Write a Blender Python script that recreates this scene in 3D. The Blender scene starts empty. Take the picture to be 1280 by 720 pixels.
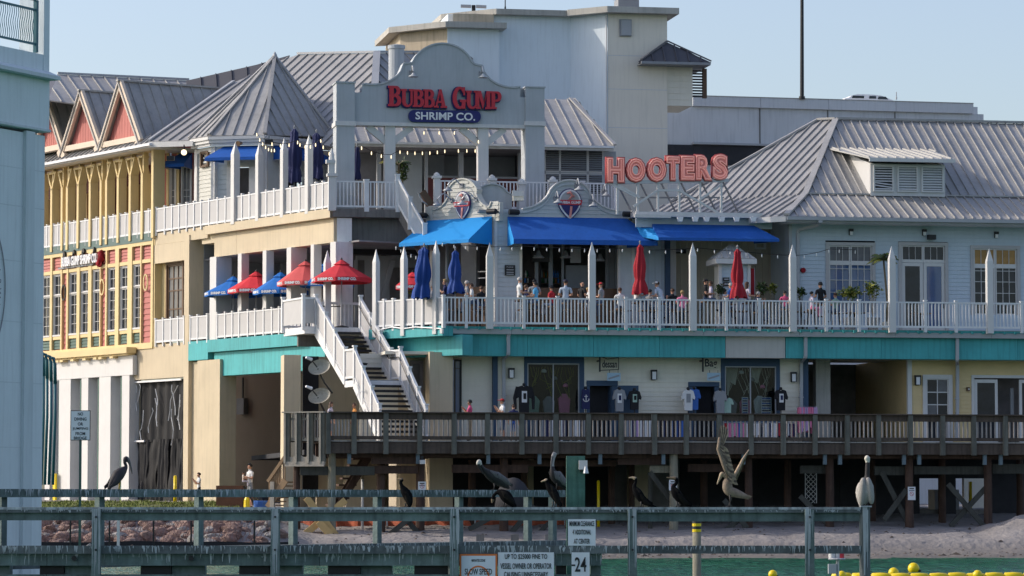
import bpy, bmesh, math, random
from math import radians as R_, sin, cos, pi, atan2, sqrt, tan
from mathutils import Vector, Matrix, noise
rng = random.Random(7)
sc = bpy.context.scene
# ---------------------------------------------------------------- camera
F_PX = 4160.0; CAMZ = 2.3; PITCH = math.atan(260/F_PX)
cam = bpy.data.cameras.new('camera'); camo = bpy.data.objects.new('camera', cam)
sc.collection.objects.link(camo); sc.camera = camo
cam.sensor_width = 36; cam.lens = 36*F_PX/1280; cam.clip_start = 1; cam.clip_end = 9000
camo.location = (0,0,CAMZ); camo.rotation_euler = (pi/2+PITCH,0,0)
# ---------------------------------------------------------------- sky, sun, exposure
W = bpy.data.worlds.new("World"); sc.world = W; W.use_nodes = True
SUN_AZ = R_(173.0); SUN_EL = R_(30)          # azimuth counted from +X towards +Y
SD = Vector((cos(SUN_EL)*cos(SUN_AZ), cos(SUN_EL)*sin(SUN_AZ), sin(SUN_EL)))
nt = W.node_tree; bg = nt.nodes['Background']
sky = nt.nodes.new('ShaderNodeTexSky'); sky.sky_type = 'NISHITA'; sky.sun_disc = False
sky.sun_elevation = SUN_EL; sky.sun_rotation = pi/2-SUN_AZ
sky.air_density = 1.0; sky.dust_density = 2.2; sky.ozone_density = 1.9; sky.altitude = 0
hs = nt.nodes.new('ShaderNodeHueSaturation'); hs.inputs['Saturation'].default_value = 0.88; hs.inputs['Hue'].default_value = 0.511
nt.links.new(sky.outputs[0], hs.inputs['Color']); nt.links.new(hs.outputs[0], bg.inputs[0]); bg.inputs[1].default_value = 0.13
sl = bpy.data.lights.new('sun','SUN'); sl.energy = 1.85; sl.angle = R_(0.5); sl.color = (1.0,0.90,0.78)
so = bpy.data.objects.new('sun', sl); sc.collection.objects.link(so)
so.rotation_euler = SD.to_track_quat('Z','Y').to_euler(); so.location = (0,0,100)
sc.view_settings.view_transform = 'Standard'; sc.view_settings.look = 'None'
sc.view_settings.exposure = 0.64; sc.view_settings.gamma = 1; sc.view_settings.use_curve_mapping = False
sc.cycles.max_bounces = 6; sc.cycles.diffuse_bounces = 4; sc.cycles.glossy_bounces = 2; sc.cycles.transmission_bounces = 3
sc.cycles.caustics_reflective = False; sc.cycles.caustics_refractive = False
sc.cycles.use_denoising = True

# ---------------------------------------------------------------- geometry of the view
def ray(px, py):
    x = px-640; z = 360-py
    return Vector((x, F_PX*cos(PITCH)-z*sin(PITCH), F_PX*sin(PITCH)+z*cos(PITCH)))
CAM = Vector((0,0,CAMZ))
def P(px, py, Y):
    r = ray(px,py); return CAM + r*(Y/r.y)
class Frame:
    """a facade's own axes: s runs to the right along it, d goes into it, z is up"""
    def __init__(self, o, deg):
        a = R_(deg); self.a = a; self.o = Vector((o[0],o[1],0))
        self.u = Vector((cos(a),sin(a),0)); self.n = Vector((-sin(a),cos(a),0))
    def hit(self, px, py, d=0):
        r = ray(px,py); t = (d-(CAM-self.o).dot(self.n))/r.dot(self.n)
        p = CAM+r*t; return (p-self.o).dot(self.u), p.z
    def S(self, px, d=0, py=350): return self.hit(px,py,d)[0]
    def Z(self, px, py, d=0): return self.hit(px,py,d)[1]
    def w(self, s, d, z): return self.o+self.u*s+self.n*d+Vector((0,0,z))
    def inv(self, v):
        q = v-self.o; return Vector((q.dot(self.u), q.dot(self.n), v.z))
FW = Frame((0,0), 0)

# ---------------------------------------------------------------- materials
MATS = {}
def mat(name, col, rough=0.7, var=0.12, scale=1.2, metal=0.0, bump=0.15, bscale=25, streak=0.0, spec=0.4, emit=None, stretch=None):
    if name in MATS: return MATS[name]
    m = bpy.data.materials.new(name); m.use_nodes = True; MATS[name] = m
    t = m.node_tree; b = t.nodes['Principled BSDF']; L = t.links
    b.inputs['Roughness'].default_value = rough; b.inputs['Metallic'].default_value = metal
    b.inputs['Specular IOR Level'].default_value = spec
    tc = t.nodes.new('ShaderNodeTexCoord')
    src = tc.outputs['Object']
    if stretch:
        mp = t.nodes.new('ShaderNodeMapping'); mp.inputs['Scale'].default_value = stretch
        L.new(src, mp.inputs[0]); src = mp.outputs[0]
    n = t.nodes.new('ShaderNodeTexNoise'); n.inputs['Scale'].default_value = scale; n.inputs['Detail'].default_value = 6; n.inputs['Roughness'].default_value = 0.65
    L.new(src, n.inputs['Vector'])
    cr = t.nodes.new('ShaderNodeMapRange'); cr.inputs[1].default_value = 0.3; cr.inputs[2].default_value = 0.7
    cr.inputs[3].default_value = 1-var; cr.inputs[4].default_value = 1+var*0.6
    L.new(n.outputs[0], cr.inputs[0])
    oi = t.nodes.new('ShaderNodeObjectInfo')
    mr = t.nodes.new('ShaderNodeMapRange'); mr.inputs[3].default_value = 1-var*0.35; mr.inputs[4].default_value = 1+var*0.35
    L.new(oi.outputs['Random'], mr.inputs[0])
    mu = t.nodes.new('ShaderNodeMath'); mu.operation = 'MULTIPLY'; L.new(cr.outputs[0], mu.inputs[0]); L.new(mr.outputs[0], mu.inputs[1])
    fac = mu.outputs[0]
    if streak:
        mp2 = t.nodes.new('ShaderNodeMapping'); mp2.inputs['Scale'].default_value = (5,5,0.35); L.new(tc.outputs['Object'], mp2.inputs[0])
        n2 = t.nodes.new('ShaderNodeTexNoise'); n2.inputs['Scale'].default_value = 1.6; n2.inputs['Detail'].default_value = 5; L.new(mp2.outputs[0], n2.inputs['Vector'])
        c2 = t.nodes.new('ShaderNodeMapRange'); c2.inputs[1].default_value = 0.48; c2.inputs[2].default_value = 0.72; c2.inputs[3].default_value = 1.0; c2.inputs[4].default_value = 1-streak
        L.new(n2.outputs[0], c2.inputs[0])
        m3 = t.nodes.new('ShaderNodeMath'); m3.operation = 'MULTIPLY'; L.new(fac, m3.inputs[0]); L.new(c2.outputs[0], m3.inputs[1]); fac = m3.outputs[0]
    vm = t.nodes.new('ShaderNodeVectorMath'); vm.operation = 'SCALE'; vm.inputs[0].default_value = col[:3]
    L.new(fac, vm.inputs['Scale']); L.new(vm.outputs[0], b.inputs['Base Color'])
    if bump:
        n3 = t.nodes.new('ShaderNodeTexNoise'); n3.inputs['Scale'].default_value = bscale; n3.inputs['Detail'].default_value = 4
        L.new(src, n3.inputs['Vector'])
        bp = t.nodes.new('ShaderNodeBump'); bp.inputs['Strength'].default_value = bump; bp.inputs['Distance'].default_value = 0.02
        L.new(n3.outputs[0], bp.inputs['Height']); L.new(bp.outputs[0], b.inputs['Normal'])
    if emit:
        b.inputs['Emission Color'].default_value = (*emit[:3],1); b.inputs['Emission Strength'].default_value = emit[3]
    return m
M = dict(
 cream=mat('cream_stucco',(0.62,0.52,0.37),0.85,0.10,0.5,bump=0.3,bscale=60,streak=0.10),
 cream2=mat('cream_siding',(0.78,0.73,0.62),0.7,0.06,2,streak=0.05),
 yellow=mat('yellow_trim',(0.72,0.56,0.29),0.6,0.08,1,streak=0.06),
 ysiding=mat('yellow_siding',(0.74,0.57,0.30),0.65,0.08,1.5),
 red=mat('red_siding',(0.48,0.16,0.14),0.65,0.12,1,streak=0.06),
 maroon=mat('maroon_wall',(0.16,0.045,0.045),0.7),
 dgreen=mat('dark_green_paint',(0.06,0.12,0.10),0.6),
 sage=mat('sage_band',(0.11,0.17,0.16),0.6,0.1),
 white=mat('white_paint',(0.64,0.63,0.62),0.5,0.05,1.5,bump=0.05,streak=0.05),
 vinyl=mat('white_vinyl',(0.76,0.76,0.77),0.45,0.10,2,bump=0.0,streak=0.10),
 panel=mat('rail_panel',(0.50,0.49,0.49),0.6,0.06,2,bump=0.1),
 blueside=mat('blue_siding',(0.52,0.60,0.67),0.65,0.06,1.5,streak=0.05),
 greyside=mat('grey_siding',(0.52,0.56,0.58),0.65,0.08,1.5,streak=0.07),
 paleside=mat('pale_siding',(0.58,0.57,0.52),0.65,0.06,1.5,streak=0.05),
 signwall=mat('sign_stucco',(0.46,0.485,0.51),0.85,0.08,0.7,bump=0.35,bscale=50,streak=0.10),
 teal=mat('teal_paint',(0.07,0.40,0.42),0.6,0.16,0.8,bump=0.15,streak=0.26),
 fascia_grey=mat('pale_concrete_infill',(0.52,0.50,0.47),0.85,0.1,0.7,streak=0.1),
 navy=mat('navy_trim',(0.045,0.085,0.15),0.6,0.1),
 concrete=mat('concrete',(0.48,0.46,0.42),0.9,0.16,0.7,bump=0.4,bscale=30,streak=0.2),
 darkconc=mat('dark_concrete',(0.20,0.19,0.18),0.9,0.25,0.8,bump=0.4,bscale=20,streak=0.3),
 tower_beige=mat('tower_stucco',(0.84,0.77,0.66),0.9,0.06,0.3,bump=0.2,bscale=40,streak=0.07),
 tower_blue=mat('tower_blue_paint',(0.76,0.83,0.88),0.85,0.05,0.3,bump=0.15,bscale=40,streak=0.08),
 garage=mat('garage_concrete',(0.66,0.66,0.67),0.9,0.08,0.3,bump=0.2,streak=0.12),
 board=mat('board_formed',(0.52,0.44,0.33),0.9,0.15,1,streak=0.25),
 roof=mat('roof_metal',(0.39,0.38,0.37),0.5,0.16,0.9,metal=0.1,bump=0.12,bscale=3,streak=0.15),
 roofd=mat('roof_metal_dark',(0.10,0.10,0.115),0.5,0.10,0.6,metal=0.2,bump=0.05,bscale=6),
 roofp=mat('porch_roof_metal',(0.47,0.46,0.44),0.55,0.10,0.8,metal=0.1,bump=0.05,bscale=8),
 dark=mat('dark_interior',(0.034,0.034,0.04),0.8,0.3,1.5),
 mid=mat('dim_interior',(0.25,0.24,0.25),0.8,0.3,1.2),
 brownwood=mat('brown_frame',(0.12,0.065,0.035),0.5,0.2,2),
 deck=mat('weathered_wood',(0.10,0.075,0.06),0.85,0.30,1.5,bump=0.5,bscale=14,streak=0.30,stretch=(1,1,1)),
 deckp=mat('green_treated_wood',(0.14,0.14,0.12),0.85,0.28,1.8,bump=0.5,bscale=14,streak=0.35),
 balus=mat('baluster_wood',(0.42,0.38,0.36),0.85,0.25,2,bump=0.3,streak=0.2),
 pile=mat('pile_wood',(0.085,0.05,0.037),0.9,0.35,1.5,bump=0.6,bscale=10,streak=0.4),
 pilel=mat('pale_pile_wood',(0.27,0.25,0.19),0.9,0.25,1.5,bump=0.6,bscale=10,streak=0.3),
 brace=mat('brace_wood',(0.07,0.07,0.06),0.9,0.25,1.5,bump=0.5,bscale=12,streak=0.3),
 newwood=mat('fresh_timber',(0.62,0.42,0.18),0.8,0.15,2,bump=0.3),
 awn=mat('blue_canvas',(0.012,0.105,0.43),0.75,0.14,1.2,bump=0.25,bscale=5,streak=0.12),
 awn_sunlit=mat('blue_canvas_sunlit',(0.012,0.27,0.68),0.75,0.05,1,bump=0.1,bscale=8),  # same awning canvas, lightened as if the sun were on it
 navyc=mat('navy_canvas',(0.022,0.028,0.10),0.8,0.1,3,bump=0.3,bscale=12),
 bluec=mat('royal_blue_canvas',(0.008,0.05,0.25),0.75,0.08,3,bump=0.3,bscale=12),
 redc=mat('red_canvas',(0.60,0.03,0.045),0.75,0.16,2.2,bump=0.2,bscale=12),
 pinkc=mat('faded_red_canvas',(0.62,0.10,0.10),0.75,0.08,3,bump=0.2,bscale=12),
 darkredc=mat('dark_red_canvas',(0.30,0.01,0.02),0.8,0.12,3,bump=0.3,bscale=12),
 glassd=mat('window_glass',(0.025,0.03,0.04),0.08,0.5,1.5,bump=0.0,spec=0.35),
 glassb=mat('reflection_blue_glass',(0.05,0.11,0.25),0.08,0.2,0.7,bump=0.0,spec=0.7),  # blue of the reflection is painted into the base colour
 glassg=mat('grey_curtained_glass',(0.13,0.13,0.14),0.25,0.35,1.5,bump=0.0,spec=0.4),
 black=mat('black_metal',(0.015,0.015,0.017),0.45,0.1,2),
 blackp=mat('black_plastic_sheet',(0.02,0.02,0.023),0.55,0.3,1.2,bump=0.9,bscale=2.2,stretch=(1,1,0.3),spec=0.2),
 peach=mat('peach_trim',(0.70,0.58,0.46),0.6,0.08,1,streak=0.06),
 steel=mat('galvanized_steel',(0.45,0.46,0.48),0.4,0.1,2,metal=0.6),
 gutter=mat('gutter_metal',(0.40,0.41,0.43),0.5,0.08,1),
 grey=mat('grey_paint',(0.28,0.29,0.31),0.6,0.1,2),
 letter_red=mat('sign_red',(0.55,0.03,0.05),0.45,0.04,2,bump=0),
 sign_navy=mat('sign_navy',(0.012,0.015,0.13),0.4,0.04,2,bump=0),
 sign_white=mat('sign_white',(0.78,0.78,0.80),0.5,0.03,2,bump=0),
 owl_back=mat('letter_can_red',(0.38,0.05,0.05),0.5,0.05,2,bump=0),
 owl_face=mat('letter_face_coral',(0.80,0.30,0.26),0.45,0.05,2,bump=0),
 owl_tube=mat('neon_tube_pink',(0.90,0.52,0.45),0.3,0.03,2,bump=0,emit=(1,0.35,0.25,0.12)),
 bulb=mat('lit_bulb',(0.9,0.8,0.6),0.4,0,1,bump=0,emit=(1,0.78,0.45,1.2)),
 bulbw=mat('unlit_bulb',(0.85,0.85,0.82),0.25,0,1,bump=0),
 orange=mat('orange_border',(0.75,0.20,0.05),0.5,0.05,2,bump=0),
 bteal=mat('bridge_teal',(0.03,0.13,0.16),0.5,0.1,2),
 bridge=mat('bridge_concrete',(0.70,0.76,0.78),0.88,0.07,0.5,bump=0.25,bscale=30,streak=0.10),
 bridge2=mat('bridge_concrete_dark_band',(0.60,0.66,0.68),0.88,0.07,0.5,bump=0.25,bscale=30,streak=0.10),  # slightly darker concrete for pilaster, bands, ledge and joints
 plant=mat('leaf_green',(0.09,0.14,0.03),0.55,0.4,4,bump=0),
 plant2=mat('leaf_dark_green',(0.035,0.07,0.022),0.55,0.4,4,bump=0),
 ploty=mat('leaf_yellow_green',(0.30,0.30,0.05),0.55,0.3,4,bump=0),
 trunk=mat('palm_trunk',(0.16,0.13,0.08),0.85,0.3,5),
 skin=mat('skin',(0.55,0.30,0.20),0.5,0.05,3,bump=0), skin2=mat('tan_skin',(0.36,0.18,0.11),0.5,0.05,3,bump=0),
 orangenet=mat('orange_safety_net',(0.42,0.10,0.045),0.8,0.35,3,bump=0.8,bscale=8),
 yplastic=mat('yellow_plastic',(0.85,0.62,0.01),0.35,0.05,2,bump=0.05),
 bandk=mat('black_band',(0.03,0.03,0.03),0.6,0.1,2),
)
HAIR = {k: mat('hair_'+k, c, 0.6, 0.1, 4, bump=0) for k,c in dict(black=(0.012,0.01,0.01),brown=(0.07,0.035,0.02),grey=(0.42,0.40,0.38),blond=(0.36,0.24,0.10)).items()}
CLO = {}
def cloth(k, c):
    return mat('cloth_'+k, c, 0.85, 0.1, 4, bump=0.1)

# ---------------------------------------------------------------- mesh builder
class MB:
    def __init__(s): s.v = []; s.f = []; s.mi = []
    def box(s, x0,x1,y0,y1,z0,z1, m=0):
        if x0>x1: x0,x1=x1,x0
        if y0>y1: y0,y1=y1,y0
        if z0>z1: z0,z1=z1,z0
        b=len(s.v); s.v += [(x0,y0,z0),(x1,y0,z0),(x1,y1,z0),(x0,y1,z0),(x0,y0,z1),(x1,y0,z1),(x1,y1,z1),(x0,y1,z1)]
        for q in ((0,3,2,1),(4,5,6,7),(0,1,5,4),(1,2,6,5),(2,3,7,6),(3,0,4,7)): s.f.append(tuple(b+i for i in q)); s.mi.append(m)
    def poly(s, pts, m=0):
        b=len(s.v); s.v += [tuple(p) for p in pts]; s.f.append(tuple(range(b,b+len(pts)))); s.mi.append(m)
    def bar(s, a, b_, w, h=None, m=0, up=Vector((0,0,1))):
        """a square bar from a to b"""
        a=Vector(a); b_=Vector(b_); h = w if h is None else h; d=(b_-a).normalized()
        if abs(d.dot(up))>0.99: up=Vector((0,1,0))
        x=d.cross(up).normalized(); y=x.cross(d).normalized(); k=len(s.v)
        for p in (a,b_):
            for i,j in ((-1,-1),(1,-1),(1,1),(-1,1)): s.v.append(tuple(p+x*(i*w/2)+y*(j*h/2)))
        for q in ((0,1,2,3),(7,6,5,4),(0,4,5,1),(1,5,6,2),(2,6,7,3),(3,7,4,0)): s.f.append(tuple(k+i for i in q)); s.mi.append(m)
    def tube(s, pts, r, n=8, m=0, cap=True):
        pts=[Vector(p) for p in pts]; rr = r if isinstance(r,(list,tuple)) else [r]*len(pts); k=len(s.v)
        ref = Vector((0.31,0.17,0.93)).normalized()
        for i,p in enumerate(pts):
            d = (pts[min(i+1,len(pts)-1)]-pts[max(i-1,0)]).normalized()
            u_ = Vector((0,0,1)) if abs(d.z)<0.9 else Vector((0,1,0))
            x = d.cross(u_).normalized(); y = x.cross(d)
            for j in range(n):
                a = 2*pi*j/n; s.v.append(tuple(p+x*(rr[i]*cos(a))+y*(rr[i]*sin(a))))
        for i in range(len(pts)-1):
            for j in range(n):
                a=k+i*n+j; b=k+i*n+(j+1)%n; s.f.append((a,b,b+n,a+n)); s.mi.append(m)
        if cap:
            s.f.append(tuple(k+j for j in range(n))[::-1]); s.mi.append(m)
            s.f.append(tuple(k+(len(pts)-1)*n+j for j in range(n))); s.mi.append(m)
    def lathe(s, prof, c=(0,0,0), n=12, m=0):
        k=len(s.v)
        for r,z in prof:
            for j in range(n):
                a=2*pi*j/n; s.v.append((c[0]+r*cos(a),c[1]+r*sin(a),c[2]+z))
        for i in range(len(prof)-1):
            for j in range(n):
                a=k+i*n+j; b=k+i*n+(j+1)%n; s.f.append((a,b,b+n,a+n)); s.mi.append(m)
        s.f.append(tuple(k+j for j in range(n))[::-1]); s.mi.append(m)
        s.f.append(tuple(k+(len(prof)-1)*n+j for j in range(n))); s.mi.append(m)
    def prism(s, pts2, y0, y1, m=0):
        """outline in x,z given thickness from y0 to y1"""
        n=len(pts2); k=len(s.v)
        for y in (y0,y1):
            for x,z in pts2: s.v.append((x,y,z))
        s.f.append(tuple(range(k,k+n))); s.mi.append(m)
        s.f.append(tuple(range(k+2*n-1,k+n-1,-1))); s.mi.append(m)
        for i in range(n):
            j=(i+1)%n; s.f.append((k+i,k+i+n,k+j+n,k+j)); s.mi.append(m)
    def mesh(s, name, mats, off=(0,0,0), smooth=False):
        me = bpy.data.meshes.new(name)
        o=off; me.from_pydata([(x-o[0],y-o[1],z-o[2]) for x,y,z in s.v],[],s.f)
        if not isinstance(mats,(list,tuple)): mats=[mats]
        for m in mats: me.materials.append(m)
        if len(mats)>1: me.polygons.foreach_set('material_index', s.mi)
        if smooth: me.polygons.foreach_set('use_smooth',[True]*len(s.f))
        me.update()
        bm = bmesh.new(); bm.from_mesh(me); bmesh.ops.recalc_face_normals(bm, faces=bm.faces); bm.to_mesh(me); bm.free()
        return me
def link(o): sc.collection.objects.link(o); return o
_BOX = {}
def boxmesh(dx,dy,dz,m):
    k=(round(dx,3),round(dy,3),round(dz,3),m.name)
    if k not in _BOX:
        b=MB(); b.box(-dx/2,dx/2,-dy/2,dy/2,-dz/2,dz/2); _BOX[k]=b.mesh('block',m)
    return _BOX[k]
class Thing:
    def __init__(s, F, name, label, cat, at=(0,0,0), group=None, rot=0):
        s.F=F; s.at=Vector(at); o=bpy.data.objects.new(name,None); link(o); s.o=o
        o.location = F.w(*at); o.rotation_euler=(0,0,F.a+rot); o.empty_display_size=0.3
        o['label']=label; o['category']=cat
        if group: o['group']=group
    def part(s, name, mb, m, parent=None, smooth=False, stuff=False, label=None):
        o=bpy.data.objects.new(name, mb.mesh(name,m,s.at,smooth)); link(o); o.parent = parent or s.o
        if stuff: o['kind']='stuff'
        if label: o['label']=label
        return o
    def bx(s, name, x0,x1,y0,y1,z0,z1, m, parent=None, label=None):
        me=boxmesh(abs(x1-x0),abs(y1-y0),abs(z1-z0),m)
        o=bpy.data.objects.new(name,me); link(o); o.parent=parent or s.o
        c=Vector(((x0+x1)/2,(y0+y1)/2,(z0+z1)/2))-s.at
        if parent is not None: c=c-s._off(parent)
        o.location=c
        if label: o['label']=label
        return o
    def _off(s,p):
        v=Vector((0,0,0))
        while p is not None and p is not s.o: v+=p.location; p=p.parent
        return v
    def put(s, name, me, loc, rz=0, parent=None, scale=None, rot=None, label=None):
        o=bpy.data.objects.new(name,me); link(o); o.parent=parent or s.o
        o.location=Vector(loc)-s.at-(s._off(parent) if parent is not None else Vector((0,0,0)))
        o.rotation_euler = rot or (0,0,rz)
        if scale: o.scale=scale
        if label: o['label']=label
        return o
def struct(name, mb, m, smooth=False, kind='structure', F=FW):
    o=bpy.data.objects.new(name, mb.mesh(name,m,(0,0,0),smooth)); link(o); o['kind']=kind
    o.location=F.o; o.rotation_euler=(0,0,F.a); return o
def copy_tree(o, parent=None):
    c=o.copy(); link(c); c.parent=parent
    for ch in list(o.children): copy_tree(ch,c)
    return c

# ---------------------------------------------------------------- clipping helper for roofs: strips of one polygon
def clip(poly, k, val, keep_less):
    out=[]
    for i in range(len(poly)):
        a=poly[i]; b=poly[(i+1)%len(poly)]
        ia = (a[k]<=val) if keep_less else (a[k]>=val); ib = (b[k]<=val) if keep_less else (b[k]>=val)
        if ia: out.append(a)
        if ia!=ib:
            t=(val-a[k])/(b[k]-a[k]); out.append(tuple(a[j]+(b[j]-a[j])*t for j in range(2)))
    return out
def seam_roof(T, pts, across, width, m, name='roof_panel', rib=0.035, ribh=0.065, parent=None, phase=0.0, fan=False, ribm=None):
    """pts: world polygon of a roof plane; across: a direction in the plane at right angles to the seams.
    Each pan between two seams becomes one part with its own standing seam."""
    pts=[Vector(p) for p in pts]; n=Vector((0,0,0))
    for i in range(len(pts)):
        a=pts[i]; b=pts[(i+1)%len(pts)]; n+= (a-pts[0]).cross(b-pts[0])
    n.normalize()
    if n.z<0: n=-n
    x=Vector(across); x=(x-n*x.dot(n)).normalized(); y=n.cross(x).normalized(); o=pts[0]
    p2=[((p-o).dot(x),(p-o).dot(y)) for p in pts]
    x0=min(p[0] for p in p2); x1=max(p[0] for p in p2)
    k=math.floor((x0-phase)/width)
    F=T.F
    while phase+k*width < x1:
        a=max(phase+k*width,x0); b=min(phase+(k+1)*width,x1)
        q=clip(clip(p2,0,a,False),0,b,True)
        k+=1
        if len(q)<3 or b-a<0.02: continue
        mb=MB(); 
        top=[F.inv(o+x*c[0]+y*c[1]) for c in q]; nn=Vector((n.dot(F.u),n.dot(F.n),n.z))
        bot=[t-nn*0.06 for t in top]
        mb.poly(top); mb.poly(bot[::-1])
        for i in range(len(top)):
            j=(i+1)%len(top); mb.poly([top[i],bot[i],bot[j],top[j]])
        ys=[c[1] for c in q if abs(c[0]-a)<1e-3]
        if len(ys)>=2 and a>x0+0.02:
            A=F.inv(o+x*a+y*min(ys))+nn*(ribh/2); B=F.inv(o+x*a+y*max(ys))+nn*(ribh/2)
            if (A-B).length>0.1: mb.bar(A,B,rib,ribh,up=nn,m=1)
        T.part(name,mb,[m,ribm or m],parent=parent)
def pp(a,b,c,px,py):
    """the point seen at px,py on the plane through three points"""
    n=(b-a).cross(c-a); r=ray(px,py); return CAM+r*((a-CAM).dot(n)/r.dot(n))
def siding(T, s0,s1,z0,z1,d, m, step=0.19, lap=0.022, name='siding', parent=None, holes=()):
    """lap boards, each a real wedge; holes = (s0,s1,z0,z1) left open"""
    mb=MB(); z=z0
    while z<z1-0.01:
        zt=min(z+step,z1); segs=[(s0,s1)]
        for h in holes:
            if h[2]<(z+zt)/2<h[3]:
                ns=[]
                for a,b in segs:
                    if h[1]<=a or h[0]>=b: ns.append((a,b)); continue
                    if h[0]>a: ns.append((a,h[0]))
                    if h[1]<b: ns.append((h[1],b))
                segs=ns
        for a,b in segs:
            if b-a<0.01: continue
            k=len(mb.v)
            mb.v += [(a,d-lap,z),(b,d-lap,z),(b,d,zt),(a,d,zt),(a,d+0.05,z),(b,d+0.05,z),(b,d+0.05,zt),(a,d+0.05,zt)]
            for q in ((0,1,2,3),(0,4,5,1),(3,2,6,7),(1,5,6,2),(0,3,7,4),(4,7,6,5)): mb.f.append(tuple(k+i for i in q)); mb.mi.append(0)
        z=zt
    return T.part(name,mb,m,parent=parent,stuff=True)
def window(T, s0,s1,z0,z1,d, fm, gm, trim=0.1, cols=2, rows=2, trimm=None, frame=0.05, inset=0.06, split=None, parent=None, name='window', mun=0.02, sill=True, bars=True):
    """casing with a frame, separate panes, and glazing bars"""
    mb=MB(); t=trim
    if t>0:
        mb.box(s0,s0+t,d-0.05,d+0.05,z0,z1); mb.box(s1-t,s1,d-0.05,d+0.05,z0,z1)
        mb.box(s0+t,s1-t,d-0.05,d+0.05,z1-t,z1); mb.box(s0+t,s1-t,d-0.065,d+0.05,z0,z0+t*0.8)
        w=T.part(name,mb,trimm or fm,parent=parent)
    else:
        gb = gm if not isinstance(gm,list) else gm[0]
        mb.box(s0,s1,d+inset+0.02,d+inset+0.04,z1-.03 if gb.name=='shop_glass' else z0,z1); w=T.part(name,mb,trimm or fm,parent=parent)
    a0,a1,b0,b1=s0+t,s1-t,z0+t*0.8,z1-t
    fr=MB(); f=frame
    fr.box(a0,a0+f,d,d+inset,b0,b1); fr.box(a1-f,a1,d,d+inset,b0,b1); fr.box(a0+f,a1-f,d,d+inset,b1-f,b1); fr.box(a0+f,a1-f,d,d+inset,b0,b0+f)
    xs=[a0+f+(a1-a0-2*f)*i/cols for i in range(cols+1)]
    if isinstance(rows,int): zr=[b0+f+(b1-b0-2*f)*i/rows for i in range(rows+1)]
    else: zr=[b0+f+(b1-b0-2*f)*v for v in rows]
    for i,x in enumerate(xs[1:-1]):
        ww = f if (split and (i+1) in split) else mun
        fr.box(x-ww/2,x+ww/2,d+0.012,d+inset-0.01,b0+f,b1-f)
    for z in zr[1:-1]:
        fr.box(a0+f,a1-f,d+0.014,d+inset-0.012,z-mun*0.6,z+mun*0.6)
    par = w if parent is None else parent
    T.part('window_frame',fr,fm,parent=par)
    for i in range(cols):
        for j in range(len(zr)-1):
            T.bx('pane',xs[i],xs[i+1],d+inset-0.014,d+inset-0.002,zr[j],zr[j+1],gm if not isinstance(gm,list) else gm[(i+j)%len(gm)],parent=par)
    return w
def text_mesh(s, size, extrude=0.02, offset=0.0, bevel=0.0, align='CENTER', sx=1.0, name='lettering', fill=True):
    c=bpy.data.curves.new(name,'FONT'); c.body=s; c.size=size; c.extrude=extrude; c.offset=offset; c.bevel_depth=bevel; c.align_x=align; c.align_y='CENTER'
    c.resolution_u=3
    if not fill: c.fill_mode='NONE'
    o=bpy.data.objects.new('t',c); link(o); o.scale=(sx,1,1)
    bpy.context.view_layer.update(); dg=bpy.context.evaluated_depsgraph_get()
    me=bpy.data.meshes.new_from_object(o.evaluated_get(dg)); me.transform(Matrix.Diagonal((sx,1,1,1)))
    bpy.data.objects.remove(o); bpy.data.curves.remove(c)
    me.transform(Matrix.Rotation(pi/2,4,'X'))       # stands upright, faces -d
    return me
def text(T, s, size, loc, m, name='lettering', extrude=0.012, offset=0.0, sx=1.0, fit=None, parent=None, bevel=0, rz=0, fill=True, fity=None):
    me=text_mesh(s,size,extrude,offset,bevel,'CENTER',sx,name,fill)
    xs=[v.co.x for v in me.vertices]; zs=[v.co.z for v in me.vertices]
    w=max(xs)-min(xs); h=max(zs)-min(zs)
    kx = fit/w if fit else 1; kz = fity/h if fity else 1
    me.transform(Matrix.Translation((-(max(xs)+min(xs))/2,0,-(max(zs)+min(zs))/2))); me.transform(Matrix.Diagonal((kx,1,kz,1)))
    me.materials.clear(); me.materials.append(m)
    return T.put(name,me,loc,rz,parent=parent)
# ================================================================ frames of the place
R = Frame((0,130), 10.3)                         # main front: boardwalk rail plane
pL = P(415,222,140); L = Frame((pL.x,pL.y), -56.5)   # left wing: rail plane of the top deck
R3 = Frame((pL.x,pL.y), 10.3)
s_,z_ = R.hit(554,366,3.0); pC = R.w(s_,3.0,0); C = Frame((pC.x,pC.y), -48)
FF = Frame((0,64), 0)
pa = P(0,613,66); pb = P(705,611,80)
FB = Frame((pa.x,pa.y), math.degrees(atan2(pb.y-pa.y,pb.x-pa.x)))
Z_BW = R.Z(640,551,0); Z_D2 = R.Z(640,407,3); Z_D3 = P(415,262,140).z

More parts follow.
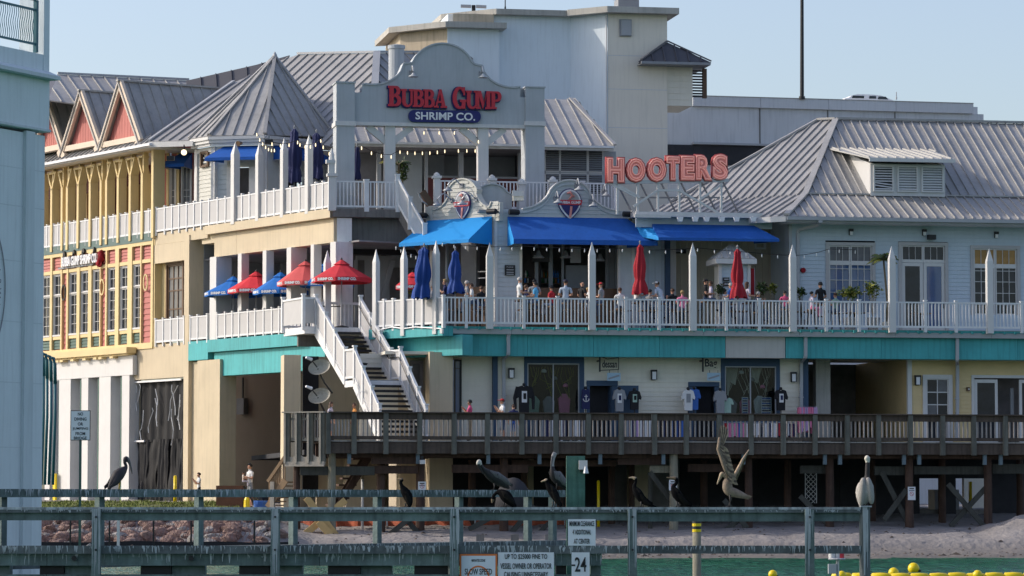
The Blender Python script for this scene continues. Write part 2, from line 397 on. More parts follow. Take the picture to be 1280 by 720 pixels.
# ================================================================ water and ground
def smooth(a,b,x):
    t=max(0,min(1,(x-a)/(b-a))); return t*t*(3-2*t)
def interp(x, tab):
    if x<=tab[0][0]: return tab[0][1]
    for (a,p),(b,q) in zip(tab,tab[1:]):
        if x<=b: return p+(q-p)*(x-a)/(b-a)
    return tab[-1][1]
def ground_h(x,y):
    wob = noise.noise(Vector((x*0.35,3.1,0)))*0.7+noise.noise(Vector((x*0.09,7.7,0)))*1.2
    t = y-(122.6+0.06*x)+wob*0.5
    r = interp(t, [(-60,-6),(0,-0.0),(4.2,0.30),(4.7+0.4*wob,0.62),(6,0.80),(9,1.0),(16,1.45),(22,1.7),(60,1.9),(1500,2.1)])
    l = interp(t, [(-60,-6),(-0.4,-0.05),(0.6,0.4),(5.2,1.45),(7,1.62),(18,1.85),(32,2.08),(80,2.1),(1500,2.1)])
    k = smooth(-7.5,-10.5,x)
    h = r*(1-k)+l*k; h -= (0.10*max(0,noise.noise(Vector((x*.8,y*.5,8)))) if 3<t<9 else 0)
    if t>0: h += 0.07*noise.noise(Vector((x*0.9,y*0.9,0)))+0.05*noise.noise(Vector((x*2.7,y*2.7,5)))
    # heap of sand at the right end of the beach
    h += 0.62*math.exp(-((x-20.6)/1.6)**2-((y-131.5)/2.2)**2)*(1+0.3*noise.noise(Vector((x*2,y*2,1))))*smooth(18.0,18.9,x)
    return h
def axis(bands):
    out=[]
    for a,b,st in bands:
        n=max(1,int(round((b-a)/st))); out += [a+(b-a)*i/n for i in range(n)]
    out.append(bands[-1][1]); return out
gx = axis([(-1500,-200,200),(-200,-40,10),(-40,40,0.28),(40,200,10),(200,1500,200)])
gy = axis([(95,120,2.5),(120,138,0.28),(138,160,1.2),(160,220,8),(220,1000,120),(1000,5000,1000)])
gm = MB(); nx=len(gx)
for y in gy:
    for x in gx: gm.v.append((x,y,ground_h(x,y)))
for j in range(len(gy)-1):
    for i in range(nx-1):
        a=j*nx+i; gm.f.append((a,a+1,a+nx+1,a+nx)); gm.mi.append(0)
def sand_mat():
    m=mat('sand',(0.29,0.265,0.255),0.95,0.22,0.8,bump=1.0,bscale=3.0)
    [n for n in m.node_tree.nodes if n.type=='BUMP'][0].inputs['Distance'].default_value=.12
    t=m.node_tree; Lk=t.links; b=t.nodes['Principled BSDF']
    src=b.inputs['Base Color'].links[0].from_socket
    g=t.nodes.new('ShaderNodeNewGeometry'); sx=t.nodes.new('ShaderNodeSeparateXYZ'); Lk.new(g.outputs['Position'],sx.inputs[0])
    # wet strip near the water line, widened and darkened to imitate beach shade
    mr=t.nodes.new('ShaderNodeMapRange'); mr.inputs[1].default_value=0.05; mr.inputs[2].default_value=0.62; Lk.new(sx.outputs[2],mr.inputs[0])
    mx=t.nodes.new('ShaderNodeMix'); mx.data_type='RGBA'; Lk.new(mr.outputs[0],mx.inputs[0]); mx.inputs[6].default_value=(0.16,0.145,0.135,1); Lk.new(src,mx.inputs[7])
    Lk.new(mx.outputs[2],b.inputs['Base Color']); return m
struct('ground', gm, sand_mat(), smooth=True)
wm = MB(); wx=axis([(-5000,-60,1000),(-60,-26,4),(-26,26,0.34),(26,60,4),(60,5000,1000)]); wy=axis([(-5000,60,1000),(60,126,0.17),(126,6000,1200)])
for y in wy:
    for x in wx: wm.v.append((x,y,(0.045*noise.noise(Vector((x*.55,y*1.3,0)))+0.02*noise.noise(Vector((x*1.9,y*3.1,4)))) if abs(x)<26 and 60<y<126 else 0.0))
for j in range(len(wy)-1):
    for i in range(len(wx)-1): a=j*len(wx)+i; wm.f.append((a,a+1,a+len(wx)+1,a+len(wx))); wm.mi.append(0)
def water_mat():
    m=bpy.data.materials.new('green_water'); m.use_nodes=True; t=m.node_tree; b=t.nodes['Principled BSDF']; Lk=t.links
    tc=t.nodes.new('ShaderNodeTexCoord'); mp=t.nodes.new('ShaderNodeMapping'); mp.inputs['Scale'].default_value=(0.9,0.45,1)
    Lk.new(tc.outputs['Object'],mp.inputs[0])
    n=t.nodes.new('ShaderNodeTexNoise'); n.inputs['Scale'].default_value=1.3; n.inputs['Detail'].default_value=5; n.inputs['Roughness'].default_value=0.55; Lk.new(mp.outputs[0],n.inputs['Vector'])
    bp=t.nodes.new('ShaderNodeBump'); bp.inputs['Strength'].default_value=1.0; bp.inputs['Distance'].default_value=0.5
    Lk.new(n.outputs[0],bp.inputs['Height']); Lk.new(bp.outputs[0],b.inputs['Normal'])
    n2=t.nodes.new('ShaderNodeTexNoise'); n2.inputs['Scale'].default_value=0.12; n2.inputs['Detail'].default_value=3; Lk.new(tc.outputs['Object'],n2.inputs['Vector'])
    cr=t.nodes.new('ShaderNodeMix'); cr.data_type='RGBA'; cr.inputs[6].default_value=(0.012,0.085,0.055,1); cr.inputs[7].default_value=(0.03,0.13,0.08,1)
    Lk.new(n2.outputs[0],cr.inputs[0]); Lk.new(cr.outputs[2],b.inputs['Base Color'])
    b.inputs['Roughness'].default_value=0.22; b.inputs['IOR'].default_value=1.33; b.inputs['Specular IOR Level'].default_value=0.22
    return m
struct('water', wm, water_mat(), smooth=True)
# lawn on the bank in front of the left wing: blades of grass over a green sheet
lm = MB()
LX0,LX1,LY0,LY1=-24.5,-11.2,129.5,149
nxx,nyy=40,36
for j in range(nyy+1):
    for i in range(nxx+1):
        x=LX0+(LX1-LX0)*i/nxx; y=LY0+(LY1-LY0)*j/nyy; lm.v.append((x,y,ground_h(x,y)+0.03))
for j in range(nyy):
    for i in range(nxx):
        a=j*(nxx+1)+i; lm.f.append((a,a+1,a+nxx+2,a+nxx+1)); lm.mi.append(0)
struct('lawn', lm, mat('lawn_soil',(0.13,0.14,0.05),0.95,0.4,0.5,bump=0.5), smooth=True)
gmb=MB()
for i in range(14000):
    x=rng.uniform(LX0,LX1); y=rng.uniform(LY0,LY1)
    if noise.noise(Vector((x*0.5,y*0.5,2)))<-0.28: continue
    z=ground_h(x,y)+0.02; a=rng.uniform(0,6.28); h=rng.uniform(0.05,0.15); w=0.03
    gmb.poly([(x-w*cos(a),y-w*sin(a),z),(x+w*cos(a),y+w*sin(a),z),(x+rng.uniform(-.05,.05),y+rng.uniform(-.05,.05),z+h)])
o=struct('grass', gmb, mat('grass_blades',(0.17,0.20,0.05),0.8,0.5,0.6,bump=0), kind='stuff')
o['label']='short yellowish green lawn grass on the bank below the left wing'

# ================================================================ stone revetment under netting
rock_m=[mat('revetment_stone',(0.27,0.18,0.15),0.9,0.5,2,bump=0.9,bscale=5), mat('revetment_stone_grey',(0.33,0.31,0.29),0.9,0.25,2,bump=0.8,bscale=5)]
def rock_mesh(seed, m):
    bm=bmesh.new(); bmesh.ops.create_icosphere(bm,subdivisions=2,radius=1)
    r=random.Random(seed); k=Vector((r.uniform(0,50),r.uniform(0,50),0))
    for v in bm.verts:
        v.co *= 1+0.38*noise.noise(v.co*1.3+k)+0.12*noise.noise(v.co*3.5+k)
    me=bpy.data.meshes.new('stone'); bm.to_mesh(me); bm.free(); me.materials.append(m); return me
rocks=[rock_mesh(i, rock_m[1] if i==5 else rock_m[0]) for i in range(6)]
T=Thing(FW,'rock_revetment','sloping bank of pinkish brown boulders between the water and the lawn','revetment',(-18,124.5,0))
for i in range(430):
    x=rng.uniform(-23.5,-8.8); k=rng.uniform(0,1)**0.9; y=122.6+0.06*x+0.6+k*4.6
    if x>-10.3 and rng.random()<0.5: continue
    s=rng.uniform(0.13,0.36)
    T.put('stone',rng.choice(rocks),(x,y,ground_h(x,y)+0.02),0,scale=(s*rng.uniform(1,1.6),s*rng.uniform(0.8,1.2),s*rng.uniform(0.55,0.85)),rot=(rng.uniform(-.4,.4),rng.uniform(-.4,.4),rng.uniform(0,6.28)))
# netting laid over the stones: thin cords
mb=MB()
for i in range(98):
    x=-23.6+i*0.149; pts=[]
    for j in range(9):
        t=j/8; xx=x+0.12*noise.noise(Vector((x,t*3,9))); y=122.6+0.06*xx+0.4+t*5.2
        pts.append((xx,y,ground_h(xx,y)+0.30+0.14*noise.noise(Vector((xx*1.6,y*1.6,4)))))
    mb.tube(pts,0.012,3,cap=False)
T.part('netting',mb,mat('net_cord',(0.26,0.13,0.09),0.9,0.2,3,bump=0),stuff=True)
# black silt fence cloth at the toe of the bank
mb=MB(); pr=None
for i in range(50):
    x=-23.5+i*0.32; y=122.6+0.06*x+0.25; zt=0.62+0.10*noise.noise(Vector((x*0.4,0,3)))
    q=(x,y,0.0,zt)
    if pr: mb.poly([(pr[0],pr[1],0.0),(x,y,0.0),(x,y+0.1,zt),(pr[0],pr[1]+0.1,pr[3])]); mb.poly([(pr[0],pr[1]+0.1,pr[3]),(x,y+0.1,zt),(x,y+0.35,zt-0.05),(pr[0],pr[1]+0.35,pr[3]-0.05)])
    pr=q
T2=Thing(FW,'silt_fence','sagging black silt fence cloth with stakes along the foot of the boulders','silt fence',(-16,122,0))
T2.part('cloth',mb,M['blackp'])
for px in (88,137,192,239,318):
    p=P(px,660,121.9); T2.bx('stake',p.x-.03,p.x+.03,p.y-.03,p.y+.03,0.0,P(px,651,121.9).z, M['black'] if px!=147 else M['white'])
T2.bx('stake',P(148,660,121.7).x-.05,P(148,660,121.7).x+.05,121.65,121.75,0,P(148,645,121.7).z,M['white'],label='white pipe stake')

# wrack, twigs and pebbles along the beach
mb=MB(); r=random.Random(4)
for i in range(700):
    x=r.uniform(-9,26); t=(r.gauss(1.2,.5) if r.random()<.4 else r.uniform(2,13)); y=122.6+.06*x+t; z=ground_h(x,y); k=r.uniform(.02,.075)*(2 if r.random()<.06 else 1); a=r.uniform(0,6.28)
    b=len(mb.v); mb.v += [(x+k*cos(a+q*2.1)*r.uniform(.7,2.2),y+k*sin(a+q*2.1),z-.01) for q in range(3)]+[(x,y,z+k*.7)]; mb.f += [(b,b+1,b+3),(b+1,b+2,b+3),(b+2,b,b+3)]; mb.mi += [0]*3
o=struct('beach_debris',mb,mat('wrack',(.13,.10,.08),.9,.5,3,bump=0),kind='stuff'); o['label']='dark bits of weed, twigs and pebbles scattered over the sand'
# orange safety netting strung under the boardwalk
T=Thing(R,'safety_netting','orange red safety netting strung between piles below the wooden boardwalk','netting',(R.S(520,3.5),3.5,0.8))
mb=MB(); pr=None
s0,s1=R.S(372,3.5,660),R.S(706,3.5,660)
N=90
for i in range(N+1):
    s=s0+(s1-s0)*i/N; top=R.Z(520,650,3.5)+0.12*noise.noise(Vector((s*0.8,1,0))); dd=3.5+0.12*sin(s*7)+0.1*noise.noise(Vector((s*2,0,0)))
    bot=ground_h(*R.w(s,dd,0).xy)-0.05
    if pr:
        for k in range(3):
            za=lambda q,t:q[2]+(q[3]-q[2])*t
            mb.poly([(pr[0],pr[1]+0.05*k,za(pr,k/3)),(s,dd+0.05*k,bot+(top-bot)*k/3),(s,dd+0.05*(k+1),bot+(top-bot)*(k+1)/3),(pr[0],pr[1]+0.05*(k+1),za(pr,(k+1)/3))])
    pr=(s,dd,bot,top)
T.part('net_sheet',mb,M['orangenet'])
for s in (s0,s0+(s1-s0)*.33,s0+(s1-s0)*.66,s1): T.bx('stake',s-.03,s+.03,3.4,3.46,0.9,R.Z(520,648,3.5),M['steel'])

# ================================================================ fender fences in the water
gw=mat('green_weathered_timber',(0.14,0.19,0.185),0.85,0.5,1.6,bump=0.6,bscale=12,streak=0.35)
gwd=mat('dark_weathered_timber',(0.125,0.145,0.15),0.85,0.5,1.6,bump=0.6,bscale=12,streak=0.3)
gdrop=mat('guano_streaked_timber',(0.36,0.40,0.42),0.85,0.5,2.5,bump=0.6,bscale=12,streak=0.75)
drop=mat('bird_droppings',(0.42,0.46,0.48),0.85,0.15,3,bump=0.2)
def guano(T, s0,s1,d,z0,z1,n,parent=None,seed=1):
    r=random.Random(seed); mb=MB()
    for i in range(n):
        s=r.uniform(s0,s1); w=r.uniform(0.004,0.012)*(2.5 if r.random()<0.12 else 1); dj=.003+.0005*i; zt=z1-r.uniform(0,(z1-z0)*0.25)*(r.random()<0.35); zb=max(z0,zt-r.uniform(0.15,1.0)*(z1-z0))
        sk=r.uniform(-.02,.02)
        if zt-zb<0.015: continue
        k=len(mb.v); mb.v += [(s-w,d-dj,zt),(s+w,d-dj,zt),(s+w*.8+sk,d-dj,(zt+zb)/2),(s+w*0.3+sk,d-dj,zb),(s-w*0.3+sk,d-dj,zb),(s-w*.8+sk,d-dj,(zt+zb)/2)]
        mb.f.append(tuple(range(k,k+6))); mb.mi.append(0)
    return T.part('droppings',mb,drop,parent=parent,stuff=True)
def Zf(py,F,px=640,d=0): return F.Z(px,py,d)
T=Thing(FF,'timber_fender','long green timber fender fence standing in the water, its top plank white with droppings','fence',(0,0,0))
z_top=Zf(634,FF); xs=[FF.S(p,0,680) for p in (-30,1077)]
# top planks in lengths, rails in lengths
cuts=[-150,122,345,568,790,1011,1076]
for a,b in zip(cuts,cuts[1:]):
    sa,sb=FF.S(a,0,640),FF.S(b,0,640)
    pl=T.bx('top_plank',sa+.004,sb-.004,-0.10,0.16,z_top-0.045,z_top,gdrop)
    dz=0.012*math.sin(a)
    T.bx('upper_rail',sa+.004,sb-.004,-0.03,0.02,Zf(651,FF)+dz,z_top-0.09,gw); T.bx('cap_rail',sa+.004,sb-.004,-0.09,-0.045,z_top-0.105,z_top-0.047,gwd)
    rl=T.bx('lower_rail',sa+.004,sb-.004,-0.08,-0.03,Zf(692,FF),Zf(682,FF),gwd)
    guano(T,sa,sb,-0.08,Zf(692,FF),Zf(682,FF),int((sb-sa)*22),seed=a+7)
    guano(T,sa,sb,-0.09,z_top-0.105,z_top-0.047,int((sb-sa)*16),seed=a+99)
    mb=MB(); r=random.Random(a+3)
    for i in range(int((sb-sa)*26)):   # patches on the plank's upper face
        x=r.uniform(sa,sb); y=r.uniform(-0.09,0.15); rr=r.uniform(0.015,0.06)
        mb.poly([(x+rr*cos(t*1.05)*r.uniform(.8,1.6),min(.158,max(-.098,y+rr*sin(t*1.05)*.7)),z_top+0.003+.0003*i) for t in range(6)])
    T.part('droppings',mb,drop,stuff=True)
for p in (122,345,568,790,1011):
    s=FF.S(p,0,680); T.bx('post',s-.085,s+.085,-0.26,-0.10,-3,z_top-0.03,gw)
    guano(T,s-.08,s+.08,-0.26,Zf(719,FF),z_top-0.03,14,seed=p)
    mb=MB()
    for q in (640,687):
        mb.lathe([(0.028,0),(0.028,0.03)],(s,0,0),8)
    # bolt heads
    for py in (646,687):
        mb2=MB(); z=Zf(py,FF); mb2.tube([(s,-0.26,z),(s,-0.285,z)],0.022,6); T.part('bolt',mb2,M['black'])
s=FF.S(1081,0,680)
mb=MB(); mb.tube([(s,0,-3),(s,0,z_top+0.0)],0.105,14); pst=T.part('end_post',mb,gwd,smooth=False)
guano(T,s-.05,s+.05,-0.107,Zf(719,FF),z_top,18,seed=81)
T.bx('cap_plank',FF.S(1075,0,636),FF.S(1089,0,636),-.13,.17,z_top,z_top+0.03,gdrop)
# wales and spacer blocks of the left part, in front of a second row of piles
sL=FF.S(-150,0.2,700); sR=FF.S(752,0.2,700)
wl=[-150,60,215,400,568,752]
for a,b in zip(wl,wl[1:]):
    sa,sb=FF.S(a,0.2,700),FF.S(b,0.2,700)
    T.bx('wale',sa+.005,sb-.005,0.05,0.30,Zf(707,FF,d=.05),Zf(691.5,FF,d=.05),gw)
    guano(T,sa,sb,0.05,Zf(706,FF),Zf(692,FF),int((sb-sa)*9),seed=a+500)
    T.bx('lower_wale',sa+.005,sb-.005,0.02,0.26,Zf(728,FF),Zf(718.3,FF),gw)
for p0,p1,mm in ((50,80,0),(81,115,1),(176,214,0),(215,256,1),(299,337,0),(338,378,1),(410,450,0),(451,490,1),(518,560,0),(575,612,1),(695,708,0),(738,751,1),(-70,-30,0),(-10,12,1)):
    a,b=FF.S(p0,0.3,712),FF.S(p1,0.3,712)
    T.bx('spacer_block' if mm else 'fender_pile',a,b,0.31 if mm else 0.27,0.7,-3 if not mm else Zf(719,FF),Zf(707,FF,d=.05)+0.02, gw if mm else M['black'])
for p in (93,239):
    mb=MB(); s=FF.S(p,0.05,698); z=Zf(698,FF); mb.tube([(s,0.05,z),(s,0.0,z)],0.05,8); T.part('bolt',mb,M['black'])
# rear fence of the fender, its far end leading away
T=Thing(FB,'timber_handrail','rear green timber handrail of the fender, running away to the right behind the front one','fence',(FB.S(300,0,620),0,1))
zt=2.44; L_=FB.S(705,0,612); s00=FB.S(-60,0,620)
jo=[s00]+[FB.S(p,0,620) for p in (130,372,579)]+[L_]
for a,b in zip(jo,jo[1:]):
    T.bx('top_rail',a+.004,b-.004,-0.06,0.06,zt-0.165,zt,gw)
    guano(T,a,b,-0.06,zt-0.165,zt,int((b-a)*26),seed=int(a*10)+3)
    mb=MB(); r=random.Random(int(a*7))
    for i in range(int((b-a)*14)):
        x=r.uniform(a,b); y=r.uniform(-0.05,0.05); rr=r.uniform(0.015,0.05)
        mb.poly([(x+rr*cos(t*1.05)*1.4,y+rr*sin(t*1.05)*.5,zt+0.003+.0003*i) for t in range(6)])
    T.part('droppings',mb,drop,stuff=True)
    T.bx('walk_beam',a+.004,b-.004,-0.12,0.5,0.85,1.24,gwd); guano(T,a,b,-0.12,1.05,1.24,int((b-a)*14),seed=int(a*10)+30)
for p in (8,130,254,372,477,579,665,696):
    s=FB.S(p,0,640); T.bx('post',s-.075,s+.075,0.06,0.2,1.24,zt-0.02,gw)
for p in (60,200,330,450,560,650,700):
    s=FB.S(p,0.3,700); T.bx('support_pile',s-.12,s+.12,0.12,0.36,-3,0.85,gwd)
# tall green pile with the camera box
T=Thing(FF,'timber_pile','tall thick green timber pile rising behind the clearance sign','pile',(FF.S(719.5,2,600),2,0))
s=FF.S(719.5,2,600); mb=MB(); r=random.Random(5); prof=[]
w=FF.S(731,2,600)-s
mb.box(s-w,s+w,2-w,2+w,-3,FF.Z(720,570,2)); T.part('shaft',mb,mat('bright_green_pile',(0.06,0.15,0.12),0.85,0.4,2,bump=0.6,bscale=8,streak=0.4))
T=Thing(FF,'security_camera','small white camera box with a spotlight on a bracket of the green pile','camera',(FF.S(729,1.7,585),1.7,FF.Z(729,585,1.7)))
a,b=FF.S(723.5,1.75,583),FF.S(734,1.75,583); T.bx('housing',a,b,1.55,1.75,FF.Z(729,587,1.7),FF.Z(729,575.5,1.7),M['white'])
mb=MB(); c=FF.S(732,1.7,588); z=FF.Z(732,589,1.7); mb.lathe([(0.03,0.09),(0.04,0.03),(0.055,-0.04),(0.05,-0.05)],(c,1.55,z),10); T.part('lens_hood',mb,M['steel'])
T.bx('bracket',a+.02,a+.05,1.6,1.83,FF.Z(729,590,1.7),FF.Z(729,587,1.7),M['black'])
# yellow banded pile
fy=Frame((0,90),0)
T=Thing(fy,'channel_marker_pile','round pale pile with yellow and black bands on top, standing in the green water','marker pile',(fy.S(871,0,690),0,0))
s=fy.S(871,0,690); zt=fy.Z(871,640,0); z0=fy.Z(871,665,0); r_=0.115
mb=MB(); mb.tube([(s,0,-3),(s,0,z0)],r_,14); T.part('shaft',mb,M['pilel'],smooth=True)
nb=7
for i in range(nb):
    a=z0+(zt-z0)*i/nb; b=z0+(zt-z0)*(i+1)/nb; mb=MB(); mb.tube([(s,0,a+.001),(s,0,b)],r_+0.006,14); T.part('band',mb,M['yplastic'] if i%2==0 else M['bandk'])
# light on a short post
fl=Frame((0,72),0); s=fl.S(1046,0,710)
T=Thing(fl,'navigation_light','small white navigation light with a red lens on a grey bracket by the end post','navigation light',(s,0,fl.Z(1046,725,0)))
zz=lambda y: fl.Z(1046,y,0)
mb=MB(); mb.tube([(fl.S(1047,0,710),0,0.0),(fl.S(1047,0,710),0,zz(700))],0.035,8); T.part('post',mb,M['steel'])
mb=MB(); mb.lathe([(0.17,0),(0.19,0.02),(0.17,0.04)],(s,0,zz(700)),12); T.part('plate',mb,M['gutter'])
mb=MB(); x=fl.S(1040,0,694); mb.lathe([(0.075,0),(0.075,0.10),(0.05,0.13)],(x,0,zz(697.5)),10); T.part('lamp_housing',mb,M['white'])
x=fl.S(1047,0,694); mb=MB(); mb.lathe([(0.055,0),(0.055,0.12)],(x,0,zz(697.5)),10); T.part('lamp_housing',mb,M['white'])
x=fl.S(1052,0,694); mb=MB(); mb.lathe([(0.055,0),(0.055,0.115),(0.04,0.13)],(x,0,zz(697.5)),10); T.part('red_lens',mb,M['letter_red'])
x=fl.S(1040,0,705); mb=MB(); mb.box(x-.085,x+.085,-.12,.06,zz(717),zz(705)); T.part('battery_box',mb,M['gutter'])
# yellow floating boom and its buoys
T=Thing(FW,'floating_boom','long yellow floating boom lying on the green water in front of the beach','boom',(12,93.4,0))
pts=[P(x,721.5,93.4) for x in range(1040,1400,24)]
for a,b in zip(pts,pts[1:]):
    mb=MB(); q=[a.lerp(b,t) for t in (0,.06,.5,.94,1)]; z=0.02+0.03*rng.random()
    mb.tube([(v.x,v.y+0.25*sin(v.x),z) for v in q],[0.06,0.11,0.125,0.11,0.06],8); T.part('float',mb,M['yplastic'],smooth=True)
for px,py,rp,lb in ((966,718,5.6,'yellow ball buoy floating alone left of the end post'),(1142,710.5,7.2,'highest yellow ball buoy of the boom with a dark cap'),(1117,716,6.6,'yellow ball buoy beside the highest one on the boom'),(1222,718.5,6,'yellow ball buoy near the right end of the boom'),(1052,719.5,6,'yellow ball buoy half hidden below the navigation light')):
    D=2.2*F_PX/(py-620); p=P(px,py,D); rr=rp*D/F_PX
    T=Thing(FW,'ball_buoy',lb,'buoy',(p.x,p.y,p.z-rr),group='yellow buoys of the floating boom')
    mb=MB(); mb.lathe([(rr*sin(pi*i/10)+0.001,-rr*cos(pi*i/10)) for i in range(11)],(p.x,p.y,p.z),16); T.part('ball',mb,M['yplastic'],smooth=True)
    mb=MB(); mb.tube([(p.x+rr*.8,p.y-rr*.3,p.z-rr*.35),(p.x+rr*1.18,p.y-rr*.4,p.z-rr*.5)],rr*.22,8); T.part('eyelet',mb,M['black'])
# ---------------------------------------------------------------- signs on the fender
def sign_board(F, px0,px1,py0,py1,d, label, name='notice_sign', face=None, border=None, lines=(), inner=None, cat='sign', post=None, postm=None):
    s0,_=F.hit(px0,(py0+py1)/2,d); s1,_=F.hit(px1,(py0+py1)/2,d); pc=(px0+px1)/2; z0=F.Z(pc,py1,d); z1=F.Z(pc,py0,d)
    T=Thing(F,name,label,cat,((s0+s1)/2,d,z0)); h=z1-z0
    T.bx('plate',s0,s1,d,d+0.02,z0,z1,border or face)
    if border: T.bx('sign_face',s0+inner,s1-inner,d-0.004,d,z0+inner,z1-inner,face)
    k=(s1-s0)/(px1-px0)
    for t,py,hp,wp in lines:
        text(T,t,1,((s0+s1)/2,d-0.008,F.Z(pc,py,d)),M['black'],extrude=0.002,fit=wp*k,fity=hp*k,offset=0.012)
    return T,s0,s1,z0,z1
sw=mat('sign_sheet_white',(0.74,0.78,0.82),0.5,0.06,3,bump=0)
sign_board(FF,710,744.5,649,682,-0.10,'white sign reading MINIMUM CLEARANCE 4\' ADDITIONAL AT CENTER','notice_sign',sw,lines=(("MINIMUM CLEARANCE",654.5,6.2,31),("4' ADDITIONAL",665,6.2,23),("AT CENTER",676.5,6.2,20)))
T,s0,s1,z0,z1=sign_board(FF,714.5,737,690.5,722,-0.10,'white gauge board with the number 24 below the clearance sign','gauge_board',sw,lines=(("24",705.5,18,14.5),))
k=(s1-s0)/22.5; T.bx('tick_mark',s0,s0+4.5*k,-0.108,-0.102,FF.Z(720,707.5,-.1),FF.Z(720,705.5,-.1),M['black'])
T,s0,s1,z0,z1=sign_board(FF,622.5,692.5,690.5,735,-0.10,'wide white sign reading UP TO $25000 FINE TO VESSEL OWNER OR OPERATOR','notice_sign',sw,lines=(("UP TO $25000 FINE TO",696,7,53),("VESSEL OWNER OR OPERATOR",707.5,7,64),("CAUSING UNNECESSARY",718,6.5,55)))
T,s0,s1,z0,z1=sign_board(FF,574.5,621.5,692.5,740,-0.12,'white sign with an orange border reading SLOW SPEED','notice_sign',sw,M['orange'],inner=0.035,lines=(("MANATEE ZONE",700.5,3.2,17),("SLOW SPEED",714.5,7.5,34)))
mb=MB(); kk=(s1-s0)/47; cx=(s0+s1)/2; cz=FF.Z(598,722,-.12)
ring=[(cx+13*kk*cos(a),cz+14*kk*sin(a)) for a in [pi*i/16 for i in range(17)]]
for (x0,z0_),(x1,z1_) in zip(ring,ring[1:]): mb.bar((x0,-0.1275,z0_),(x1,-0.1275,z1_),0.03,0.004,up=Vector((0,1,0)))
T.part('ring_symbol',mb,M['orange'])
# no diving sign on its post
fn=Frame((0,100),0)
T,s0,s1,z0,z1=sign_board(fn,88,113,513,550.5,0,'white sign on a green post reading NO DIVING OR JUMPING FROM BRIDGE','notice_sign',sw,M['black'],inner=0.02,lines=(("NO",517.5,4,6.5),("DIVING",523.8,4,15),("OR",530,4,6.5),("JUMPING",536,4,19.5),("FROM",542,4,12),("BRIDGE",547.5,3.6,16)))
mb=MB(); c=(s0+s1)/2; mb.box(c-.035,c+.035,0.025,0.08,0,z1-0.1); T.part('post',mb,M['dgreen'])
# ================================================================ bridge tower at the left edge
FT=Frame((P(55,300,88).x,88),64)
def zt(y,px=50): return P(px,y,88).z
T=Thing(FT,'bridge_tower','pale blue concrete bridge tower at the left edge with an overhanging ledge','bridge tower',(-3,2,0))
T.bx('shaft',-7,0,0,6,-3,zt(170),M['bridge'])
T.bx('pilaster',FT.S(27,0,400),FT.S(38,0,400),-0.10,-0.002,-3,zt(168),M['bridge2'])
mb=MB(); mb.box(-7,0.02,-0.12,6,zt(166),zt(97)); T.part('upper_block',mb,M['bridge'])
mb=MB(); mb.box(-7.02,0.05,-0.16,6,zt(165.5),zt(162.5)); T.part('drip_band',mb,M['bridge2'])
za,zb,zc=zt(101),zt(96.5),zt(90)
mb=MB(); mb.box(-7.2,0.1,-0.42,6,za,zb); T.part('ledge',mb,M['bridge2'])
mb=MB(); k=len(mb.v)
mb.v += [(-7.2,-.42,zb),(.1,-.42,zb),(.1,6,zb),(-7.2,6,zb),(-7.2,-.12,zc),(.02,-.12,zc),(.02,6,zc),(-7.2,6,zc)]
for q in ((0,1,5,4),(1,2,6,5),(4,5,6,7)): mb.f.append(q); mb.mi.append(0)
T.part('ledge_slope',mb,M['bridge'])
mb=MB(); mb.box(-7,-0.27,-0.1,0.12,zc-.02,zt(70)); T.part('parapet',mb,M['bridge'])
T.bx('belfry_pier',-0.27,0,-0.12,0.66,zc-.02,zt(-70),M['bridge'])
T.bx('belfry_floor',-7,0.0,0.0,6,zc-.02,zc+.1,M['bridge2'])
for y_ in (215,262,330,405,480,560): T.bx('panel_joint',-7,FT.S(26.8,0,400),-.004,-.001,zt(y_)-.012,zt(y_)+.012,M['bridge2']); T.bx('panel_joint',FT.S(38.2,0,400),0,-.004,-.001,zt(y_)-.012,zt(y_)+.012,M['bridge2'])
T=Thing(FT,'balcony_railing','teal metal balcony railing with wavy bars on the bridge tower','railing',(-2,-0.1,zt(68)))
x1=FT.S(44.5,-0.05,30)
T.bx('end_post',x1-.05,x1+.05,-.11,-.01,zt(69),zt(4),M['bteal'])
for y,y2 in ((17.5,15),(60,57.5),(5,3)):
    T.bx('rail',-6,x1-.05,-.09,-.03,zt(y),zt(y2),M['bteal'])
mb=MB(); z0,z1=zt(58),zt(17); pts=[(0.035*sin(i/12*2*pi*1.5),0,z0+(z1-z0)*i/12) for i in range(13)]
mb.tube(pts,0.011,5); wav=mb.mesh('wavy_bar',M['bteal'])
s=x1-.13
while s>-4: T.put('wavy_bar',wav,(s,-0.06,0)); s-=0.10
for o_ in (2.2,):
    s=-4.2
    while s<x1: T.put('wavy_bar',wav,(s,o_,0)); s+=0.13
    T.bx('rail',-6,x1,o_-.03,o_+.03,zt(17.5),zt(15),M['bteal']); T.bx('rail',-6,x1,o_-.03,o_+.03,zt(60),zt(57.5),M['bteal'])
# teal seal lettering and edge just entering the frame
T=Thing(FT,'tower_clock_ring','part of a dark ring of letters at the left edge of the bridge tower','emblem',(FT.S(-25,0,365),-0.05,zt(365)))
cz=zt(365); ra=FT.S(6.5,-.03,365); c=ra-1.35; rr=1.35; rz=2.05
prv=None; mb=MB()
for i in range(49):
    a=-pi/2+pi*i/48; q=(c+rr*cos(a),-0.03,cz+rz*sin(a))
    if prv: mb.bar(prv,q,0.025,0.02,up=Vector((0,1,0)))
    prv=q
T.part('ring',mb,M['grey'])
for i,ch in enumerate("CLEARWATER"):
    a=0.75-i*0.165; me=text_mesh(ch,0.26,0.004); me.materials.append(M['grey'])
    T.put('letter',me,(c+rr*.80*cos(a),-0.02,cz+rz*.86*sin(a)),rot=(0,pi/2-a,0))
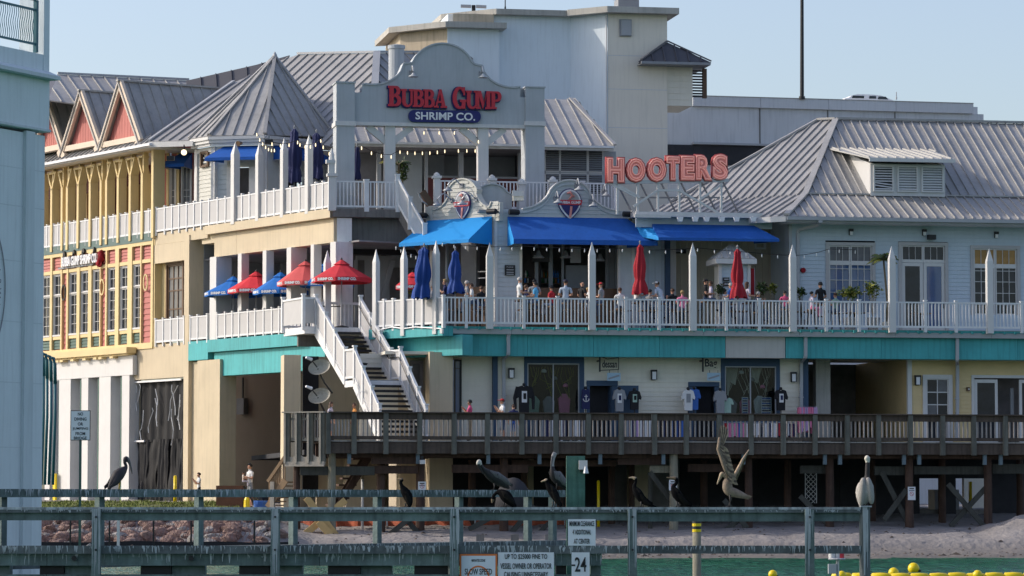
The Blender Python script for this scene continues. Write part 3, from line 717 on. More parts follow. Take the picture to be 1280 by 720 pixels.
# teal pipe railing seen between tower and left wing
ft2=Frame((0,112),0)
T=Thing(ft2,'pipe_railing','curved teal pipe railing rising behind the bridge tower beside the left wing','railing',(ft2.S(60,0,500),0,2))
for k,(x,off) in enumerate(((54.5,0),(58,.2),(62,.4),(66,.6))):
    mb=MB(); f=lambda px,py: (ft2.S(px,0,py),off,ft2.Z(px,py,0))
    mb.tube([f(x,470+k*3),f(x-0.5,448+k*2),f(x-2,441+k*2),f(x-6,440+k*2)],0.06,6); mb.tube([f(x,470+k*3),f(x,520),f(x-3,606)],0.05,6)
    T.part('pipe',mb,M['bteal'],smooth=True)
# ================================================================ boardwalk on piles
def railing_white(F, s0, s1, z, d=0.0, label='', posts=None, tall=(), panels=False, h=1.13, group=None, name='deck_railing', cap=True, first=True, last=True, postw=0.11, sp=0.152):
    """a white railing: posts with caps, rails, and balusters or solid panels, every piece its own part"""
    T=Thing(F,name,label,'railing',((s0+s1)/2,d,z),group=group)
    if posts is None:
        n=max(1,round((s1-s0)/1.27)); posts=[s0+(s1-s0)*i/n for i in range(n+1)]
    posts=sorted(posts)
    w=postw/2
    for i,s in enumerate(posts):
        if (i==0 and not first) or (i==len(posts)-1 and not last): continue
        if any(abs(s-t)<0.12 for t in tall): continue
        p_o=T.bx('post',s-w,s+w,d-w,d+w,z-0.12,z+h+0.03,M['vinyl']); p_o.rotation_euler=(0,rng.uniform(-.008,.008),0)
        T.bx('post_cap',s-w-.02,s+w+.02,d-w-.02,d+w+.02,z+h+0.03,z+h+0.075,M['vinyl'])
    for a,b in zip(posts,posts[1:]):
        a+=w;b-=w
        T.bx('top_rail',a,b,d-.035,d+.035,z+h-0.06,z+h,M['vinyl']); T.bx('bottom_rail',a,b,d-.03,d+.03,z+0.06,z+0.14,M['vinyl'])
        if panels:
            T.bx('infill_panel',a,b,d-.012,d+.012,z+0.14,z+h-0.06,M['panel'])
        else:
            n=max(1,round((b-a)/sp)); 
            for k in range(n):
                x=a+(b-a)*(k+0.5)/n; T.bx('baluster',x-.024,x+.024,d-.02,d+.02,z+0.14,z+h-0.06,M['vinyl'])
    return T
def picket_post(F, s, d, z0, z1, label, group='tall pointed white deck posts', w=0.26, mat_=None):
    T=Thing(F,'picket_post',label,'post',(s,d,z0),group=group); m=mat_ or M['white']; h=w/2
    T.bx('shaft',s-h,s+h,d-h,d+h,z0,z1-0.55,m)
    mb=MB(); k=len(mb.v); t=h
    mb.v += [(s-t,d-t,z1-.55),(s+t,d-t,z1-.55),(s+t,d+t,z1-.55),(s-t,d+t,z1-.55),(s,d,z1)]
    for q in ((0,1,4),(1,2,4),(2,3,4),(3,0,4)): mb.f.append(tuple(k+i for i in q)); mb.mi.append(0)
    T.part('pointed_top',mb,m); return T

BX0=R.S(405,0,540); BX1=R.S(1330,0,540)
T=Thing(R,'boardwalk','long weathered wooden boardwalk on dark piles below the shops','boardwalk',((BX0+BX1)/2,2.5,0.8))
zr=R.Z(640,517,0); r=random.Random(3)
bp=[R.S(p,0,540) for p in (410,442,482,524,567,609,652,694,735,776,817,857,898,938,978,1018,1058,1097,1137,1177,1216,1256,1296,1334)]
for s in bp:
    mb=MB(); t=r.uniform(-.012,.012); w=0.095
    mb.box(s-w+t,s+w+t,-0.17,-0.02,R.Z(640,568,0),zr+0.0); T.part('rail_post',mb,M['deckp'])
for a,b in zip(bp,bp[1:]):
    T.bx('handrail',a,b-.004,-0.20,0.12,zr+.001,zr+0.045,M['deck'])
    T.bx('upper_board',a+.097,b-.097,-0.05,0.0,zr-0.25,zr-0.002,M['deck'])
    T.bx('lower_board',a+.097,b-.097,-0.05,0.0,R.Z(640,550,0),R.Z(640,545.5,0),M['deck'])
    n=6
    for k in range(n):
        x=a+.12+(b-a-.24)*(k+.5)/n; T.bx('baluster',x-.028,x+.028,0.002,0.045,R.Z(640,547,0),zr-0.03,M['balus'])
    T.bx('rim_joist',a,b-.004,-0.02,0.06,R.Z(640,567,0),R.Z(640,553.5,0)+r.uniform(-.01,.01),M['deck'])
# deck boards run away from the front edge; they show only as an edge, laid one by one
s=BX0
while s<BX1:
    T.bx('deck_board',s,s+0.29,-0.05,5.2,Z_BW-0.05,Z_BW+r.uniform(-.003,.003),mat('grey_deck_board',(.34,.31,.28),.85,.3,1.5,bump=.4)); s+=0.30
# hardware hangers and stringers below
for p in (437,523,611,675,751,830,930,1032,1051,1131,1150,1232,1252):
    s=R.S(p,0,565); T.bx('hanger_post',s-.07,s+.07,0.07,0.2,R.Z(640,580,0),R.Z(640,560,0),mat('blue_grey_post',(0.14,0.19,0.22),0.8,0.2,2))
for d_ in (0.45,2.3,4.3): T.bx('stringer',BX0+.2,BX1,d_,d_+.12,R.Z(640,572,0),Z_BW-0.06,M['pile'])
def pile(px,y0,d,wpx=11,m='pile'):
    s=R.S(px,d,640); w=wpx*130/F_PX/2; mb=MB(); b=R.w(s,d,0); zb=ground_h(b.x,b.y)-0.3
    zt_=R.Z(px,y0,d); mb.tube([(s,d,zb),(s+r.uniform(-.03,.03),d,(zb+zt_)/2),(s,d,zt_)],[w*1.08,w*1.0,w*.95],10); T.part('pile',mb,M[m],smooth=False)
for a in ((371,578,0.8,9,'pile'),(415,556,0.5,10,'pilel'),(476,578,0.9,11),(525,570,0.9,11),(630,570,0.9,11),(711,570,1.2,9),(813,590,1.1,6,'brace'),(842,556,0.3,11,'pilel'),(936,556,0.9,10),(1037,560,0.7,11),(1137,565,0.7,11),(1178,570,3.2,10),(1235,565,0.7,11),(1330,565,.8,11),
          (590,575,3.6,10),(700,575,3.8,10),(765,575,3.6,9),(880,575,3.8,10),(985,575,3.6,10),(1090,575,3.8,10),(1275,575,3.6,10),(655,575,4.4,8),(790,575,4.4,8)): pile(*a)
def beam(p0,p1,y0,y1,d,t=0.14,m='brace'):
    T.bx('cross_beam',R.S(p0,d,590),R.S(p1,d,590),d-t/2,d+t/2,R.Z((p0+p1)/2,y1,d),R.Z((p0+p1)/2,y0,d),M[m])
beam(375,468,583,594,0.55); beam(468,522,582,592,0.65,m='pile'); beam(464,521,571,580,0.5,m='pile'); beam(565,660,581,591,0.9,m='pile'); beam(772,832,570,581,0.6,m='pile'); beam(812,838,582,591,0.7,m='pilel')
beam(1093,1135,583,594,1.0); beam(1142,1238,583,593,1.0); beam(1000,1034,582,592,1.0); beam(860,934,580,590,1.2,m='pile'); beam(1240,1330,580,592,1.0); beam(640,770,575,583,1.6,m='pile')
def brace(p0,y0,p1,y1,d,w=0.2,m='brace'):
    a=R.hit(p0,y0,d); b=R.hit(p1,y1,d); mb=MB(); mb.bar((a[0],d,a[1]),(b[0],d,b[1]),0.09,w,up=Vector((0,0,1))); T.part('cross_brace',mb,M[m])
for a in ((1185,605,1232,660,.62),(1232,610,1188,658,.74),(1133,612,1105,650,.62),(1102,590,1138,660,.74),(1034,655,1000,620,.74),(842,630,812,590,.62),(700,640,668,672,.8,.17),(640,665,668,632,.7),(586,662,617,645,.62,.2),(487,668,512,648,.6,.2),(500,640,524,668,.74,.2),(935,640,905,665,.74),(905,625,934,660,.62)): brace(*a)
for a in ((383,622,422,672,.3,.26),(432,625,381,668,.42,.26),(398,652,420,676,.2,.28)): brace(*a,m='newwood')
# end section: stubby pale posts with carved boards, turned towards the left
FE=Frame((R.w(R.S(405,0,540),0,0).x,R.w(R.S(405,0,540),0,0).y),-20)
T=Thing(FE,'boardwalk_landing','pale weathered landing fence with scalloped boards at the left end of the boardwalk','fence',(FE.S(380,0,540),0,FE.Z(380,583)))
zr2=FE.Z(385,516); wood2=mat('pale_weathered_wood',(0.42,0.38,0.32),0.9,0.2,2,bump=0.5,streak=0.2)
xs=[359,373,388,403]
for p in xs:
    s=FE.S(p,0,540); T.bx('post',s-.10,s-.02,-0.12,.02,FE.Z(385,579),zr2,wood2); T.bx('post',s-.02,s+.13,-0.08,.06,FE.Z(385,577),zr2-.01,M['deckp'])
T.bx('handrail',FE.S(354,0,516),FE.S(406,0,516),-0.15,0.1,zr2,zr2+.05,wood2)
for y0,y1 in ((522,525),(547,551)): T.bx('rail',FE.S(358,0,530),FE.S(405,0,530),0.07,0.12,FE.Z(385,y1),FE.Z(385,y0),wood2)
for k in range(14):
    s=FE.S(359+k*3.4,0.05,540); T.bx('baluster',s-.02,s+.02,.07,.11,FE.Z(385,549),zr2-.03,M['balus'])
mb=MB(); a,b=FE.S(357,0,575),FE.S(406,0,575); zt1,zb1=FE.Z(385,557),FE.Z(385,581); n=3
pts=[(a,zb1),(b,zb1),(b,zt1)]
for k in range(n*6,-1,-1):
    x=a+(b-a)*k/(n*6); u=(k%6)/6; pts.append((x,zt1-0.22-0.22*abs(sin(pi*u))**0.6))
mb.prism(pts,-0.05,0.05); T.part('scalloped_board',mb,wood2)
T.bx('rim_joist',FE.S(357,0,575),FE.S(406,0,575),-.09,-.052,FE.Z(385,583),FE.Z(385,577),wood2)
T.bx('floor_boards',FE.S(357,0,575),FE.S(410,0,575),0.1,4,Z_BW-.06,Z_BW-.01,M['deck'])
mb=MB(); q=FE.S(413,0.3,560)
# wooden stair from the landing down to the sand on the left
T=Thing(FE,'timber_stair','brown timber stair with a slanting handrail going down from the landing to the ground','stair',(FE.S(345,0.4,600),0.4,1.8))
hr=mat('stair_timber',(0.36,0.24,0.14),0.85,0.2,2,bump=0.4)
A=FE.hit(357,570,0.4); B=FE.hit(335,602,0.4)
mb=MB(); mb.bar((A[0],0.4,A[1]),(B[0],0.4,B[1]),0.12,0.12); T.part('handrail',mb,hr)
A2=FE.hit(357,600,0.4); B2=FE.hit(335,634,0.4)
mb=MB(); mb.bar((A2[0],0.4,A2[1]),(B2[0],0.4,B2[1]),0.08,0.26); T.part('stringer',mb,hr)
for k in range(9):
    t=(k+.3)/9; T.bx('baluster',A[0]+(B[0]-A[0])*t-.02,A[0]+(B[0]-A[0])*t+.02,.38,.42,A2[1]+(B2[1]-A2[1])*t,A[1]+(B[1]-A[1])*t,hr)
for k in range(7):
    t=(k+.5)/7; x=A2[0]+(B2[0]-A2[0])*t; z=A2[1]+(B2[1]-A2[1])*t; T.bx('tread',x-.14,x+.14,0.45,1.5,z-.03,z+.02,hr)
T.bx('newel_post',FE.S(338,.35,610),FE.S(343,.35,610),.30,.44,1.7,FE.Z(340,602),wood2)
# steep stairs under the boardwalk
T=Thing(R,'underdeck_stair','dark open wooden stair under the boardwalk near its left end','stair',(R.S(440,2.5,590),2.5,1.3))
for k in range(8):
    a,z=R.hit(452-k*4.5,573+k*8.2,2.4); T.bx('tread',a-.35,a+.35,2.2,3.1,z-.05,z+.02,M['pile'])
for o_ in (2.15,3.15):
    mb=MB(); a=R.hit(462,568,2.4); b=R.hit(418,640,2.4); mb.bar((a[0],o_,a[1]),(b[0],o_,b[1]),0.06,0.28); T.part('stringer',mb,M['pile'])
# notices on piles
def pile_notice(px,y0,y1,d,lab,w=10):
    s=R.S(px,d,620); k=130/F_PX; z0,z1=R.Z(px,y1,d),R.Z(px,y0,d); T=Thing(R,'pile_notice',lab,'sign',(s,d,z0))
    T.bx('plate',s-w*k/2,s+w*k/2,d-.02,d,z0,z1,M['sign_white'])
    T.bx('heading_bar',s-w*k*.3,s+w*k*.3,d-.026,d-.021,z1-.09,z1-.05,M['black'])
    T.bx('text_bar',s-w*k*.36,s+w*k*.36,d-.026,d-.021,z1-.17,z1-.13,M['grey'])
    mb=MB(); pr=None
    for i in range(17):
        a=2*pi*i/16; q=(s+.075*cos(a),d-.024,(z0+z1)/2-.02+.075*sin(a))
        if pr: mb.bar(pr,q,.014,.004,up=Vector((0,1,0)))
        pr=q
    mb.bar((s-.05,d-.024,(z0+z1)/2+.03),(s+.05,d-.024,(z0+z1)/2-.07),.014,.004,up=Vector((0,1,0)))
    T.part('symbol',mb,M['letter_red'])
pile_notice(1139.5,608.5,625,0.5,'small white notice with a red prohibition circle on a brown pile at the right')
pile_notice(527.5,602,613,0.7,'small white notice on a dark pile behind a cormorant near the middle')
pile_notice(841,600,613,0.1,'small white notice on a pale pile behind a standing cormorant')
T=Thing(R,'flood_light','small white floodlight box under the boardwalk rim above the left pile','lamp',(R.S(528,0,575),0,R.Z(528,580)))
a=R.S(525,-.1,575); T.bx('housing',a,a+.2,-.2,0,R.Z(528,580),R.Z(528,575),M['white']); T.bx('bracket',a+.05,a+.13,-.12,-.05,R.Z(528,575),R.Z(528,570),M['black'])
# white pipes stuck in the sand under the deck
for px,y0,y1,lab in ((453,599,634,'white plastic pipe standing upright below the boardwalk stair'),(402,0,0,None)):
    if not lab: continue
    s=R.S(px,2,610); T=Thing(R,'vent_pipe',lab,'pipe',(s,2,1)); mb=MB(); mb.tube([(s,2,.9),(s,2,R.Z(px,y0,2))],.055,8); T.part('tube',mb,M['white'],smooth=True)
for i,(px,y0,y1) in enumerate(((748,602,633),)):
    s=R.S(px,2.4,610); T=Thing(R,'bollard','yellow steel bollard in the dark under the boardwalk beside the green pile','bollard',(s,2.4,1)); mb=MB(); mb.tube([(s,2.4,.9),(s,2.4,R.Z(px,y0,2.4))],.06,8); T.part('tube',mb,M['yplastic'],smooth=True); mb=MB(); mb.lathe([(.06,0),(.05,.03),(.01,.05)],(s,2.4,R.Z(px,y0,2.4)),8); T.part('cap',mb,M['yplastic'])
# lattice panel in the dark
s0,s1=R.S(1007,3,610),R.S(1020,3,610); z0,z1=R.Z(1013,629,3),R.Z(1013,592,3)
T=Thing(R,'lattice_panel','narrow white diamond lattice panel under the boardwalk','lattice',(s0,3,z0))
T.bx('frame_side',s0-.03,s0,2.97,3.0,z0,z1,M['white']); T.bx('frame_side',s1,s1+.03,2.97,3.0,z0,z1,M['white'])
w=s1-s0; z=z0-w
while z<z1:
    for sg in (0,1):
        a,b=(z,z+w) if sg==0 else (z+w,z)
        q0=(s0,2.985+.01*sg,min(max(a,z0),z1)); q1=(s1,2.985+.01*sg,min(max(b,z0),z1))
        if abs(q0[2]-q1[2])>0.02 or True:
            ta=(q0[2]-a)/(b-a) if b!=a else 0; tb=(q1[2]-a)/(b-a)
            mb=MB(); mb.bar((s0+w*ta,q0[1],q0[2]),(s0+w*tb,q1[1],q1[2]),.02,.02)
            if abs(ta-tb)>.15: T.part('lath',mb,M['white'])
    z+=w/2.2
# ================================================================ shop level under the deck
D_S=4.6
def S(px,d=D_S,py=480): return R.S(px,d,py)
def Z(py,px=800,d=D_S): return R.Z(px,py,d)
XE=1345
T=Thing(R,'shop_row','ground floor row of shops in cream and yellow siding with navy trim under the deck','shop building',(S(900),D_S+3,Z_BW))
zt_=Z(444); z0=Z_BW
T.bx('soffit',S(480),S(XE),4.32,9.5,Z(444,d=3.6),Z(444,d=3.6)+.12,M['cream2'])
w1=(S(659),S(724),Z(522),Z(455)); d1=(S(737),S(765),z0,Z(482)); d2=(S(870),S(893),z0,Z(482)); w2=(S(906),S(970),Z(522),Z(457))
siding(T,S(622),S(655),z0,zt_,D_S,M['cream2'])
siding(T,S(730),S(901),z0,zt_,D_S,M['cream2'],holes=[(S(733),S(772),z0,Z(476)),(S(772),S(798),z0,Z(482)),(S(860),S(899),z0,Z(477))])
siding(T,S(975),S(1002),z0,zt_,D_S,M['cream2'])
for a,b in ((616,622),(1002.5,1010)): T.bx('corner_board',S(a),S(b),D_S-.06,D_S+.3,z0,zt_,M['navy'])
T.bx('frieze_board',S(622.3),S(1002),D_S-.05,D_S+.1,zt_,zt_+.25,M['navy'])
def surround(a,b,hole,top):
    mb=MB(); s0,s1=S(a),S(b)
    mb.box(s0,hole[0],D_S-.04,D_S+.1,z0,top); mb.box(hole[1],s1,D_S-.04,D_S+.1,z0,top); mb.box(hole[0],hole[1],D_S-.04,D_S+.1,hole[3],top); mb.box(hole[0],hole[1],D_S-.04,D_S+.1,z0,hole[2])
    return T.part('window_surround',mb,M['navy'])
shopgl=mat('shop_glass',(0.03,0.035,0.045),0.05,0.5,0.9,bump=0.0,spec=0.8)
def clear_glass(m):
    t=m.node_tree; t.nodes.clear(); o=t.nodes.new('ShaderNodeOutputMaterial'); mx=t.nodes.new('ShaderNodeMixShader'); tr=t.nodes.new('ShaderNodeBsdfTransparent'); gl=t.nodes.new('ShaderNodeBsdfGlossy')
    tr.inputs[0].default_value=(.75,.8,.8,1); gl.inputs['Roughness'].default_value=.05; mx.inputs[0].default_value=.018
    t.links.new(tr.outputs[0],mx.inputs[1]); t.links.new(gl.outputs[0],mx.inputs[2]); t.links.new(mx.outputs[0],o.inputs[0])
clear_glass(shopgl)
for (a,b,w,top) in ((655.3,730,w1,Z(447)),(901.3,974.7,w2,Z(447))):
    surround(a,b,w,top)
    window(T,w[0],w[1],w[2],w[3],D_S-.02,M['gutter'],shopgl,trim=0.0,cols=2,rows=1,frame=0.045,inset=0.07,mun=0.05)
for (a,b,dd,py) in ((733,772,d1,476),(860,899,d2,477)):
    T.bx('door_head',S(a),S(b),D_S-.05,D_S+.1,Z(482.5),Z(py),M['navy'])
    T.bx('door_jamb',S(a),dd[0],D_S-.045,D_S+.1,z0,Z(483),M['navy']); T.bx('door_jamb',dd[1],S(b),D_S-.045,D_S+.1,z0,Z(483),M['navy'])
    T.bx('doorway',dd[0],dd[1],D_S+.6,D_S+.7,z0,Z(482),M['dark'])
T.bx('open_door',S(763.5),S(765),D_S,D_S+.6,z0,Z(483),M['navy'])
T.bx('display_panel',S(772.4),S(798),D_S-.03,D_S+.04,z0,Z(482),M['navy'])
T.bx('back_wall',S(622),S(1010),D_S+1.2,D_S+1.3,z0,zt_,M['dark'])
# passage beside the yellow shop
T.bx('passage_wall',S(1008),S(1150),12.5,12.6,z0,zt_,M['mid'])
T.bx('passage_column',R.S(1020,5.6,480),R.S(1038,5.6,480),5.6,6.1,z0,zt_,M['concrete'])
T.bx('passage_column',R.S(1122,9,480),R.S(1134,9,480),9,9.4,z0,zt_,M['navy'])
T.bx('side_wall',S(1005),S(1010)-.02,D_S+.3,12.5,z0,zt_,M['mid'])
s=S(1137)
mb=MB(); z=z0
while z<zt_: mb.box(s-.025,s+.1,D_S+.1,12.5,z+.004,min(z+.17,zt_)); mb.box(s-.01,s+.1,D_S+.1,12.5,z-.003,z+.004); z+=.174
T.part('passage_siding',mb,M['ysiding'],stuff=True)
# yellow shop
yw=(S(1153),S(1190),Z(553),Z(466)); yd=(S(1214),S(1290),z0,Z(466))
siding(T,S(1139.5),S(XE),z0,zt_-.09,D_S,M['ysiding'],step=.165,holes=[(yw[0],yw[1],yw[2],yw[3]),(yd[0],yd[1],yd[2],yd[3])])
T.bx('corner_board',S(1134),S(1139.3),D_S-.07,D_S+.1,z0,zt_,M['white'])
T.bx('frieze_board',S(1139.6),S(XE),D_S-.06,D_S+.1,zt_-.12,zt_,M['white'])
window(T,yw[0],yw[1],yw[2],yw[3],D_S-.03,M['white'],[M['glassd'],M['glassg'],M['glassd']],trim=0.17,cols=2,rows=(0,.3,.58,.79,1),frame=0.04,mun=0.035)
mb=MB(); t=.12; mb.box(yd[0],yd[1],D_S-.05,D_S+.05,yd[3]-t,yd[3]); mb.box(yd[0],yd[0]+t,D_S-.05,D_S+.05,z0,yd[3]-t); T.part('door_casing',mb,M['white'])
zz=Z(471.5)
for a,b in ((1218,1247),(1274,1303)):
    sa,sb=S(a),S(b); mb=MB(); f=.12
    mb.box(sa,sa+f,D_S,D_S+.06,z0,zz); mb.box(sb-f,sb,D_S,D_S+.06,z0,zz); mb.box(sa+f,sb-f,D_S,D_S+.06,zz-.14,zz); mb.box(sa+f,sb-f,D_S,D_S+.06,z0,z0+.2)
    dr=T.part('sliding_door',mb,M['white']); T.bx('pane',sa+f,sb-f,D_S+.02,D_S+.035,z0+.2,zz-.14,M['glassd'],parent=dr)
T.bx('room_back',S(1205),S(XE),D_S+1.6,D_S+1.7,z0,zt_,M['mid'])
T.bx('hanging_towel',S(1268),S(1272),D_S+.5,D_S+.6,Z(520),Z(482),M['gutter'])
# recessed cream part at the left
zc=Z(443)
siding(T,S(568),S(616),z0,zc,D_S+.2,M['cream2'],holes=[(S(566),S(578),z0,Z(450))])
siding(T,S(455),S(503),z0,zc,D_S+1.2,M['cream2'],holes=[])
T.bx('stucco_wall',S(500),S(545),D_S+1.3,D_S+1.5,z0,zc,M['cream'])
window(T,S(568),S(577.5),Z(519),Z(451),D_S+.12,M['black'],M['glassb'],trim=0.05,cols=1,rows=(0,.86,1),frame=0.02)
window(T,R.S(512,6),R.S(528,6),z0+.1,Z(453,d=6),D_S+1.22,M['mid'],M['glassg'],trim=0.09,cols=1,rows=1,frame=0.04)
a,b=R.S(537,3.9,480),R.S(566,3.9,480)
T.bx('stucco_pillar',a,b,3.9,5.0,0.9,zc,M['cream'])
T.bx('stucco_pillar',R.S(355,7.6,480),R.S(376,7.6,480),7.6,8.8,0.9,zc,M['cream'])
T.bx('dark_gap',R.S(378,9,480),R.S(398,9,480),8.9,9,z0-2,zc,M['dark'])
T.bx('stucco_wall',R.S(396,9.2,480),R.S(455,9.2,480),9.2,9.4,0.9,zc,M['cream'])
# wall lamps, alarm boxes, downspouts
for px,py,lab in ((638.5,468,'black box wall lamp beside the left shop window'),(816.5,469,'black box wall lamp between the two shop doors'),(991,470.5,'black box wall lamp right of the right shop window'),(1146,473.5,'black box wall lamp on the yellow siding')):
    s=S(px); z=Z(py); L1=Thing(R,'wall_lamp',lab,'wall lamp',(s,D_S-.1,z),group='black box wall lamps of the shops')
    L1.bx('back_plate',s-.09,s+.09,D_S-.05,D_S-.025,z-.2,z+.2,M['black']); L1.bx('hood',s-.12,s+.12,D_S-.22,D_S-.05,z+.14,z+.22,M['black']); L1.bx('shade_glass',s-.08,s+.08,D_S-.2,D_S-.06,z-.17,z+.14,M['sign_white'])
    for e in (-.1,.1): L1.bx('side_bar',s+e-.015,s+e+.015,D_S-.21,D_S-.055,z-.18,z+.14,M['black'])
T2=Thing(R,'alarm_box','small dark alarm box on yellow siding beside the sliding door','alarm box',(S(1209.5),D_S-.08,Z(484)))
s=S(1209.5); z=Z(484); T2.bx('case',s-.07,s+.07,D_S-.09,D_S-.02,z-.08,z+.08,M['brownwood']); T2.bx('lens',s+.0,s+.05,D_S-.1,D_S-.092,z-.03,z+.03,M['sign_white'])
def downspout(pts,lab,r_=0.085,F=R,m='gutter'):
    """pts: (px,py,d)"""
    q=[]
    for px,py,d in pts:
        s,z=F.hit(px,py,d); q.append((s,d,z))
    T=Thing(F,'downspout',lab,'downspout',q[-1]); mb=MB()
    for i in range(len(q)-1): mb.bar(q[i],q[i+1],r_*1.5,r_*1.3)
    T.part('pipe',mb,M[m]); 
    mb=MB(); a=q[0]; mb.box(a[0]-r_,a[0]+r_,a[1]-r_,a[1]+r_,a[2]-.05,a[2]+.12); T.part('outlet',mb,M[m])
    for t in (0.45,0.85):
        z=q[-2][2]+(q[-1][2]-q[-2][2])*t; T.bx('strap',q[-1][0]-r_*1.1,q[-1][0]+r_*1.1,q[-1][1]-r_*.85,q[-1][1]+r_*.8,z-.02,z+.02,M[m])
downspout([(635.5,418,3.4),(635.5,442,3.4),(629.5,448,4.45),(630,560-9,4.45)],'white downspout bending at the teal beam beside the left shop window')
downspout([(1007,420,3.4),(1007,446,3.4),(1001.5,452,4.45),(1001.5,551,4.45)],'white downspout at the corner of the dark passage')
downspout([(1196.5,420,3.4),(1196.5,450,3.4),(1196.7,455,4.4),(1196.7,551,4.4)],'white downspout on the yellow siding between window and sliding door')

# ================================================================ teal beam, gutter, deck slab
T=Thing(R,'teal_deck_beam','long teal painted beam and deck edge above the shops','deck beam',(S(900),3.6,Z(440)))
zb,ztb=R.Z(640,445,3.55),R.Z(640,417.5,3.55)
cuts=[(577,906.8,'teal'),(907,981.5,'fascia_grey'),(982,1006,'teal'),(1008.5,1194.5,'teal'),(1198.5,XE,'teal')]
for a,b,m in cuts:
    n_=max(1,round((b-a)/85))
    for i in range(n_): T.bx('beam',R.S(a+(b-a)*i/n_,3.55,430)+.006,R.S(a+(b-a)*(i+1)/n_,3.55,430)-.006,3.55+.004*(i%2),4.3,zb,ztb,M[m])
for a,b in ((1006.2,1008.3),(1194.7,1198.3)): T.bx('beam',R.S(a,3.6,430),R.S(b,3.6,430),3.62,4.3,zb,ztb,M['teal'])
jo=[554,640,760,880,1000,1120,1240,XE]
for a,b in zip(jo,jo[1:]):
    T.bx('gutter',R.S(a,3.2,415),R.S(b,3.2,415)-.008,3.25,3.5,R.Z(640,417.5,3.2),R.Z(640,411.5,3.2),M['gutter'])
    T.bx('edge_board',R.S(a,3.2,415),R.S(b,3.2,415)-.008,3.3,3.36,R.Z(640,411.3,3.3),Z_D2-.03,M['teal'])
c_a=C.w(C.S(555,.5,415),.5,0); c_b=C.w(C.S(470,.5,415),.5,0); q_=[R.inv(v) for v in (c_a,c_b)]
mb=MB(); o_=[(q_[0].x,q_[0].y+.3),(R.S(XE,3.4,415),3.37),(R.S(XE,3.4,415),14),(q_[1].x,14),(q_[1].x,q_[1].y+.3)]; n_=len(o_); mb.v=[(x,y,Z_D2-.22) for x,y in o_]+[(x,y,Z_D2-.001) for x,y in o_]; mb.f=[tuple(range(n_))[::-1],tuple(range(n_,2*n_))]+[(i,(i+1)%n_,(i+1)%n_+n_,i+n_) for i in range(n_)]; mb.mi=[0]*(n_+2); T.part('deck_slab',mb,M['concrete'])
px=558
while px<XE:
    T.bx('joist_end',R.S(px,3.2,408),R.S(px+2.5,3.2,408),3.18,3.3,Z_D2-.16,Z_D2-.06,M['teal']); px+=13.4
# lit chamfered end of the teal beam
T=Thing(C,'teal_corner_beam','sunlit turquoise beam and deck edge turning back beside the white stair','deck beam',(-1.5,0.3,Z(440)))
sl_=C.S(462,0,420)
T.bx('edge_beam',sl_,C.S(554.5,0,415),-.05,.5,C.Z(554,419.5,0),C.Z(554,407,0),M['teal'])
T.bx('lower_beam',C.S(462,.55,430),C.S(578,.55,430),.55,1.1,C.Z(560,444.5,.55),C.Z(560,419,.55),M['teal'])
T.bx('gutter_end',C.S(553,0,413),C.S(556,0,413),-.14,-.052,C.Z(554,417,0),C.Z(554,411,0),M['white'])
mb=MB(); mb.tube([(C.S(p,-.08,412),-.08,C.Z(p,y,-.08)) for p,y in ((476,412),(490,409),(504,411),(520,409),(536,410),(552,411))],.03,6); T.part('conduit',mb,M['steel'])
# ================================================================ deck railings and tall pointed posts
tp=[(612,303),(740,302),(866,303),(991,305),(1115,307),(1237,310),(1360,313)]
names=['in front of the gap between the two blue awnings','before the big blue awning','under the right blue awning before the beige wall','left of the big window of the blue house','between the small palm and the glazed double door','in front of the orange lit window at the right','past the right edge']
tall=[R.S(p,3,380) for p,_ in tp]
allp=[R.S(p,3,380) for p in (555,583,612,655,697,740,782.5,824,866,908,949,991,1033,1074,1115,1156.5,1195,1237,1277,1318,1360)]
railing_white(R,allp[0],allp[-1],Z_D2,3.0,'long white balustrade railing along the front edge of the middle deck',posts=allp,tall=tall,first=True)
for (p,y),nm in zip(tp[:-1],names):
    s=R.S(p,3,380); picket_post(R,s,3.0,Z_D2-.14,R.Z(p,y,3),'tall white post with pointed top '+nm)
ct=[(470,311),(505,307),(545,300)]; tl=[C.S(p,0,380) for p,_ in ct]
cp=sorted([C.S(p,0,380) for p in (470,480.5,492,505,517.5,528.5,545,554)])
railing_white(C,cp[0],cp[-1],Z_D2,0,'short white railing with pale solid panels beside the top of the stair',posts=cp,tall=tl,panels=True)
for (p,y),nm in zip(ct,('at the top of the white stair','left of the closed blue umbrellas','between the two closed blue umbrellas')):
    s=C.S(p,0,380); picket_post(C,s,0,Z_D2-.35,C.Z(p,y,0),'tall white post with pointed top '+nm,w=.22)

# ================================================================ blue house at the right
dw=6.9; XL=990
def SU(px,py=340,d=dw): return R.S(px,d,py)
def ZU(py,px=1100,d=dw): return R.Z(px,py,d)
zE=R.Z(1130,271,5.9)
T=Thing(R,'blue_restaurant_house','pale blue sided house with a grey standing seam roof and a dormer at the right','house',(SU(1130),dw+4,Z_D2))
wins=[('w',1032,1094,303,3),('d',1123,1185,303,1),('w',1213,1275,307,3)]
holes=[]
for k,a,b,y,_ in wins: holes.append((SU(a),SU(b),Z_D2 if k=='d' else ZU(392),ZU(y,(a+b)/2)))
siding(T,SU(XL),SU(XE),Z_D2,zE,dw,M['blueside'],step=.17,holes=holes)
T.bx('corner_board',SU(XL)-.14,SU(XL),dw-.04,dw+.12,Z_D2,zE,M['gutter'])
siding_end=T.bx('end_wall',SU(XL)-.1,SU(XL)+.1,dw+.12,dw+9,Z_D2,zE,M['blueside'])
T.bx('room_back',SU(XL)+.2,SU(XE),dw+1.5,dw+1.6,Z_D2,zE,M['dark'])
lit=mat('amber_lit_blind',(0.42,0.24,0.08),0.6,0.3,2,bump=0)  # amber light put into the base colour; the blind emits none
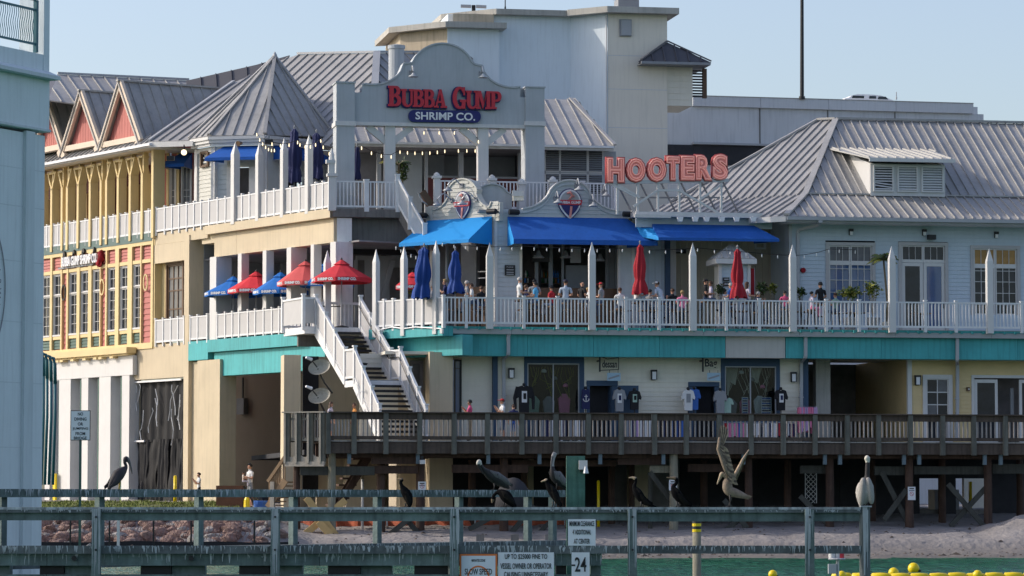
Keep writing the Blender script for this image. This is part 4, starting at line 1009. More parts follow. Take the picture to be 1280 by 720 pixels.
cas=mat('window_casing',(0.46,0.45,0.45),0.6,0.06,2)
for (k,a,b,y,_),h in zip(wins,holes):
    s0,s1,z0_,z1_=h; t=.14
    mb=MB(); mb.box(s0,s0+t,dw-.06,dw+.1,z0_,z1_-t); mb.box(s1-t,s1,dw-.06,dw+.1,z0_,z1_-t); mb.box(s0,s1,dw-.07,dw+.1,z1_-t,z1_)
    c=T.part('casing',mb,cas)
    zt1=z1_-t; zm=ZU(y+24.5 if k=='w' else y+23,(a+b)/2); a0,a1=s0+t,s1-t; mid=(a0+a1)/2
    T.bx('transom_bar',a0,a1,dw,dw+.08,zm-.08,zm,M['white'],parent=c)
    for (x0,x1) in ((a0,mid),(mid,a1)):
        g = M['glassg'] if a<1100 else (lit if a>1200 else M['glassd'])
        window(T,x0+.01,x1-.01,zm,zt1,dw,M['white'],g,trim=0.0,cols=3,rows=1,frame=.05,mun=.016,inset=.07)
        if k=='w':
            window(T,x0+.01,x1-.01,z0_,zm-.08,dw,M['white'],M['glassb'] if a<1100 else M['glassd'],trim=0.0,cols=3,rows=(0,.2,.42,.68,.92,1) if a<1100 else (0,.2,.45,.7,.94,1),frame=.05,mun=.02,inset=.07)
        else:
            mb=MB(); f=.15; mb.box(x0+.01,x0+f,dw,dw+.06,Z_D2,zm-.09); mb.box(x1-f,x1-.01,dw,dw+.06,Z_D2,zm-.09); mb.box(x0+f,x1-f,dw,dw+.06,zm-.23,zm-.09); mb.box(x0+f,x1-f,dw,dw+.06,Z_D2,Z_D2+.3)
            d_=T.part('glazed_door',mb,M['white']); T.bx('pane',x0+f,x1-f,dw+.02,dw+.04,Z_D2+.3,zm-.23,M['glassd'] if x0<mid-.1 else M['glassb'],parent=d_)
            if x0>mid-.1: T.bx('handle',x1-f+.03,x1-f+.08,dw-.06,dw,Z_D2+1.1,Z_D2+1.3,M['black'],parent=d_)
# eave, roof planes. corner of the eave at px 985
EC=R.w(R.S(983,5.7,270),5.7,R.Z(983,270,5.7)); ze=EC.z
de=5.7; rise=R.Z(1150,243.5,8.4)   # break line a little way up
def RW(px,py,d): s,z=R.hit(px,py,d); return R.w(s,d,z)
# main ridge depth chosen for one constant pitch above the break
brk_s0=R.hit(1007,243.5,8.2); ridge_d=14.2
zb_=R.Z(1007,243.5,8.2); zr_=R.Z(1045,150,ridge_d)
s0=R.S(983,5.7,270); sb=R.S(1007,8.2,243); sr=R.S(1045,ridge_d,150); sE=R.S(1350,8,250)
lo=[R.w(s0,de,ze),R.w(sE,de,ze),R.w(sE,8.2,zb_),R.w(sb,8.2,zb_)]
up_=[R.w(sb,8.2,zb_),R.w(sE,8.2,zb_),R.w(sE,ridge_d,zr_),R.w(sr,ridge_d,zr_)]
seam_roof(T,lo,R.u,0.40,M['roof'],phase=.1); seam_roof(T,up_,R.u,0.40,M['roof'],phase=.1)
# left facing hip planes
Q=R.w(s0,de,ze); qd=(Vector((-cos(R_(35-0)),sin(R_(35)),0)))
def along(P0,L_): return P0+qd*L_
Bk=R.w(sb,8.2,zb_); Rg=R.w(sr,ridge_d,zr_)
Rg2=None
far_e=P(770,283,1)  # direction only
def on_dir(P0,px):   # point on line P0+t*qd seen at column px
    rr=ray(px,300); # solve x/y ratio
    k=rr.x/rr.y; t=(k*P0.y-P0.x)/(qd.x-k*qd.y); return P0+qd*t
E2=on_dir(Q,770); B2=on_dir(Bk,838); Rg2=pp(Bk,Rg,B2,1022,151)
seam_roof(T,[Q,Bk,B2,E2],qd,0.40,M['roof'])
seam_roof(T,[Bk,Rg,Rg2,B2],qd,0.40,M['roof'])
def capbar(a,b,w=.26,h=.09,name='hip_cap',m='roof',T=T):
    mb=MB(); a=T.F.inv(a); b=T.F.inv(b); mb.bar(a+Vector((0,0,.07)),b+Vector((0,0,.07)),w,h); T.part(name,mb,M[m])
capbar(Q,Bk); capbar(Bk,Rg); capbar(Rg,Rg2); capbar(Rg,R.w(sE,ridge_d,zr_)); capbar(Rg2,B2,.18)
capbar(R.w(sb,8.2,zb_),R.w(sE,8.2,zb_),.10,.05,'break_flashing')
T.bx('fascia',s0,sE,de-.04,de+.06,ze-.24,ze-.02,M['gutter']); T.bx('gutter',s0,sE,de-.2,de-.045,ze-.17,ze-.03,M['gutter'])
T.bx('soffit_board',s0,sE,de+.06,dw+.1,ze-.24,ze-.2,M['white'])
mb=MB(); a=R.inv(Q); b=R.inv(along(Q,1.8)); mb.bar(a-Vector((0,0,.12)),b-Vector((0,0,.12)),.1,.22); T.part('fascia',mb,M['white'])
# rear slope closes the roof
seam_roof(T,[R.w(sr,ridge_d,zr_-.03),R.w(sE,ridge_d,zr_-.03),R.w(sE,ridge_d+7,zr_-3.4),R.w(sr-4,ridge_d+7,zr_-3.4)],R.u,1.2,M['roof'])
# dormer
dd=8.0; a,b=R.S(1089,dd,220),R.S(1182,dd,220); z0_,z1_=R.Z(1135,245,dd),R.Z(1135,205,dd)
dm=T.bx('dormer_front',a,b,dd+.08,dd+.2,z0_,z1_,M['white'])
siding_holes=[]
for (x0,x1) in ((1092,1117.5),(1122,1148),(1152,1180)):
    sa,sb_=R.S(x0,dd,222),R.S(x1,dd,222); za,zb2=R.Z(1135,240,dd),R.Z(1135,207,dd)
    mb=MB(); t=.07; mb.box(sa,sa+t,dd,dd+.08,za,zb2); mb.box(sb_-t,sb_,dd,dd+.08,za,zb2); mb.box(sa+t,sb_-t,dd,dd+.08,zb2-t,zb2); mb.box(sa+t,sb_-t,dd,dd+.08,za,za+t)
    lv=T.part('louver_window',mb,M['white'])
    n=9
    for k in range(n):
        z=za+t+(zb2-za-2*t)*(k+.5)/n; tw=0
        me=boxmesh(sb_-sa-2*t,.085,.012,M['vinyl'])
        broken = x0<1100 and k in (1,2)
        T.put('slat',me,((sa+sb_)/2,dd+.045,z),parent=lv,rot=(.7,0.12 if broken else 0,0))
    T.bx('dark_back',sa+t,sb_-t,dd+.07,dd+.078,za+t,zb2-t,M['dark' if x0<1100 else 'grey'],parent=lv)
mb=MB(); za=z0_-.05
pts=[(dd+.1,z0_-.02),(dd+.1,z1_),(12.4,z1_+.6),]
k=len(mb.v)
for s in (a,a+.14):
    mb.v += [(s,dd+.1,z0_-.02),(s,dd+.1,z1_),(s,12.6,R.Z(1040,188,12.6)),]
mb.f += [(0,1,2),(5,4,3),(0,3,4,1),(1,4,5,2),(2,5,3,0)]; mb.mi += [0]*5
T.part('dormer_side',mb,M['white'])
mb=MB()
for s in (b-.14,b): mb.v += [(s,dd+.1,z0_-.02),(s,dd+.1,z1_),(s,12.6,R.Z(1040,188,12.6)),]
mb.f += [(0,1,2),(5,4,3),(0,3,4,1),(1,4,5,2),(2,5,3,0)]; mb.mi += [0]*5
T.part('dormer_side',mb,M['white'])
zf=R.Z(1135,198,dd-.5); zf2=R.Z(1110,186.5,11.8)
fr=[R.w(R.S(1092,dd-.5,200)-.2,dd-.55,zf),R.w(R.S(1192,dd-.5,200)+.05,dd-.55,zf),R.w(R.S(1163,11.8,186),11.8,zf2),R.w(R.S(1036,11.8,186),11.8,zf2)]
seam_roof(T,fr,R.u,0.40,M['roofp'],name='dormer_roof_panel')
T.bx('dormer_fascia',R.S(1092,dd-.5,200)-.2,R.S(1192,dd-.5,200)+.05,dd-.6,dd-.5,zf-.16,zf-.01,M['white'])
# wall lamps, camera
for px,py,lab in ((1063,290.5,'small black wall lamp above the big window of the blue house'),(1154.5,291,'small black wall lamp above the glazed double door'),(1244.5,294,'small black wall lamp above the orange lit window')):
    s=SU(px,290); z=ZU(py,px); L1=Thing(R,'wall_lamp',lab,'wall lamp',(s,dw-.1,z),group='small black lamps under the eave of the blue house')
    L1.bx('back_plate',s-.08,s+.08,dw-.06,dw-.025,z-.12,z+.13,M['black']); L1.bx('lamp_glass',s-.05,s+.06,dw-.16,dw-.065,z-.12,z+.03,M['sign_white']); L1.bx('hood',s-.09,s+.09,dw-.18,dw-.06,z+.03,z+.14,M['black'])
T2=Thing(R,'loudspeaker','black box loudspeaker under the eave above the glazed double door','loudspeaker',(SU(1162.5,297),dw-.2,ZU(297,1162)))
s=SU(1162.5,297); z=ZU(297,1162); T2.bx('cabinet',s-.16,s+.16,dw-.35,dw-.1,z-.1,z+.1,M['black']); T2.bx('wall_bracket',s-.03,s+.03,dw-.1,dw-.02,z-.03,z+.03,M['steel'])
T2=Thing(R,'fire_bell','round red fire bell on the blue siding beside the downspout','fire bell',(SU(1003.5,339),dw-.1,ZU(338,1003)))
s=SU(1003.5,339); z=ZU(338,1003); mb=MB(); mb.tube([(s,dw-.03,z),(s,dw-.09,z),(s,dw-.12,z)],[.11,.11,.05],12); T2.part('gong',mb,M['darkredc']); T2.bx('junction_box',s-.16,s-.06,dw-.08,dw-.02,z-.04,z+.04,M['black'])
downspout([(1025,277,5.6),(1024,281,6.0),(999,287.5,6.75),(997.5,291,6.78),(997.5,400,6.78)],'white downspout curving from the eave down the corner of the blue house')
# ================================================================ beige wing with the coral letters
db=10.0
T=Thing(R,'beige_wing','beige board clad wing with a flat canopy between the awnings and the blue house','wing',(R.S(890,db,340),db,Z_D2))
zb1=R.Z(880,262,6.6)
mb=MB(); sa,sb_=R.S(800,db,340),R.S(990,6.9,340)
x=R.S(842,db,340); xe=R.S(990,8.4,340)
battn=mat('beige_boards',(0.50,0.44,0.34),0.75,0.08,1.5,streak=.08)
while x<xe:
    T.bx('wall_board',x,x+.285,db,db+.06,Z_D2,zb1,battn); x+=.30
x=R.S(793,db-1,340); xe2=R.S(836,db-1,340)
while x<xe2:
    T.bx('wall_board',x,x+.285,db-1,db-.94,Z_D2,zb1,M['blueside']); x+=.30
T.bx('corner_post',R.S(832,db-1.2,340),R.S(838,db-1.2,340),db-1.2,db,Z_D2,zb1,M['navy']); T.bx('corner_post',R.S(838,db-.9,340),R.S(845,db-.9,340),db-.9,db+.06,Z_D2,zb1,M['white'])
T.bx('flat_roof',R.S(795,6.7,265),R.S(952,6.7,265),6.9,db+2,zb1-.3,zb1-.08,M['grey'])
T.bx('canopy_fascia',R.S(795,6.6,266),R.S(953,6.6,266),6.6,6.75,R.Z(880,271.5,6.6),R.Z(880,265.5,6.6),M['white'])
T.bx('canopy_ledge',R.S(793,6.5,262),R.S(838,6.5,262),6.4,6.6,R.Z(815,272,6.4),R.Z(815,268,6.4),M['white'])
T.bx('canopy_wall',R.S(795,7.1,276),R.S(965,7.1,276),7.1,7.25,R.Z(880,285,7.1),R.Z(880,271,7.1),M['blueside'])
window(T,R.S(943,db,308),R.S(957,db,308),R.Z(950,311.5,db),R.Z(950,302,db),db-.03,M['white'],M['glassd'],trim=.07,cols=1,rows=1,frame=.02)
T2=Thing(R,'wall_sign','long dark wall sign on the beige boards left of a tall post','sign',(R.S(848,db,314),db-.1,R.Z(848,317,db)))
T2.bx('plate',R.S(840,db,314),R.S(857,db,314),db-.1,db-.05,R.Z(848,317,db),R.Z(848,311.5,db),M['black']); T2.bx('text_line',R.S(843,db,314),R.S(854,db,314),db-.106,db-.101,R.Z(848,315,db),R.Z(848,313,db),M['grey'])
T2=Thing(R,'extinguisher_box','small red extinguisher plate on the beige boards beside the pot plants','sign',(R.S(967.5,db,349),db-.1,R.Z(967,352,db)))
s=R.S(967.5,db,349); T2.bx('plate',s-.06,s+.06,db-.06,db-.02,R.Z(967,352.5,db),R.Z(967,347,db),M['darkredc']); T2.bx('label',s-.04,s+.04,db-.066,db-.061,R.Z(967,351,db),R.Z(967,349,db),M['sign_white'])
# floodlights below the canopy
for i,px in enumerate((849,868,882,901,919.5,940.5)):
    s=R.S(px,6.6,274); z=R.Z(px,274.5,6.6)
    L1=Thing(R,'canopy_spotlight','white canopy spotlight above the right blue awning, number %d from the left'%(i+1) if False else ['leftmost white spotlight on the canopy below the coral letters','second white spotlight from the left on the canopy','third white spotlight from the left on the canopy','fourth white spotlight from the left on the canopy','second white spotlight from the right on the canopy','rightmost white spotlight on the canopy'][i],'spotlight',(s,6.5,z),group='white spotlights along the canopy')
    mb=MB(); k=len(mb.v); mb.prism([(s-.13,z+.09),(s+.13,z+.09),(s+.08,z-.1),(s-.08,z-.1)],6.36,6.55); L1.part('housing',mb,M['sign_white']); L1.bx('arm',s-.02,s+.02,6.5,6.6,z+.09,z+.14,M['white'])
# ================================================================ big coral letters on their steel truss
T=Thing(R,'roof_letter_sign','big coral neon letters reading HOOTERS on a steel truss above the canopy','sign',(R.S(834,6.5,230),6.6,R.Z(834,262,6.6)))
dL=6.6
zl=lambda y,px=834: R.Z(px,y,dL)
for ch,x0,x1,y0,y1 in (('H',757.5,781.5,196,229),('O',782,808,196.5,228.5),('O',808,834,196,228),('T',832,850.5,194,226.5),('E',850,869.5,193.5,226.5),('R',868.5,891,192.5,226.5),('S',889.5,911,191.5,226)):
    cx=(x0+x1)/2; s=R.S(cx,dL,212); z=(zl(y0,cx)+zl(y1,cx))/2; w=R.S(x1,dL,212)-R.S(x0,dL,212); h=zl(y0,cx)-zl(y1,cx)
    me=text_mesh(ch,1.0,0.10,0.10,0); 
    def fit(me,w,h):
        X=[v.co.x for v in me.vertices]; Zs=[v.co.z for v in me.vertices]
        me.transform(Matrix.Translation((-(max(X)+min(X))/2,0,-(max(Zs)+min(Zs))/2))); me.transform(Matrix.Diagonal((w/(max(X)-min(X)),1,h/(max(Zs)-min(Zs)),1)))
    fit(me,w,h); me.materials.append(M['owl_back'])
    L1=T.put('letter',me,(s,dL+.12,z),label='coral letter '+ch)
    me=text_mesh(ch,1.0,0.02,0.088,0); fit(me,w*.93,h*.95); me.materials.append(M['owl_face']); T.put('letter_face',me,(s,dL+.0,z),parent=L1)
    me=text_mesh(ch,1.0,0.0,0.06,0.018,fill=False); fit(me,w*.84,h*.88); me.materials.append(M['owl_tube']); T.put('neon_tube',me,(s,dL-.05,z),parent=L1)
    me=text_mesh(ch,1.0,0.0,-0.03,0.012,fill=False); fit(me,w*.66,h*.74); me.materials.append(M['owl_tube']); T.put('neon_tube',me,(s,dL-.05,z),parent=L1)
def b_(a,b,w=.07,m='white',nm='truss_bar'):
    A=R.hit(a[0],a[1],a[2]); B=R.hit(b[0],b[1],b[2]); mb=MB(); mb.bar((A[0],a[2],A[1]),(B[0],b[2],B[1]),w,w); T.part(nm,mb,M[m])
b_((757,228.5,6.75),(911,225.5,6.75),.14,'steel','sign_rail')
for px in (771.5,797,822.5,849,875,901.5): b_((px,226,6.75),(px,268,6.75),.085,'white','upright')
for px in (771,800,826,851,877,904): b_((px,228,6.8),(px+19,266,8.8),.06,'grey','back_stay')
for q in (((772,231,6.72),(800,247,6.72)),((792,258,6.72),(822,238,6.72)),((822,238,6.72),(849,238,6.72)),((849,238,6.72),(901,268,6.72)),((874,250,6.72),(903,230,6.72)),((795,246,6.72),(760,228,6.72)),):
    b_(q[0],q[1],.09)
b_((800,247,7.6),(905,247,7.6),.06,'grey')
# ================================================================ sign portal of the upper terrace
dP=12.0
def SP(px,py=150,d=dP): return R.S(px,d,py)
def ZP(py,px=550,d=dP): return R.Z(px,py,d)
T=Thing(R,'sign_portal','tall grey blue stucco portal with a curved gable carrying red letters above the upper terrace','portal',(SP(550),dP,Z_D3))
prof=[(443,113),(443,115.5),(452.5,115.5),(452.5,107)]
def arc(cx,cy,rx,ry,a0,a1,n=10): return [(cx+rx*cos(R_(a0+(a1-a0)*i/n)),cy-ry*sin(R_(a0+(a1-a0)*i/n))) for i in range(n+1)]
out=[(443,155),(443,115.5),(452.5,115.5),(452.5,107.3)]
out+=arc(466,75,40,31.5,255,330,8)          # concave sweep left
out+=[(505,80),(513,79.5)]
out+=arc(553,92,40,37,160,22,14)
out+=[(593,81),(603,83)]
out+=arc(641,76,40,34,205,282,8)
out+=[(650.5,109.5),(650.5,121.5),(657,121.5),(657,157.5)]
pts=[(SP(x,y),ZP(y,x)) for x,y in out]
mb=MB(); mb.prism(pts,dP,dP+.75); T.part('gable_wall',mb,M['signwall'])
# coping that follows the curve
mb=MB()
for a,b in zip(out[3:-3],out[4:-2]):
    A=(SP(*a),dP+.375,ZP(a[1],a[0])+.03); B=(SP(*b),dP+.375,ZP(b[1],b[0])+.03)
    if Vector(A)!=Vector(B): mb.bar(A,B,.86,.07,up=Vector((0,0,1)) if abs(A[0]-B[0])>.02 else Vector((0,1,0)))
T.part('coping',mb,M['signwall'])
for (a,b,y0,yb) in ((420,443,104,0),(656.5,680,110,0)):
    T.bx('pillar',SP(a),SP(b),dP-.12,dP+1.0,Z_D3-.3,ZP(y0,a+10),M['signwall'])
    T.bx('pillar_cap',SP(a)-.04,SP(b)+.04,dP-.17,dP+1.05,ZP(y0,a+10),ZP(y0-1.7,a+10),M['signwall'])
    T.bx('pillar_band',SP(a)-.05,SP(b)+.05,dP-.18,dP+1.06,ZP(157.5,a+10),ZP(151.8 if a<500 else 157-5,a+10),M['white'])
T.bx('lower_beam',SP(443),SP(656.5),dP-.03,dP+.7,ZP(158.5),ZP(154.2),M['white'])
# white timber posts with braces under the sign
for px in (489.5,606):
    s=SP(px,190); T.bx('timber_post',s-.27,s+.18,dP+.1,dP+.55,Z_D3-.3,ZP(158),M['white'])
    for e in (-1,1):
        A=(s-.04+e*.95,dP+.32,ZP(159)); B=(s-.04,dP+.32,ZP(181)); mb=MB(); mb.bar(A,B,.28,.26,up=Vector((0,1,0))); T.part('knee_brace',mb,M['white'])
# red clarendon style letters, cut by hand: strokes with slab serifs
def slab(ch):
    P_=[]; t=.26; h=.11
    def r(a,b,c,d): P_.append([(a,c),(b,c),(b,d),(a,d)])
    def bowl(x,y0,y1,w,th,thn):
        n=12; cy=(y0+y1)/2; ry=(y1-y0)/2
        o=[(x,y1)]+[(x+w*cos(a)**1 if False else x+w*(.35+.65*cos(a)),cy+ry*sin(a)) for a in [pi/2-pi*i/n for i in range(n+1)]]+[(x,y0)]
        i_=[(x,y0+thn)]+[(x+(w-th)*(.30+.70*cos(a)),cy+(ry-thn)*sin(a)) for a in [-pi/2+pi*i/n for i in range(n+1)]]+[(x,y1-thn)]
        for k in range(len(o)-1):
            j=len(i_)-1-k; P_.append([o[k],o[k+1],i_[j-1],i_[j]])
    if ch in 'BPR':
        r(.08,.08+t,0,1); r(0,.08,0,h); r(0,.08,1-h,1)
        if ch=='B': bowl(.08+t,.50,1,.42,.24,h); bowl(.08+t,0,.56,.48,.25,h)
        else: bowl(.08+t,.42,1,.46,.24,h); r(.34,.46,0,h)
        W=.8
    elif ch=='U':
        r(.08,.08+t,.25,1); r(0,.42,1-h,1); r(.68,.68+.15,.25,1); r(.58,.92,1-h,1)
        n=10; o=[(.08+.75*(1-cos(pi*i/n))/2*1.0,.30-.33*sin(pi*i/n)) for i in range(n+1)]; i_=[(.34+.34*(1-cos(pi*i/n))/2,.30-.20*sin(pi*i/n)) for i in range(n+1)]
        for k in range(n): P_.append([o[k],o[k+1],i_[k+1],i_[k]])
        W=.92
    elif ch=='A':
        P_.append([(.42,1),(.58,1),(.92,0),(.62,0)]); P_.append([(.42,1),(.50,.88),(.22,0),(.10,0)]); r(.25,.72,.26,.26+h); r(0,.36,0,h); r(.52,1.0,0,h); W=1.0
    elif ch=='M':
        r(.10,.25,0,1); r(0,.36,0,h); r(0,.25,1-h,1); P_.append([(.12,1),(.38,1),(.62,.28),(.52,.0)]); P_.append([(.52,0),(.62,.28),(.86,1),(.80,1)][::1]); r(.80,1.06,0,1); r(.70,1.16,0,h); r(1.0,1.16,1-h,1); W=1.16
    elif ch=='G':
        n=22; A=[R_(38+ (322-38)*i/n) for i in range(n+1)]
        o=[(.46+.46*cos(a),.5+.52*sin(a)) for a in A]; i_=[(.50+.22*cos(a),.5+.40*sin(a)) for a in A]
        for k in range(n): P_.append([o[k],o[k+1],i_[k+1],i_[k]])
        r(.62,.86,.0,.42); r(.50,.95,.42-h,.42); r(.72,.84,.62,1.0); W=.95
    return P_,W
def slabtext(T,word,px0,px1,y0,y1,d,depth=.10,big=True):
    P_,Wd=slab(word); s0,s1=SP(px0,(y0+y1)/2,d),SP(px1,(y0+y1)/2,d); cx=(px0+px1)/2; zb,zt_=ZP(y1,cx,d),ZP(y0,cx,d)
    mb=MB(); mk=MB()
    for j,q in enumerate(P_):
        pts=[(s0+x/Wd*(s1-s0),zb+z*(zt_-zb)) for x,z in q]; mb.prism(pts,d-depth+.0006*j,d-.0006*j)
        c=Vector((sum(p[0] for p in pts)/4,sum(p[1] for p in pts)/4)); 
        mk.prism([(p[0]+(.03 if p[0]>c.x else -.03)-.03,p[1]+(.03 if p[1]>c.y else -.03)-.02) for p in pts],d+.001+.0006*j,d+.06)
    L1=T.part('letter',mb,M['letter_red'],label='red letter '+word); T.part('backing',mk,M['sign_navy'],parent=L1); return L1
T=Thing(R,'red_letter_sign','red slab letters reading BUBBA GUMP on the curved gable','sign',(SP(555,122),dP-.2,ZP(134)))
for ch,a,b,y0,y1 in (('B',485,501,107.5,133),('U',501,517,111.5,133.5),('B',515.5,529.5,112,134),('B',529,543,112,134.5),('A',542,558.5,112,135),('G',565.5,583,109,136),('U',582,598,113.5,136),('M',594.5,614,114,136.5),('P',612.5,626.5,114.5,136.5)): slabtext(T,ch,a,b,y0,y1,dP-.10)
T=Thing(R,'blue_oval_sign','rounded navy board reading SHRIMP CO. below the red letters','sign',(SP(555,145),dP-.2,ZP(152)))
o_=arc(516.5,145.3,6.5,7.5,90,270,8)+arc(594.5,146.3,6,7.5,270,450,8)
mb=MB(); mb.prism([(SP(x,y),ZP(y,x)) for x,y in o_],dP-.14,dP-.002); pl=T.part('board',mb,M['sign_navy'])
text(T,'SHRIMP CO.',1,(SP(556,146),dP-.15,ZP(145.8,556)),M['sign_white'],fit=SP(594)-SP(519.5),fity=.335,extrude=.012,offset=.02)
# gooseneck lamps on the portal
def gooseneck(F,s,d,z,lab,r=.33,drop=.22,side=0,group='white gooseneck lamps',m='gutter'):
    T=Thing(F,'gooseneck_lamp',lab,'lamp',(s,d,z),group=group)
    mb=MB(); pts=[(s,d,z)]+[(s+side*t*.8,d-.12-.42*t,z+.26*sin(pi*t*.9)) for t in (.15,.35,.6,.85)]+[(s+side,d-.62,z+.0),(s+side,d-.62,z-drop+.12)]
    mb.tube(pts,.028,6); T.part('arm',mb,M[m],smooth=True)
    mb=MB(); mb.lathe([(.05,.06),(.07,0),(.20,-.08),(.215,-.12),(.18,-.115)],(s+side,d-.62,z-drop+.08),12); T.part('lamp_shade',mb,M[m],smooth=True)
    mb=MB(); mb.lathe([(.08,0),(.08,.03)],(s,d-.0,z),8); T.bx('wall_plate',s-.09,s+.09,d-.05,d,z-.09,z+.09,M['grey']); return T
gooseneck(R,SP(514,90),dP,ZP(91,514),'white gooseneck lamp above the left end of the red letters')
gooseneck(R,SP(601,91),dP,ZP(92,601),'white gooseneck lamp above the right end of the red letters',m='signwall')
# ================================================================ bar building under the portal with two scalloped parapets
dB=8.2
def SB(px,py=300,d=dB): return R.S(px,d,py)
def ZB(py,px=710,d=dB): return R.Z(px,py,d)
T=Thing(R,'bar_building','grey sided bar with a scalloped parapet and a wide opening under the big blue awning','bar building',(SB(712),dB,Z_D2))
zop=ZB(303)  # top of opening
out=[(625,276),(625,261.5),(653,261.5)]+arc(650,229,40,32,283,335,6)+arc(712,249,27,23.5,155,25,12)+arc(776,228,42,36,205,262,6)+[(774,264),(788,264),(788,276)]
pts=[(SB(x,y),ZB(y,x)) for x,y in out]
mb=MB(); mb.prism(pts,dB-.02,dB+.22); T.part('parapet_wall',mb,M['greyside'])
def lapband(out,x0,x1,F,d,m,T,Sf,Zf,step=5.2,y1=276,y0=228,nm='lap_board'):
    # real lap boards over the curved parapet, each cut to the outline
    pts=[(Sf(x,y),Zf(y,x)) for x,y in out]; z=min(p[1] for p in pts); zt_=max(p[1] for p in pts); mb=MB()
    st=.165
    while z<zt_:
        poly=clip(clip(pts,1,z,False),1,min(z+st,zt_),True)
        # split concave top pieces by scanning
        N=60; xs=sorted({p[0] for p in pts}); a0,a1=min(xs),max(xs); run=None
        def topz(x):
            best=-1e9
            for (xa,za),(xb,zb) in zip(pts,pts[1:]+pts[:1]):
                if (xa-x)*(xb-x)<=0 and abs(xa-xb)>1e-9: best=max(best,za+(zb-za)*(x-xa)/(xb-xa))
            return best
        zm=z+st*.6
        segs=[];on=None
        for i in range(N+1):
            x=a0+(a1-a0)*i/N; ok=topz(min(max(x,a0+1e-4),a1-1e-4))>=zm
            if ok and on is None: on=x
            if (not ok or i==N) and on is not None: segs.append((on,x if ok else a0+(a1-a0)*(i-1)/N)); on=None
        for (a,b) in segs:
            if b-a<.03: continue
            k=len(mb.v); mb.v += [(a,d-.045,z),(b,d-.045,z),(b,d-.022,z+st),(a,d-.022,z+st)]; mb.f.append((k,k+1,k+2,k+3)); mb.mi.append(0); mb.v += [(a,d-.02,z),(b,d-.02,z)]; mb.f.append((k+4,k+5,k+1,k)); mb.mi.append(0)
        z+=st
    return T.part(nm,mb,m,stuff=True)
lapband(out,625,788,R,dB,M['greyside'],T,SB,ZB)
mb=MB()
cop=out[2:-2]
for a,b in zip(cop,cop[1:]):
    A=(SB(*a),dB+.12,ZB(a[1],a[0])+.02); B=(SB(*b),dB+.12,ZB(b[1],b[0])+.02)
    if (Vector(A)-Vector(B)).length>.02: mb.bar(A,B,.42,.06)
T.part('coping',mb,M['white'])
# a second thin edge trim under the coping
mb=MB()
for a,b in zip(cop,cop[1:]):
    A=(SB(*a),dB-.06,ZB(a[1],a[0])-.16); B=(SB(*b),dB-.06,ZB(b[1],b[0])-.16)
    if (Vector(A)-Vector(B)).length>.02: mb.bar(A,B,.05,.05)
T.part('edge_trim',mb,M['greyside'])
siding(T,SB(620),SB(651),Z_D2,ZB(275),dB,M['greyside']); siding(T,SB(774),SB(790),Z_D2,ZB(275),dB,M['greyside'])
siding(T,SB(651.1),SB(773.9),zop,ZB(275),dB,M['greyside'])
T.bx('corner_board',SB(789.5),SB(793),dB-.05,dB+1.2,Z_D2,ZB(262),M['white']); T.bx('corner_board',SB(618),SB(621.5),dB-.05,dB+.1,Z_D2,ZB(268),M['white'])
T.bx('opening_jamb',SB(649.5),SB(652.5),dB-.05,dB+.2,Z_D2,zop,M['cream2']); T.bx('opening_jamb',SB(772.5),SB(775),dB-.05,dB+.2,Z_D2,zop,M['white'])
# interior: back wall, posts, shelves, bottles, door, ceiling
T.bx('bar_floor',SB(622),SB(793),dB+.1,dB+4.6,Z_D2,Z_D2+.02,M['brownwood'])
T.bx('ceiling',SB(622),SB(793),dB+.3,dB+4.6,zop+.25,zop+.35,M['mid'])
T.bx('back_wall',SB(560),SB(793),dB+4.4,dB+4.6,Z_D2,zop+.3,M['mid'])
T.bx('flat_roof',SB(600),SB(793),dB+.25,dB+4.6,ZB(266),ZB(263),M['grey'])
T.bx('side_wall',SB(790.5),SB(793),dB+1.2,dB+4.6,Z_D2,ZB(266),M['greyside'])
dI=dB+1.8
dimw=mat('dim_white_paint',(0.30,0.33,0.36),0.6,0.1,2)  # white paint darkened to stand for the shade inside the bar
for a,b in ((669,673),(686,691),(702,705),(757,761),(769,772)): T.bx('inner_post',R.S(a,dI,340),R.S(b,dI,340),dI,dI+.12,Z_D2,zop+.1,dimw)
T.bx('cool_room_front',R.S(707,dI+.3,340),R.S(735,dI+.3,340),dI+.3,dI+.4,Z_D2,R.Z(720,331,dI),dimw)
T.bx('inner_door',R.S(761.5,dI,340),R.S(768.5,dI,340),dI+.04,dI+.08,Z_D2,R.Z(765,311,dI),M['grey'])
T.bx('menu_screen',R.S(665,dI-.3,320),R.S(687,dI-.3,320),dI-.3,dI-.24,R.Z(676,328,dI),R.Z(676,311,dI),M['black'])
T.bx('menu_screen',R.S(713,dI-.3,320),R.S(726,dI-.3,320),dI-.3,dI-.24,R.Z(720,329,dI),R.Z(720,309,dI),M['gutter'])
T.bx('counter',R.S(655,dB+.5,360),R.S(772,dB+.5,360),dB+.5,dB+1.1,Z_D2,R.Z(710,360,dB+.5),M['brownwood'])
for sh,y in enumerate((347,354)):
    T.bx('bottle_shelf',R.S(655,dI+.7,y),R.S(701,dI+.7,y),dI+.5,dI+.8,R.Z(680,y,dI+.6)-.03,R.Z(680,y,dI+.6),M['brownwood'])
